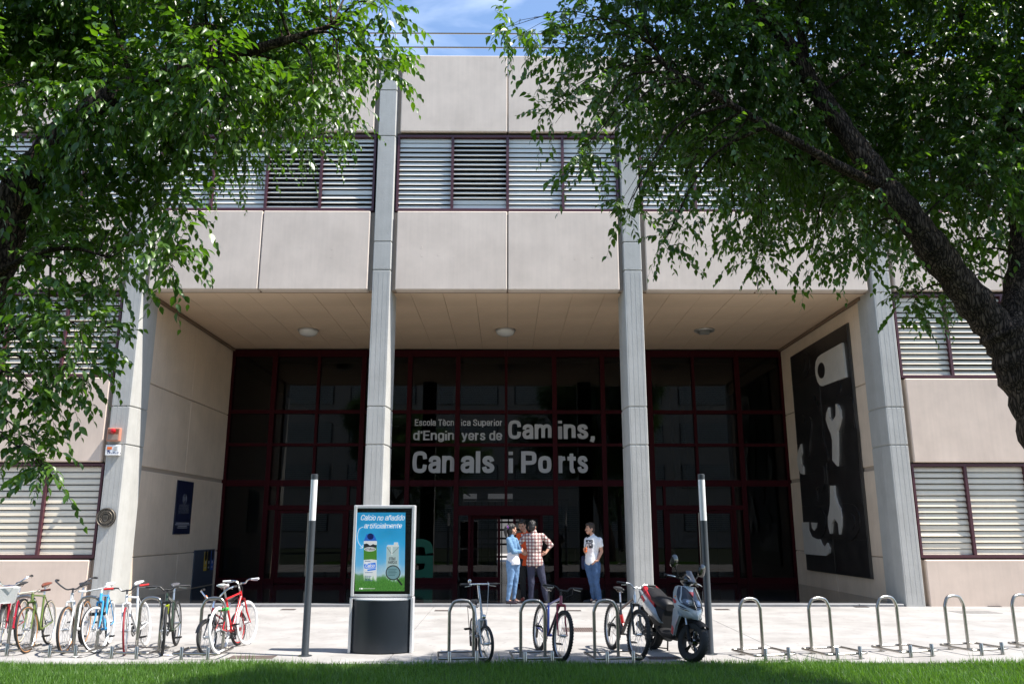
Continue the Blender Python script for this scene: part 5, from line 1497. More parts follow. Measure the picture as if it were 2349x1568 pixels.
for s in (-1, 1):
    m = MB(); m.tube([(.86, s * .345, 1.06), (.905, s * .23, 1.068)], .019, 10); st_(m).build('grip', M_RUBBER, HB, smooth=True)
    m = MB(); m.tube(smoothed([(.93, s * .20, 1.075), (.97, s * .25, 1.07), (.93, s * .35, 1.06)], 4), .007, 5); st_(m).build('brake_lever', M_ALU, HB, smooth=True)
    m = MB(); m.tube([(.95, s * .15, 1.08), (.94, s * .24, 1.20)], .007, 6); mm = st_(m).build('mirror_arm', M_SMAT, SCO, smooth=True)
    m = MB(); loft(m, [sup((.965, s * .27, 1.27), .04, .05), sup((.94, s * .285, 1.275), .07, .095), sup((.92, s * .285, 1.275), .062, .088)])
    st_(m).build('mirror', M_SBLK, mm, smooth=True)
# centre stand and side stand
m = MB()
for s in (-1, 1): m.tube([(.28, s * .10, .24), (.22, s * .14, .02), (.27, s * .15, .012)], .013, 6)
m.tube([(.22, -.14, .05), (.22, .14, .05)], .010, 6)
m.build('centre_stand', M_SMAT, SCO, smooth=True)
MB().tube([(.55, .12, .24), (.62, .28, .06), (.66, .30, .055)], .010, 6).build('side_stand', M_DRIVE, SCO, smooth=True)
# ---------------------------------------------------------------- people
from mathutils.bvhtree import BVHTree
def cap(m, p, q, r1, r2, n=14, sq=(1, 1), up=None):
    p, q = Vector(p), Vector(q)
    pts, rs = [], []
    d = q - p; L_ = max(d.length, 1e-5); u = d / L_
    for t in (-1, -.85, -.5): pts.append(p + u * r1 * t); rs.append(r1 * math.sqrt(max(.02, 1 - t * t)))
    for k in range(5):
        f = k / 4; pts.append(p + d * f); rs.append(r1 + (r2 - r1) * f)
    for t in (.5, .85, 1): pts.append(q + u * r2 * t); rs.append(r2 * math.sqrt(max(.02, 1 - t * t)))
    m.tube(pts, rs, n, up=up, sq=sq)
def limb(m, pts, rs, n=14):
    for a, b, r1, r2 in zip(pts[:-1], pts[1:], rs[:-1], rs[1:]): cap(m, a, b, r1, r2, n)
def skin(m, name, mtl, parent, voxel=.010, it=3, wrinkle=0.0, wscale=.09, loc=None):
    """Melt overlapping shapes into ONE continuous surface."""
    me = m.mesh(name, mtl, fix=False)
    o = bpy.data.objects.new('tmp', me); COL.objects.link(o)
    r = o.modifiers.new('r', 'REMESH'); r.mode = 'VOXEL'; r.voxel_size = voxel; r.use_smooth_shade = True
    s = o.modifiers.new('s', 'SMOOTH'); s.iterations = it; s.factor = .5
    tx = None
    if wrinkle:
        tx = bpy.data.textures.new('folds', 'CLOUDS'); tx.noise_scale = wscale; tx.noise_depth = 2
        dm = o.modifiers.new('d', 'DISPLACE'); dm.texture = tx; dm.strength = wrinkle; dm.mid_level = .5; dm.texture_coords = 'LOCAL'
    dg = bpy.context.evaluated_depsgraph_get()
    out = bpy.data.meshes.new_from_object(o.evaluated_get(dg))
    bpy.data.objects.remove(o); bpy.data.meshes.remove(me)
    out.name = name
    out.materials.clear(); out.materials.append(mtl)
    out.polygons.foreach_set('use_smooth', [True] * len(out.polygons))
    return put(name, out, parent, loc)
def hand(m, wrist, d, side, curl, nrm):
    """Palm, four unequal bent fingers and a thumb; d points along the hand, side to the thumb, nrm out of the back of the hand."""
    d, side, nrm = Vector(d).normalized(), Vector(side).normalized(), Vector(nrm).normalized()
    w = Vector(wrist)
    for k in range(4): cap(m, w + side * (.026 - .017 * k) * .6, w + d * .088 + side * (.030 - .019 * k), .016, .0135, 8)
    for k, l in enumerate((.072, .082, .076, .060)):
        b = w + d * .088 + side * (.031 - .0205 * k)
        dd = (d - nrm * curl * .5).normalized(); e = b + dd * l * .5
        d2 = (d - nrm * curl * 1.6).normalized()
        cap(m, b, e, .0105, .0095, 7); cap(m, e, e + d2 * l * .5, .0095, .0075, 7)
    b = w + d * .022 + side * .028
    e = b + (d * .7 + side * .9 - nrm * .2 * curl).normalized() * .042
    cap(m, b, e, .0135, .0115, 7); cap(m, e, e + (d + side * .2 - nrm * .5 * curl).normalized() * .034, .0115, .009, 7)
M_SKIN = mat('skin', (0.50, 0.27, 0.185), .5, var=.06, scale=25)
M_HAIR = mat('dark hair', (0.010, 0.008, 0.007), .45, bump=.6, bscale=160)
M_HAIRB = mat('brown hair', (0.035, 0.022, 0.015), .5, bump=.6, bscale=160)
M_EYE = mat('eye dark', (0.012, 0.01, 0.01), .2)
def head(body, root, c, yaw, pitch, hair_m, style):
    """Adds the head to the body mesh; hair, eyes, brows and mouth become children. yaw 0 looks at the camera (-y)."""
    Mh = Matrix.Translation(Vector(c) - Vector((0, 0, .018))) @ Matrix.Rotation(yaw, 4, 'Z') @ Matrix.Rotation(pitch, 4, 'X') @ Matrix.Scale(1.13, 4)
    body.ball((0, 0, 0), (.074, .092, .100), 18, 12, 0, None)
    nn = 18 * 13
    body.v[-nn:] = [tuple(Mh @ Vector((p[0], p[1] + .004, p[2] + .022))) for p in body.v[-nn:]]
    def part(fn, cnt0): body.v[cnt0:] = [tuple(Mh @ Vector(p)) for p in body.v[cnt0:]]
    k = len(body.v)
    cap(body, (0, -.035, -.045), (0, -.052, -.082), .050, .030)          # jaw and chin
    cap(body, (0, -.088, .012), (0, -.108, -.022), .010, .014)            # nose
    cap(body, (-.05, -.02, -.03), (0, -.06, -.075), .03, .026); cap(body, (.05, -.02, -.03), (0, -.06, -.075), .03, .026)
    cap(body, (-.022, -.082, -.052), (.022, -.082, -.052), .011, .011)    # lips
    cap(body, (-.040, -.074, .030), (.040, -.074, .030), .014, .014)      # brow
    for s in (-1, 1): body.ball((s * .077, .012, -.005), (.010, .020, .032), 8, 6)
    part(body, k)
    m = MB()
    for s in (-1, 1): m.ball((s * .030, -.080, .010), (.012, .008, .008), 8, 6)
    m.v = [tuple(Mh @ Vector(p)) for p in m.v]; m.build('eyes', M_EYE, root, smooth=True)
    m = MB()
    for s in (-1, 1): m.tube([(s * .014, -.0905, .030), (s * .032, -.089, .035), (s * .048, -.078, .030)], .0055, 5)
    m.v = [tuple(Mh @ Vector(p)) for p in m.v]; m.build('eyebrows', hair_m, root)
    m = MB(); m.tube([(-.022, -.090, -.052), (0, -.0945, -.050), (.022, -.090, -.052)], .004, 5)
    m.v = [tuple(Mh @ Vector(p)) for p in m.v]; m.build('mouth', mat('lips', (0.33, 0.11, 0.09), .5), root)
    h = MB(); rr = random.Random(style)
    h.ball((0, .014, .040), (.083, .098, .092), 16, 10)
    h.ball((0, .050, -.010), (.074, .062, .085), 14, 10)
    for k in range(70):
        a = rr.uniform(0, 2 * PI); t = rr.uniform(0, 1.25)
        p = Vector((.080 * math.sin(t) * math.cos(a), .014 + .096 * math.sin(t) * math.sin(a), .040 + .090 * math.cos(t)))
        if p.y < -.055 and p.z < .075: continue
        h.ball(p, rr.uniform(.012, .021), 6, 5)
    if style == 1:                                                             # pony tail
        limb(h, [(0, .095, .05), (0, .135, .05), (0, .16, -.02), (0, .15, -.10), (0, .13, -.16)], [.03, .038, .036, .028, .010])
        h.ball((0, .06, -.02), (.07, .05, .09)); h.ball((.0, -.05, .075), (.06, .04, .03))
    if style in (2, 3): h.ball((0, -.045, .100), (.060, .048, .032)); h.ball((0, -.075, .085), (.045, .02, .02))
    # keep the hair off the face
    o = skin_cut(h, Mh)
    return o, Mh
def skin_cut(h, Mh):
    v = []
    for p in h.v:
        x, y, z = p
        if y < -.045 and z < .070: y = -.045 + (y + .045) * .1
        v.append(tuple(Mh @ Vector((x, y, z))))
    h.v = v
    return h
def shoe(m, heel, d, l=.27, w=.048):
    heel, d = Vector(heel), Vector((d[0], d[1], 0)).normalized()
    cap(m, heel + Vector((0, 0, .040)), heel + d * l * .45 + Vector((0, 0, .034)), .040, w * .78); cap(m, heel + d * l * .45 + Vector((0, 0, .030)), heel + d * (l - .045) + Vector((0, 0, .026)), w * .8, w * .62)
    m.tube([heel + Vector((0, 0, .008)) - d * .03, heel + d * (l * .6) + Vector((0, 0, .008)), heel + d * (l - .0) + Vector((0, 0, .008))], (.038, w * .95, w * .55), 10, sq=(.2, 1), up=(0, 0, 1))
def plaid():
    m = bpy.data.materials.new('red checked cloth'); m.use_nodes = True
    t = m.node_tree; N = t.nodes; L = t.links; b = N['Principled BSDF']; b.inputs['Roughness'].default_value = .85
    co = N.new('ShaderNodeTexCoord'); sp = N.new('ShaderNodeSeparateXYZ'); L.new(co.outputs['Object'], sp.inputs['Vector'])
    cur = None
    for axis, per, w, col, ph in (('X', .078, .46, (0.17, 0.016, 0.022), 0), ('Z', .078, .46, (0.17, 0.016, 0.022), .01), ('X', .078, .12, (0.05, 0.02, 0.03), .052), ('Z', .078, .12, (0.05, 0.02, 0.03), .06)):
        a = N.new('ShaderNodeMath'); a.operation = 'ADD'; a.inputs[1].default_value = ph + 10; L.new(sp.outputs[axis], a.inputs[0])
        d = N.new('ShaderNodeMath'); d.operation = 'DIVIDE'; d.inputs[1].default_value = per; L.new(a.outputs[0], d.inputs[0])
        f = N.new('ShaderNodeMath'); f.operation = 'FRACT'; L.new(d.outputs[0], f.inputs[0])
        g = N.new('ShaderNodeMath'); g.operation = 'LESS_THAN'; g.inputs[1].default_value = w; L.new(f.outputs[0], g.inputs[0])
        h = N.new('ShaderNodeMath'); h.operation = 'MULTIPLY'; h.inputs[1].default_value = .66; L.new(g.outputs[0], h.inputs[0])
        x = N.new('ShaderNodeMixRGB'); L.new(h.outputs[0], x.inputs['Fac']); x.inputs['Color2'].default_value = (*col, 1)
        if cur is None: x.inputs['Color1'].default_value = (0.66, 0.60, 0.54, 1)
        else: L.new(cur, x.inputs['Color1'])
        cur = x.outputs['Color']
    L.new(cur, b.inputs['Base Color'])
    return m
M_PLAID = plaid()
K_ = .00141
def person(label, px, py, y):
    p = at(px, py, y=y)
    return thing('person', (p.x, y, FZ + .003), label, 'person')
def P3(X0, Y0):
    return lambda x, y, d=0.0: Vector(((x - X0) * K_, d, (Y0 - y) * K_))

# --- man in the checked shirt, seen from behind, hands on hips
q = P3(660, 1500)
ME = person('man seen from behind in a red checked shirt and navy trousers, hands on hips', 1227, 1392, 19.95)
bd = MB()
hips = [q(595, 880, .0), q(735, 880, .0)]; knees = [q(600, 1180, -.02), q(805, 1180, .0)]; ank = [q(592, 1440, .02), q(850, 1440, .03)]
sh = [q(505, 415, .0), q(800, 412, .0)]; el = [q(345, 575, .10), q(940, 555, .10)]; wr = [q(468, 668, -.01), q(842, 690, -.01)]
for s in (0, 1):
    limb(bd, [hips[s], knees[s], ank[s]], [.082, .055, .040]); limb(bd, [sh[s], el[s], wr[s]], [.050, .042, .029])
    cap(bd, ank[s], ank[s] + Vector((0, .10, -.045)), .036, .028)
hand(bd, wr[0], q(560, 690, .02) - q(468, 668, -.01), (0, .3, 1), .35, (0, -1, .1)); hand(bd, wr[1], q(770, 712, .02) - q(842, 690, -.01), (0, .3, 1), .35, (0, -1, .1))
limb(bd, [q(660, 805), q(655, 660), q(650, 480)], [.115, .105, .125], 18); cap(bd, sh[0], sh[1], .06, .06); cap(bd, q(648, 420), q(628, 300, .015), .062, .056)
hr, _ = head(bd, ME, q(618, 243, .02), R(172), R(8), M_HAIR, 3)
skin(bd, 'body', M_SKIN, ME, .0075, 2)
skin(hr, 'hair', M_HAIR, ME, .006, 1)
m = MB()
for x0, dx in ((505, 0),): pass
limb(m, [q(655, 800), q(652, 700), q(650, 560), q(650, 450)], [.165, .135, .150, .150], 18); m.tube([q(660, 895), q(660, 860), q(656, 790), q(652, 700)], [.185, .190, .178, .14], 20, sq=(.86, 1.10), up=(0, 1, 0))
for s in (-1, 1): limb(m, [q(655 + s * 60, 880), q(652 + s * 52, 700), q(650 + s * 70, 520), q(650 + s * 82, 430)], [.108, .090, .100, .085], 16)
cap(m, sh[0] + Vector((.02, 0, .012)), sh[1] + Vector((-.02, 0, .012)), .068, .068); limb(m, [q(650, 400), q(640, 322, .01)], [.092, .068])
for s in (0, 1): limb(m, [sh[s], el[s], el[s] + (wr[s] - el[s]) * .28], [.069, .060, .056]); 
e = [el[s] + (wr[s] - el[s]) * .22 for s in (0, 1)]
for s in (0, 1): cap(m, e[s], e[s] + (wr[s] - el[s]).normalized() * .025, .060, .060)
m.v = [(x, y * .78, z) for x, y, z in m.v] if False else m.v
skin(m, 'shirt', M_PLAID, ME, .009, 3, .030, .10)
m = MB()
for s in (0, 1): limb(m, [hips[s], knees[s], ank[s] + Vector((0, 0, -.015))], [.112, .076, .060])
cap(m, hips[0] + Vector((.02, 0, .05)), hips[1] + Vector((-.02, 0, .05)), .115, .115)
skin(m, 'trousers', mat('navy trousers', (0.022, 0.024, 0.05), .8), ME, .010, 3, .032, .14)
m = MB()
for s in (0, 1): shoe(m, (ank[s].x, ank[s].y - .02, 0), (.15 * (1 if s else -1), 1))
skin(m, 'shoes', mat('dark shoes', (0.03, 0.025, 0.022), .5), ME, .008, 1)
w = MB(); u = (wr[0] - el[0]).normalized(); w.tube([wr[0] - u * .025, wr[0] - u * .003], .034, 14); w.build('wristwatch', M_BLACK, ME, smooth=True)

# --- woman in a denim jacket with folded arms
q = P3(285, 1478)
WO = person('woman with a dark ponytail in a denim jacket and light blue jeans, arms folded', 1175.5, 1394, 19.86)
bd = MB()
hips = [q(255, 830, -.05), q(335, 830, .06)]; knees = [q(245, 1120, -.06), q(335, 1110, .06)]; ank = [q(205, 1412, -.06), q(310, 1395, .07)]
sh = [q(215, 445, -.12), q(330, 445, .13)]; el = [q(300, 640, -.17), q(420, 630, .10)]; wr = [q(430, 630, -.02), q(360, 600, .10)]
for s in (0, 1):
    limb(bd, [hips[s], knees[s], ank[s]], [.080, .052, .034]); limb(bd, [sh[s], el[s], wr[s]], [.042, .036, .026])
    cap(bd, ank[s], ank[s] + Vector((.07, .02, -.05)), .030, .026); cap(bd, ank[s] + Vector((.05, .01, -.055)), ank[s] + Vector((.15, .03, -.068)), .028, .020)
hand(bd, wr[0], (.5, .7, .1), (0, 0, 1), .5, (.8, -.5, 0)); hand(bd, wr[1], (-.4, -.8, .1), (0, 0, 1), .5, (.8, .4, 0))
limb(bd, [q(295, 775), q(280, 640), q(265, 480)], [.105, .090, .105], 16); cap(bd, q(262, 420), q(268, 310), .050, .046)
hr, Mh = head(bd, WO, q(272, 268, .01), R(118), R(-2), M_HAIR, 1)
skin(bd, 'body', M_SKIN, WO, .0075, 2)
skin(hr, 'hair', M_HAIR, WO, .006, 1)
m = MB(); m.ring((0, .108, .055), .030, .012, 'y', 14, 6, 0, Mh); m.build('hair_band', mat('purple hair band', (0.30, 0.05, 0.42), .6), WO, smooth=True)
M_DENIM = mat('denim jacket', (0.13, 0.25, 0.40), .85, var=.25, scale=14, bump=.2, bscale=200)
m = MB()
limb(m, [q(285, 665), q(275, 560), q(265, 460)], [.118, .125, .118], 18); cap(m, sh[0], sh[1], .062, .062); cap(m, q(262, 420), q(266, 375), .072, .062)
for s in (0, 1): limb(m, [sh[s], el[s], el[s] + (wr[s] - el[s]) * .82], [.064, .056, .042])
skin(m, 'denim_jacket', M_DENIM, WO, .009, 3, .030, .09)
m = MB()
limb(m, [q(285, 640), q(288, 740)], [.115, .135], 18); m.tube([q(292, 850), q(291, 815), q(288, 740), q(285, 640)], [.172, .176, .155, .12], 20, sq=(1.0, .96), up=(0, 1, 0)); cap(m, q(240, 800, -.05), q(205, 865, -.08), .085, .040); cap(m, q(330, 780, .05), q(385, 838, .06), .09, .03)
skin(m, 'white_blouse', mat('white blouse', (0.74, 0.73, 0.76), .8), WO, .010, 3, .020, .09)
m = MB()
for s in (0, 1): limb(m, [hips[s], hips[s] + (knees[s] - hips[s]) * .5, knees[s], knees[s] + (ank[s] - knees[s]) * .4, ank[s] + (ank[s] - knees[s]) * .0], [.118, .094, .068, .062, .043])
cap(m, hips[0] + Vector((0, .03, .03)), hips[1] + Vector((0, -.03, .03)), .112, .112)
skin(m, 'jeans', mat('light blue jeans', (0.15, 0.27, 0.46), .85, var=.28, scale=8, bump=.15, bscale=200), WO, .010, 3, .024, .10)
m = MB()
for s in (0, 1): shoe(m, (ank[s].x - .01, ank[s].y, 0), (1, -.15 if s == 0 else .1), .245, .042)
skin(m, 'shoes', mat('dark loafers', (0.022, 0.010, 0.012), .25, coat=.4), WO, .007, 1)

# --- man in orange, facing the camera, looking down
q = P3(540, 1420)
OR_ = person('man in an orange printed shirt and black trousers looking down behind the group', 1207.5, 1386, 20.75)
K2 = 1.04
bd = MB()
sc3 = lambda v: Vector((v.x * K2, v.y, v.z * K2))
hips = [sc3(q(465, 800)), sc3(q(610, 800))]; knees = [sc3(q(475, 1100, -.03)), sc3(q(615, 1100, -.03))]; ank = [sc3(q(490, 1365)), sc3(q(610, 1365))]
sh = [sc3(q(410, 360)), sc3(q(680, 360))]; el = [sc3(q(390, 560, -.02)), sc3(q(705, 560, -.02))]; wr = [sc3(q(470, 650, -.22)), sc3(q(610, 640, -.22))]
for s in (0, 1):
    limb(bd, [hips[s], knees[s], ank[s]], [.08, .055, .04]); limb(bd, [sh[s], el[s], wr[s]], [.048, .040, .028]); cap(bd, ank[s], ank[s] + Vector((0, -.1, -.045)), .034, .028)
hand(bd, wr[0], (.5, -.6, -.2), (0, 0, 1), .6, (0, -.5, -.6)); hand(bd, wr[1], (-.5, -.6, -.2), (0, 0, 1), .6, (0, -.5, -.6))
limb(bd, [sc3(q(540, 730)), sc3(q(540, 600)), sc3(q(542, 430))], [.115, .105, .12], 18); cap(bd, sc3(q(535, 360)), sc3(q(500, 255, -.02)), .058, .052)
hr, _ = head(bd, OR_, sc3(q(468, 182, -.05)), R(-18), R(24), M_HAIR, 2)
skin(bd, 'body', M_SKIN, OR_, .0075, 2); skin(hr, 'hair', M_HAIR, OR_, .006, 1)
m = MB()
for s in (-1, 1): limb(m, [sc3(q(540 + s * 55, 790)), sc3(q(540 + s * 55, 600)), sc3(q(540 + s * 75, 420))], [.105, .095, .095], 16)
limb(m, [sc3(q(540, 740)), sc3(q(540, 420))], [.14, .145], 16); m.tube([sc3(q(540, 860)), sc3(q(540, 830)), sc3(q(540, 700))], [.175, .175, .15], 18, sq=(.8, 1.05), up=(0, 1, 0)); cap(m, sh[0], sh[1], .07, .07); cap(m, sc3(q(535, 350)), sc3(q(520, 300)), .075, .062)
for s in (0, 1): limb(m, [sh[s], el[s], el[s] + (wr[s] - el[s]) * .75], [.068, .056, .045])
OS = skin(m, 'orange_shirt', mat('orange cloth', (0.62, 0.075, 0.012), .85), OR_, .009, 3, .014, .07)
m = MB()
for s in (0, 1): limb(m, [hips[s], knees[s], ank[s] + Vector((0, 0, -.02))], [.115, .085, .068])
cap(m, hips[0] + Vector((0, 0, .04)), hips[1] + Vector((0, 0, .04)), .11, .11)
skin(m, 'trousers', mat('black trousers', (0.012, 0.012, 0.013), .85), OR_, .010, 3, .014, .15)
m = MB()
for s in (0, 1): shoe(m, (ank[s].x, ank[s].y + .03, 0), (-.2 if s == 0 else .2, -1))
skin(m, 'shoes', mat('red brown shoes', (0.32, 0.045, 0.03), .5), OR_, .008, 1)
def print_on(shirt, parent, name, mtl, outlines, c, ux, uz, dirn):
    """Flat print laid on the cloth: outlines in metres about c, pushed along dirn until they meet the shirt."""
    bv = BVHTree.FromPolygons([v.co.copy() for v in shirt.data.vertices], [tuple(p.vertices) for p in shirt.data.polygons])
    m = MB(); dirn = Vector(dirn).normalized()
    for x0, z0, x1, z1 in outlines:
        nx_, nz_ = max(2, int(abs(x1 - x0) / .012) + 1), max(2, int(abs(z1 - z0) / .012) + 1)
        vs = []
        for j in range(nz_):
            for i in range(nx_):
                p = Vector(c) + Vector(ux) * (x0 + (x1 - x0) * i / (nx_ - 1)) + Vector(uz) * (z0 + (z1 - z0) * j / (nz_ - 1))
                h = bv.ray_cast(p - dirn * 1.0, dirn, 2.0)
                vs.append((h[0] if h[0] else p) - dirn * .0035)
        m.add(vs, [(j * nx_ + i, j * nx_ + i + 1, (j + 1) * nx_ + i + 1, (j + 1) * nx_ + i) for j in range(nz_ - 1) for i in range(nx_ - 1)])
    return m.build(name, mtl, parent, smooth='all')
c = sc3(q(505, 370))
print_on(OS, OR_, 'shirt_print', mat('black print', (0.02, 0.012, 0.01), .8), [(-.09, .02, -.075, .05), (-.02, .02, .0, .05), (.01, .02, .03, .05), (.04, .02, .06, .05), (.07, .02, .09, .05), (-.10, -.05, -.06, -.02), (-.05, -.05, -.02, -.02), (-.01, -.05, .03, -.02), (.04, -.05, .08, -.02)], c, (1, 0, 0), (0, 0, 1), (0, 1, 0))
print_on(OS, OR_, 'shirt_print', mat('white print', (0.7, 0.68, 0.65), .8), [(-.085, .03, -.035, .045), (-.075, .0, -.05, .03)], c, (1, 0, 0), (0, 0, 1), (0, 1, 0))

# --- man in a white T-shirt looking left, can in one hand
q = P3(1650, 1440)
WH = person('man in a white printed T-shirt and blue jeans holding an orange can, looking left', 1362.6, 1389, 20.1)
bd = MB()
hips = [q(1570, 800, .05), q(1695, 805, -.05)]; knees = [q(1618, 1090, .03), q(1690, 1120, -.05)]; ank = [q(1660, 1372, .08), q(1738, 1372, -.02)]
sh = [q(1555, 410, .09), q(1765, 415, -.07)]; el = [q(1530, 615, .02), q(1790, 600, -.06)]; wr = [q(1500, 590, -.17), q(1712, 752, -.13)]
for s in (0, 1):
    limb(bd, [hips[s], knees[s], ank[s]], [.08, .055, .04]); limb(bd, [sh[s], el[s], wr[s]], [.048, .043, .030]); cap(bd, ank[s], ank[s] + Vector((-.08, -.03, -.045)), .034, .028)
hand(bd, wr[0] + Vector((0, .0, -.02)), (-.15, -.45, .7), (.5, -.3, .2), .9, (-.9, .1, .1)); hand(bd, wr[1], (-.75, -.1, -.5), (-.3, -.8, .5), .5, (.2, -1, .3))
limb(bd, [q(1640, 720), q(1645, 600), q(1655, 450)], [.115, .10, .12], 18); cap(bd, q(1650, 380), q(1628, 285), .058, .052)
hr, _ = head(bd, WH, q(1605, 215, -.01), R(-72), R(2), M_HAIRB, 3)
skin(bd, 'body', M_SKIN, WH, .0075, 2); skin(hr, 'hair', M_HAIRB, WH, .006, 1)
m = MB()
for s in (-1, 1): limb(m, [q(1630 + s * 52, 765), q(1635 + s * 48, 600), q(1655 + s * 58, 430)], [.105, .092, .098], 16)
limb(m, [q(1632, 720), q(1655, 420)], [.135, .135], 16); m.tube([q(1630, 800), q(1630, 770), q(1634, 690), q(1645, 560)], [.172, .172, .160, .13], 20, sq=(.90, 1.0), up=(0, 1, 0)); cap(m, sh[0], sh[1], .066, .066); cap(m, q(1652, 370), q(1645, 335), .078, .062)
for s in (0, 1): limb(m, [sh[s], sh[s] + (el[s] - sh[s]) * .45], [.066, .068])
TS = skin(m, 'white_tshirt', mat('white T-shirt', (0.78, 0.78, 0.79), .85), WH, .009, 3, .028, .11)
m = MB()
for s in (0, 1): limb(m, [hips[s], knees[s], ank[s] + Vector((0, 0, -.03))], [.110, .080, .068])
cap(m, hips[0] + Vector((.02, 0, .035)), hips[1] + Vector((-.02, 0, .035)), .108, .108)
skin(m, 'jeans', mat('blue jeans', (0.055, 0.115, 0.24), .85, var=.35, scale=7, bump=.15, bscale=200), WH, .010, 3, .036, .11)
m = MB(); shoe(m, (ank[0].x - .02, ank[0].y, 0), (-1, -.2)); shoe(m, (ank[1].x, ank[1].y, 0), (-.8, -.6))
skin(m, 'shoes', mat('black trainers', (0.014, 0.014, 0.016), .5), WH, .008, 1)
c = q(1600, 480); dn = Vector((.35, 1, 0)).normalized(); ux = Vector((1, -.35, 0)).normalized()
rp_ = random.Random(3)
bl = [(-.10, .075, .10, .10), (-.09, .05, -.03, .075), (.0, .055, .05, .075), (.065, .04, .10, .07), (-.10, -.09, -.075, .0), (-.05, -.09, -.03, -.03), (-.01, -.09, .015, .0), (.02, -.095, .055, -.03), (.06, -.09, .095, .01), (-.07, .03, .07, .042)]
print_on(TS, WH, 'shirt_print', mat('dark grey print', (0.035, 0.035, 0.04), .8), bl, c, ux, (0, 0, 1), dn)
print_on(TS, WH, 'shirt_print', mat('mid grey print', (0.30, 0.30, 0.31), .8), [(-.095, -.0, .09, .03)], c, ux, (0, 0, 1), dn)
h0 = WH.location + wr[0] + Vector((.012, -.045, .035))
CAN = thing('drink_can', h0 - Vector((0, 0, .06)), 'orange drink can held by the man in the white T-shirt', 'drink can')
MB().lathe([(.024, 0), (.033, .008), (.033, .105), (.026, .115)], 18).build('can_body', mat('orange can', (0.70, 0.14, 0.015), .3, .2), CAN, smooth=True)
MB().lathe([(.026, .115), (.026, .118), (.022, .116)], 18).build('can_lid', M_ALU, CAN, smooth=True)
m = MB(); m.box(-.012, .012, -.0345, -.030, .04, .08); m.build('label_patch', mat('can label dark', (0.08, 0.05, 0.08), .4), CAN)
BG = thing('shoulder_bag', WH.location + q(1495, 790, .12), 'dark blue shoulder bag hanging behind the man in the white T-shirt', 'bag')
MB().cbox(-.055, .075, -.05, .06, -.16, .16, .03).build('bag_body', mat('navy bag', (0.012, 0.018, 0.06), .7, bump=.2), BG, smooth=False)
a0 = q(1495, 790, .12)
m = MB(); m.tube(smoothed([Vector((0, 0, .15)), q(1530, 560, .02) - a0, q(1548, 420, -.02) - a0, q(1568, 345, .04) - a0, q(1580, 350, .14) - a0], 6), .016, 6, sq=(1, .4))
m.build('strap', M_BLACK, BG, smooth=True)
# ---------------------------------------------------------------- trees and grass
import numpy as np
rng = np.random.default_rng(11)
def leaf_mat(name, col, trans, rough):
    m = bpy.data.materials.new(name); m.use_nodes = True
    t = m.node_tree; N = t.nodes; L = t.links; b = N['Principled BSDF']
    b.inputs['Roughness'].default_value = rough; b.inputs['Specular IOR Level'].default_value = .45
    g = N.new('ShaderNodeNewGeometry')
    r = N.new('ShaderNodeValToRGB')
    r.color_ramp.elements[0].color = (col[0] * .62, col[1] * .66, col[2] * .7, 1); r.color_ramp.elements[1].color = (col[0] * 1.55, col[1] * 1.3, col[2] * 1.1, 1)
    L.new(g.outputs['Random Per Island'], r.inputs['Fac'])
    L.new(r.outputs['Color'], b.inputs['Base Color'])
    tl = N.new('ShaderNodeBsdfTranslucent')
    q = N.new('ShaderNodeMixRGB'); q.blend_type = 'MULTIPLY'; q.inputs['Fac'].default_value = 1; q.inputs['Color2'].default_value = (*trans, 1)
    L.new(r.outputs['Color'], q.inputs['Color1']); L.new(q.outputs['Color'], tl.inputs['Color'])
    x = N.new('ShaderNodeAddShader'); L.new(b.outputs['BSDF'], x.inputs[0]); L.new(tl.outputs['BSDF'], x.inputs[1])
    L.new(x.outputs['Shader'], N['Material Output'].inputs['Surface'])
    return m
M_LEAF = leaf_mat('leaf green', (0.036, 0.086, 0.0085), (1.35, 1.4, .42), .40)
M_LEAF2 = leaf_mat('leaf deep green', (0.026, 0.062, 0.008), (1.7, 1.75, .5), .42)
M_GRASS = leaf_mat('grass blade', (0.050, 0.118, 0.017), (1.2, 1.2, .55), .5)
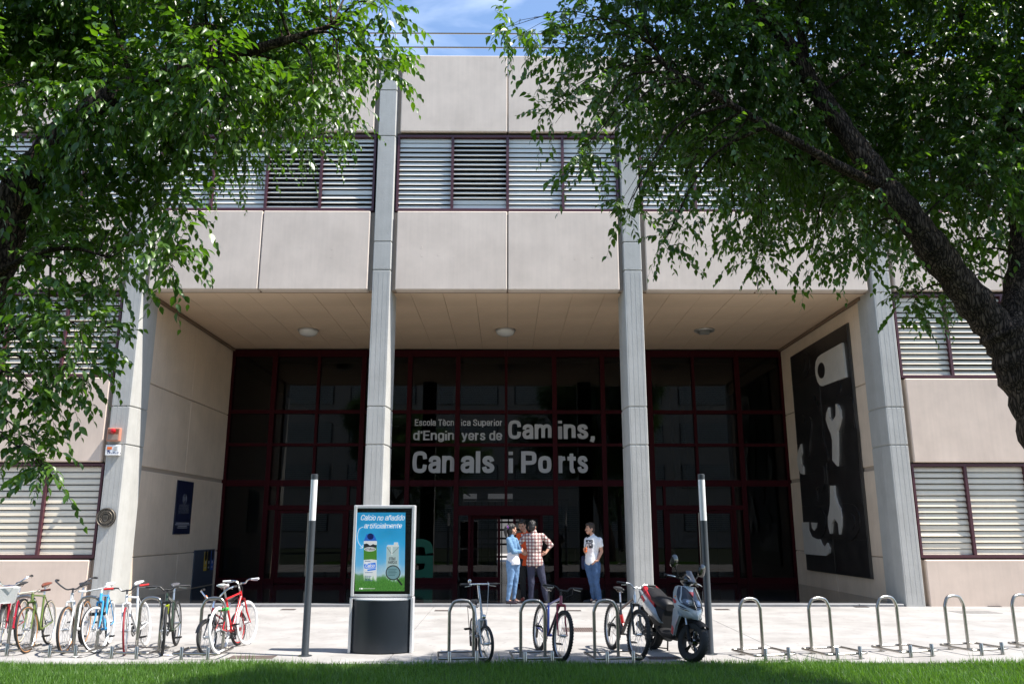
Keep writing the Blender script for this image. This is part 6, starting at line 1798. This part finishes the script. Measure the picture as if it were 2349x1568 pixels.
def bark():
    m = bpy.data.materials.new('bark'); m.use_nodes = True
    t = m.node_tree; N = t.nodes; L = t.links; b = N['Principled BSDF']; b.inputs['Roughness'].default_value = .95; b.inputs['Specular IOR Level'].default_value = .15
    co = N.new('ShaderNodeTexCoord'); mp_ = N.new('ShaderNodeMapping'); mp_.inputs['Scale'].default_value = (1, 1, .22)
    L.new(co.outputs['Object'], mp_.inputs['Vector'])
    n1 = N.new('ShaderNodeTexNoise'); n1.inputs['Scale'].default_value = 9; n1.inputs['Detail'].default_value = 6; L.new(mp_.outputs['Vector'], n1.inputs['Vector'])
    ad_ = N.new('ShaderNodeMixRGB'); ad_.blend_type = 'ADD'; ad_.inputs['Fac'].default_value = .16; L.new(mp_.outputs['Vector'], ad_.inputs['Color1']); L.new(n1.outputs['Color'], ad_.inputs['Color2'])
    v = N.new('ShaderNodeTexVoronoi'); v.feature = 'DISTANCE_TO_EDGE'; v.inputs['Scale'].default_value = 33; L.new(ad_.outputs['Color'], v.inputs['Vector'])
    r = N.new('ShaderNodeValToRGB'); r.color_ramp.elements[0].position = .0; r.color_ramp.elements[0].color = (.012, .009, .007, 1); r.color_ramp.elements[1].position = .26; r.color_ramp.elements[1].color = (.145, .108, .085, 1)
    L.new(v.outputs['Distance'], r.inputs['Fac'])
    x = N.new('ShaderNodeMixRGB'); x.blend_type = 'MULTIPLY'; x.inputs['Fac'].default_value = .8; L.new(r.outputs['Color'], x.inputs['Color1'])
    r2 = N.new('ShaderNodeValToRGB'); r2.color_ramp.elements[0].position = .3; r2.color_ramp.elements[0].color = (.45, .42, .4, 1); r2.color_ramp.elements[1].position = .7; r2.color_ramp.elements[1].color = (1.6, 1.5, 1.4, 1)
    L.new(n1.outputs['Fac'], r2.inputs['Fac']); L.new(r2.outputs['Color'], x.inputs['Color2']); L.new(x.outputs['Color'], b.inputs['Base Color'])
    bp = N.new('ShaderNodeBump'); bp.inputs['Strength'].default_value = 1; bp.inputs['Distance'].default_value = .05
    mn = N.new('ShaderNodeMath'); mn.operation = 'MINIMUM'; mn.inputs[1].default_value = .3; L.new(v.outputs['Distance'], mn.inputs[0])
    L.new(mn.outputs[0], bp.inputs['Height']); L.new(bp.outputs['Normal'], b.inputs['Normal'])
    return m
M_BARK = bark()

LV = np.array([(0, 0, 0), (0, .38, -.02), (0, .70, -.07), (0, 1.0, -.17), (-.21, .18, .05), (-.265, .42, .05), (-.145, .73, -.02), (.21, .18, .05), (.265, .42, .05), (.145, .73, -.02)], float)
LF = [(0, 1, 4), (1, 5, 4), (1, 2, 6, 5), (2, 3, 6), (0, 7, 1), (1, 7, 8), (1, 8, 9, 2), (2, 9, 3)]
leaf_me = bpy.data.meshes.new('leaf'); leaf_me.from_pydata([tuple(v) for v in LV], [], LF)

def cloud(name, V, n, faces, mtl, parent):
    """One mesh of n copies (V: n x k x 3) of the same little face set."""
    k = V.shape[1]
    me = bpy.data.meshes.new(name)
    nf = len(faces); ls = np.array([len(f) for f in faces]); idx = np.concatenate([np.array(f) for f in faces])
    me.vertices.add(n * k); me.vertices.foreach_set('co', V.reshape(-1).astype(np.float32))
    me.loops.add(n * len(idx)); me.loops.foreach_set('vertex_index', (idx[None, :] + (np.arange(n) * k)[:, None]).reshape(-1).astype(np.int32))
    me.polygons.add(n * nf)
    st = np.concatenate([[0], np.cumsum(ls)[:-1]])
    me.polygons.foreach_set('loop_start', (st[None, :] + (np.arange(n) * len(idx))[:, None]).reshape(-1).astype(np.int32))
    me.polygons.foreach_set('loop_total', np.tile(ls, n).astype(np.int32))
    me.materials.append(mtl); me.update(calc_edges=True); me.validate()
    return put(name, me, parent)
def unit(a): return a / np.maximum(np.linalg.norm(a, axis=-1, keepdims=True), 1e-9)

def project(P):
    c, s = math.cos(YAW), math.sin(YAW)
    x = P[:, 0] * c - P[:, 1] * s; y = P[:, 0] * s + P[:, 1] * c; z = P[:, 2] - CAMH
    c, s = math.cos(PITCH), math.sin(PITCH)
    d = y * c + z * s; v = -y * s + z * c
    d = np.maximum(d, .1)
    return CX + FPX * x / d, CY - FPX * v / d, d

def tree(label, base, limbs, blobs, leaf_len, lm, per_m3, droop=.42, twig_m=None, nleaf=9, bare=()):
    """Tapered trunk and limbs, thin branches out to every clump, drooping leafy twigs; the 300 largest leaves are single parts."""
    root = thing('tree', base, label, 'tree')
    B0 = Vector(base)
    m = MB(); allp = []
    for pts, r0, r1 in limbs:
        ps = smoothed(pts, 7); n_ = len(ps)
        rs = [(r0 + (r1 - r0) * i / (n_ - 1)) * (1 + .07 * math.sin(i * 1.9) + .05 * math.sin(i * .7 + r0 * 50)) for i in range(n_)]
        m.tube([p - B0 for p in ps], rs, 18)
        allp += [(p, r) for p, r in zip(ps, rs)]
    # rough bark
    for i, v in enumerate(m.v):
        h = math.sin(v[0] * 61 + v[2] * 23) + math.sin(v[1] * 57 - v[2] * 31) + math.sin(v[2] * 19 + v[0] * 40)
        k = .0035 * h
        m.v[i] = (v[0] + k * math.sin(i * 2.4), v[1] + k * math.cos(i * 2.4), v[2])
    tr = m.build('trunk', M_BARK, root, smooth='all')
    AP = np.array([tuple(p) for p, r in allp])
    br = MB(); tw_p, tw_d, tw_l, tw_s = [], [], [], []
    for C, rad, sc_ in blobs:
        C = np.array(tuple(C))
        d = np.linalg.norm(AP - C, axis=1) + .25 * np.maximum(0, AP[:, 2] - C[2])
        k = int(np.argmin(d)); a = Vector(AP[k]); c = Vector(C)
        mid = a.lerp(c, .5) + Vector((0, 0, .10 + .1 * (c - a).length)) + Vector(rng.normal(0, .05, 3))
        r_ = min(allp[k][1] * .6, .010 + .007 * (c - a).length)
        ps = smoothed([a, mid, c], 6)
        br.tube([p - B0 for p in ps], [r_ * (1 - .75 * i / (len(ps) - 1)) for i in range(len(ps))], 6)
        nsub = max(3, int(5 * rad / .4))
        for _ in range(nsub):
            e = c + Vector(unit(rng.normal(0, 1, 3)) * rad * .8); s0 = ps[len(ps) // 2 + int(rng.integers(0, len(ps) // 2))]
            br.tube([s0 - B0, s0.lerp(e, .5) + Vector((0, 0, .05)) - B0, e - B0], [r_ * .35, r_ * .25, .0022], 4)
        n_ = max(13, int(per_m3 * 4.19 * rad ** 3 / sc_ ** 1.6))
        u = unit(rng.normal(0, 1, (n_, 3))); q = rng.random(n_) ** (1 / 2.4)
        tw_p.append(C + u * (q * rad)[:, None])
        dd = unit(u * 1.0 + rng.normal(0, .40, (n_, 3)) + np.array([0, 0, -.22]))
        tw_d.append(dd); tw_l.append((.18 + .22 * rng.random(n_)) * (leaf_len / .075) * sc_ ** .6); tw_s.append(np.full(n_, sc_))
    br.build('branches', M_BARK, root, smooth='all')['kind'] = 'stuff'
    P, D, Ln, S_ = np.concatenate(tw_p), np.concatenate(tw_d), np.concatenate(tw_l), np.concatenate(tw_s)
    # the stout limbs stay bare on their lower side: no twigs sprout from the old wood or just in front of it
    ok = np.ones(len(P), bool)
    for li, w_ in bare:
        Q = np.array([tuple(p) for p in smoothed(limbs[li][0], 5)])
        tip = P + D * (Ln * .6)[:, None]; tip[:, 2] -= Ln * .25
        for A_ in (P, tip):
            for a, b in zip(Q[:-1], Q[1:]):
                # distance from the limb seen along the way the crown faces the pavement's far side (mostly -y)
                v = b - a; t = np.clip(((A_ - a)[:, [0, 2]] * v[[0, 2]]).sum(1) / max(1e-6, (v[[0, 2]] ** 2).sum()), 0, 1)
                n = A_ - (a + v * t[:, None])
                ok &= ~((np.hypot(n[:, 0], n[:, 2]) < w_) & (n[:, 1] < .1) & (rng.random(len(P)) < .68))
    P, D, Ln, S_ = P[ok], D[ok], Ln[ok], S_[ok]
    nt_ = len(P)
    # twigs bend down along their length
    def along(t):
        g = np.zeros_like(P); g[:, 2] = -droop
        return P + D * (Ln * t)[:, None] + g * (Ln * t * t * .75)[:, None]
    tv = np.zeros((nt_, 9, 3)); side = unit(np.cross(D, np.array([0, 0, 1.0]) + rng.normal(0, .1, (nt_, 3)))); upv = np.cross(side, D)
    for j, t in enumerate((0, .5, 1.0)):
        c = along(t); r_ = (.0024, .0019, .0010)[j]
        for k in range(3):
            an = 2 * math.pi * k / 3
            tv[:, j * 3 + k] = c + (side * math.cos(an) + upv * math.sin(an)) * r_
    fs = [(j * 3 + k, j * 3 + (k + 1) % 3, j * 3 + 3 + (k + 1) % 3, j * 3 + 3 + k) for j in range(2) for k in range(3)]
    cloud('twigs', tv - np.array(base), nt_, fs, twig_m or M_BARK, root)['kind'] = 'stuff'
    # leaves, alternate along each twig
    LP, LD, LN, LS = [], [], [], []
    for j in range(nleaf):
        t = (j + .6 + rng.uniform(-.25, .25, nt_)) / nleaf
        c = along(t); tan = unit(along(t + .05) - c)
        sgn = 1 if j % 2 else -1
        sd = unit(np.cross(tan, np.array([0, 0, 1.0])) + 1e-6)
        ld = unit(tan * .75 + sd * (sgn * rng.uniform(.45, .95, nt_))[:, None] + np.array([0, 0, -1.0]) * rng.uniform(.15, .9, nt_)[:, None])
        nn = unit(np.array([0, 0, 1.0]) + rng.normal(0, .42, (nt_, 3)) + sd * (sgn * .35))
        nn = unit(nn - ld * (nn * ld).sum(1, keepdims=True))
        LP.append(c); LD.append(ld); LN.append(nn)
        LS.append(leaf_len * S_ * rng.uniform(.62, 1.22, nt_) * (1.0 if j < nleaf - 1 else .75))
    LP, LD, LN, LS = (np.concatenate(a) for a in (LP, LD, LN, LS))
    X_ = np.cross(LD, LN)
    px, py, dist = project(LP)
    seen = (px > 10) & (px < 2338) & (py > 10) & (py < 1500)
    score = np.where(seen, LS / dist, 0)
    top = np.argsort(-score)[:2600]
    big = rng.choice(top, min(300, len(top)), replace=False)
    keep = np.ones(len(LP), bool); keep[big] = False
    me = leaf_me.copy(); me.materials.append(lm)
    for i in big:
        o = bpy.data.objects.new('leaf', me); COL.objects.link(o); o.parent = root
        s = LS[i]
        Mx = Matrix(((X_[i][0] * s, LD[i][0] * s, LN[i][0] * s, LP[i][0] - base[0]), (X_[i][1] * s, LD[i][1] * s, LN[i][1] * s, LP[i][1] - base[1]), (X_[i][2] * s, LD[i][2] * s, LN[i][2] * s, LP[i][2] - base[2]), (0, 0, 0, 1)))
        o.matrix_local = Mx
    LP, LD, LN, LS, X_ = LP[keep], LD[keep], LN[keep], LS[keep], X_[keep]
    n_ = len(LP)
    curl = rng.uniform(.3, 1.8, n_)
    V = (LP[:, None, :] + X_[:, None, :] * (LV[None, :, 0, None] * LS[:, None, None]) + LD[:, None, :] * (LV[None, :, 1, None] * LS[:, None, None])
         + LN[:, None, :] * (LV[None, :, 2, None] * (LS * curl)[:, None, None]))
    cloud('crown', V - np.array(base), n_, LF, lm, root)['kind'] = 'stuff'
    return root, n_

def W_(px, py, y): return at(px, py, y=y)
def blobs_of(rows, y0, y1):
    out = []
    rb = random.Random(len(rows))
    for row in rows:
        px, py, rp_ = row[:3]
        y = row[3] if len(row) > 3 else y0 + (y1 - y0) * rb.random()
        if y0 > 7.2 and px < 1470 and len(row) < 4: y = 7.15 + (y - y0) * .42
        sc_ = row[4] if len(row) > 4 else 1.0
        c = W_(px, py, y); c0 = W_(px + rp_, py, y)
        out.append((c, (c0 - c).length, sc_))
    return out

# the right-hand tree
yt = 7.9
tb = W_(2510, 1200, yt); tb = Vector((tb.x + .12, yt, -.03))
limbs = [([tb, Vector((tb.x - .05, yt, 1.0)), W_(2442, 1080, yt), W_(2376, 912, yt), W_(2332, 815, yt), W_(2300, 755, yt)], .30, .225),
         ([W_(2310, 785, yt), W_(2240, 700, yt), W_(2165, 605, yt - .1), W_(2100, 515, yt - .2), W_(2040, 440, yt - .2), W_(1985, 365, yt - .2), W_(1905, 255, yt - .1), W_(1858, 185, yt), W_(1800, 90, yt), W_(1735, 20, yt), W_(1650, -90, yt)], .185, .05),
         ([W_(2318, 785, yt), W_(2345, 660, yt + .2), W_(2350, 500, yt + .4), W_(2345, 350, yt + .5), W_(2300, 190, yt + .6), W_(2215, 60, yt + .6), W_(2150, -40, yt + .7)], .19, .06),
         ([W_(2345, 360, yt + .5), W_(2360, 150, yt + .3), W_(2400, -100, yt)], .09, .04),
         ([W_(2030, 432, yt - .2), W_(1930, 385, yt - .4), W_(1837, 332, yt - .5), W_(1702, 256, yt - .5), W_(1617, 202, yt - .5), W_(1532, 157, yt - .4), W_(1495, 100, yt - .4)], .056, .016),
         ([W_(2015, 415, yt - .2), W_(1900, 375, yt + .3), W_(1800, 360, yt + .6), W_(1657, 382, yt + .8)], .055, .018),
         ([W_(1855, 180, yt), W_(1835, 60, yt + .3), W_(1840, -60, yt + .4)], .055, .03)]
rows = [(1165, 62, 40), (1240, 75, 60), (1320, 110, 85), (1265, 120, 45), (1400, 60, 110), (1420, 180, 95), (1300, 225, 50), (1370, 260, 55), (1260, 265, 28), (1480, 260, 90), (1540, 80, 140), (1570, 220, 125), (1550, 340, 70), (1690, 90, 150), (1660, 240, 140), (1650, 350, 95), (1560, 430, 45), (1490, 400, 32),
        (1840, 130, 150), (1800, 270, 160), (1740, 400, 110), (1640, 470, 65), (1560, 500, 32), (1900, 300, 160), (1860, 430, 120), (1760, 500, 70), (1700, 545, 42), (1940, 120, 110), (2060, 200, 120), (2010, 320, 150), (2000, 450, 120), (1900, 530, 75), (1860, 585, 35), (1980, 560, 55),
        (2150, 120, 120), (2180, 280, 150), (2130, 420, 130), (2060, 540, 75), (2110, 610, 50), (2290, 120, 150), (2320, 300, 150), (2250, 420, 120), (2240, 540, 90), (2320, 560, 60), (2200, 620, 60), (1375, 345, 30), (1330, 362, 20), (1440, 470, 25), (1520, 560, 25), (1750, 600, 24), (2080, 690, 22), (2160, 690, 30)]
hi = [(1400, -50, 90), (1560, -100, 150), (1720, -120, 210), (1930, -140, 230), (2130, -140, 220), (2340, -100, 230), (2480, 80, 200), (2500, 300, 190), (2480, -260, 240), (2250, -330, 260), (2000, -360, 260), (1750, -330, 240), (2470, 480, 140), (2650, 200, 240), (2650, -100, 260)]
R_ = blobs_of(rows, 7.5, 9.9) + blobs_of(hi, 7.4, 9.4)
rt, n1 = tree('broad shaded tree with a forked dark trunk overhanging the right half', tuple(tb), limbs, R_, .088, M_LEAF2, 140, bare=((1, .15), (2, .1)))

# the left-hand tree
yl = 6.6
lb = W_(-170, 1200, yl); lb = Vector((lb.x, yl, -.03))
limbs = [([lb, Vector((lb.x + .03, yl, 1.4)), W_(-80, 820, yl), W_(-15, 600, yl), W_(35, 450, yl), W_(95, 368, yl), W_(160, 295, yl), W_(235, 238, yl - .1), W_(320, 190, yl - .1), W_(450, 160, yl - .2), W_(540, 128, yl - .3), W_(650, 95, yl - .4), W_(760, 60, yl - .4)], .22, .018),
         ([W_(-60, 760, yl), W_(-90, 500, yl + .3), W_(-100, 250, yl + .4), W_(-60, 0, yl + .5)], .12, .05),
         ([W_(35, 450, yl), W_(110, 410, yl + .3), W_(220, 420, yl + .6), W_(330, 470, yl + .8)], .035, .010),
         ([W_(-30, 650, yl), W_(60, 590, yl - .3), W_(160, 570, yl - .4), W_(250, 590, yl - .4)], .03, .008),
         ([W_(160, 295, yl), W_(300, 320, yl + .5), W_(500, 290, yl + 1.0), W_(680, 270, yl + 1.3)], .035, .008)]
rows = [(40, 60, 110), (130, 150, 100), (180, 50, 120), (300, 60, 120), (420, 60, 120), (540, 55, 110), (650, 60, 100), (745, 40, 80), (830, 22, 45), (880, 22, 28), (700, 130, 90), (780, 120, 65), (850, 140, 40), (890, 165, 20), (590, 150, 110), (470, 170, 110), (350, 190, 115), (230, 210, 110), (110, 250, 110), (20, 200, 100), (640, 215, 75), (720, 215, 55), (780, 200, 35), (540, 250, 80), (430, 280, 85), (310, 300, 90), (190, 340, 90),
        (60, 370, 100), (10, 480, 90), (120, 460, 85), (230, 440, 80), (340, 390, 75), (400, 350, 60), (530, 320, 45), (360, 470, 60), (420, 480, 40), (270, 520, 75), (180, 540, 70), (90, 560, 75), (340, 560, 50), (385, 590, 34), (240, 600, 60), (150, 640, 65), (40, 650, 75), (230, 690, 45), (110, 720, 60), (10, 740, 70), (190, 760, 45), (235, 780, 30), (60, 800, 65), (140, 830, 50), (195, 850, 30), (20, 880, 65), (90, 910, 45), (40, 980, 50), (85, 1030, 28), (150, 900, 28), (95, 1070, 14),
        (640, 260, 60, 7.9, .68), (720, 280, 55, 8.0, .66), (780, 300, 38, 7.9, .66), (600, 330, 50, 8.0, .66), (690, 340, 38, 8.1, .64), (540, 380, 38, 8.0, .66), (130, 500, 50, 7.9, .66), (200, 560, 40, 7.9, .66), (810, 275, 26, 7.9, .66), (480, 400, 34, 8.0, .66)]
hi = [(0, -90, 160), (200, -100, 150), (400, -110, 140), (-120, 100, 160), (-130, 350, 150), (-120, 600, 120), (-150, 850, 110), (600, -90, 100), (760, -60, 70)]
L_ = blobs_of(rows, 5.7, 7.3) + blobs_of(hi, 5.8, 7.4)
lt, n2 = tree('sunlit leafy tree hanging into the left side, its limb rising from the left edge', tuple(lb), limbs, L_, .088, M_LEAF, 340, bare=((0, .15),))
print('LEAVES', n1, n2)

# more of the same trees stand on the lawn behind, mirrored in the entrance glass
for src, loc, rz, lb in ((rt, (-9, -9, 0), 2.4, 'broad tree standing on the far lawn, mirrored in the left glazing'), (lt, (9, -11, 0), 2.9, 'leafy tree standing on the far lawn, mirrored in the right glazing')):
    cp = src.copy(); COL.objects.link(cp); cp.location = loc; cp.rotation_euler = (0, 0, rz); cp['label'] = lb
    for ch in src.children:
        if ch.name.startswith('leaf'): continue
        k = ch.copy(); COL.objects.link(k); k.parent = cp

# grass
n_ = 150000
gx = rng.uniform(-9.5, 10.0, n_); u = rng.random(n_)
gy = GY + .045 - 2.6 * u ** 1.15 + .04 * np.sin(gx * 3.1) + .025 * np.sin(gx * 11) + .02 * np.sin(gx * 29) + rng.normal(0, .018, n_)
h = rng.uniform(.045, .10, n_) * (1 + .25 * np.sin(gx * 1.7 + gy * 2.3)); h = np.where(rng.random(n_) < .02, h * 1.9, h)
an = rng.uniform(0, 2 * math.pi, n_); be = rng.uniform(.15, .75, n_) * h
w = rng.uniform(.0022, .0042, n_)
ca, sa = np.cos(an), np.sin(an)
bx, by = rng.uniform(-1, 1, n_), rng.uniform(-1, 1, n_)
G = np.zeros((n_, 5, 3)); z0 = -.035
G[:, 0] = np.stack([gx - ca * w, gy - sa * w, np.full(n_, z0)], 1); G[:, 1] = np.stack([gx + ca * w, gy + sa * w, np.full(n_, z0)], 1)
G[:, 2] = np.stack([gx - ca * w * .8 + bx * be * .35, gy - sa * w * .8 + by * be * .35, z0 + h * .6], 1); G[:, 3] = np.stack([gx + ca * w * .8 + bx * be * .35, gy + sa * w * .8 + by * be * .35, z0 + h * .6], 1)
G[:, 4] = np.stack([gx + bx * be, gy + by * be, z0 + h], 1)
tag(cloud('grass', G, n_, [(0, 1, 3, 2), (2, 3, 4)], M_GRASS, None), 'short green lawn grass along the lower edge, mostly in tree shade', 'grass', kind='stuff')
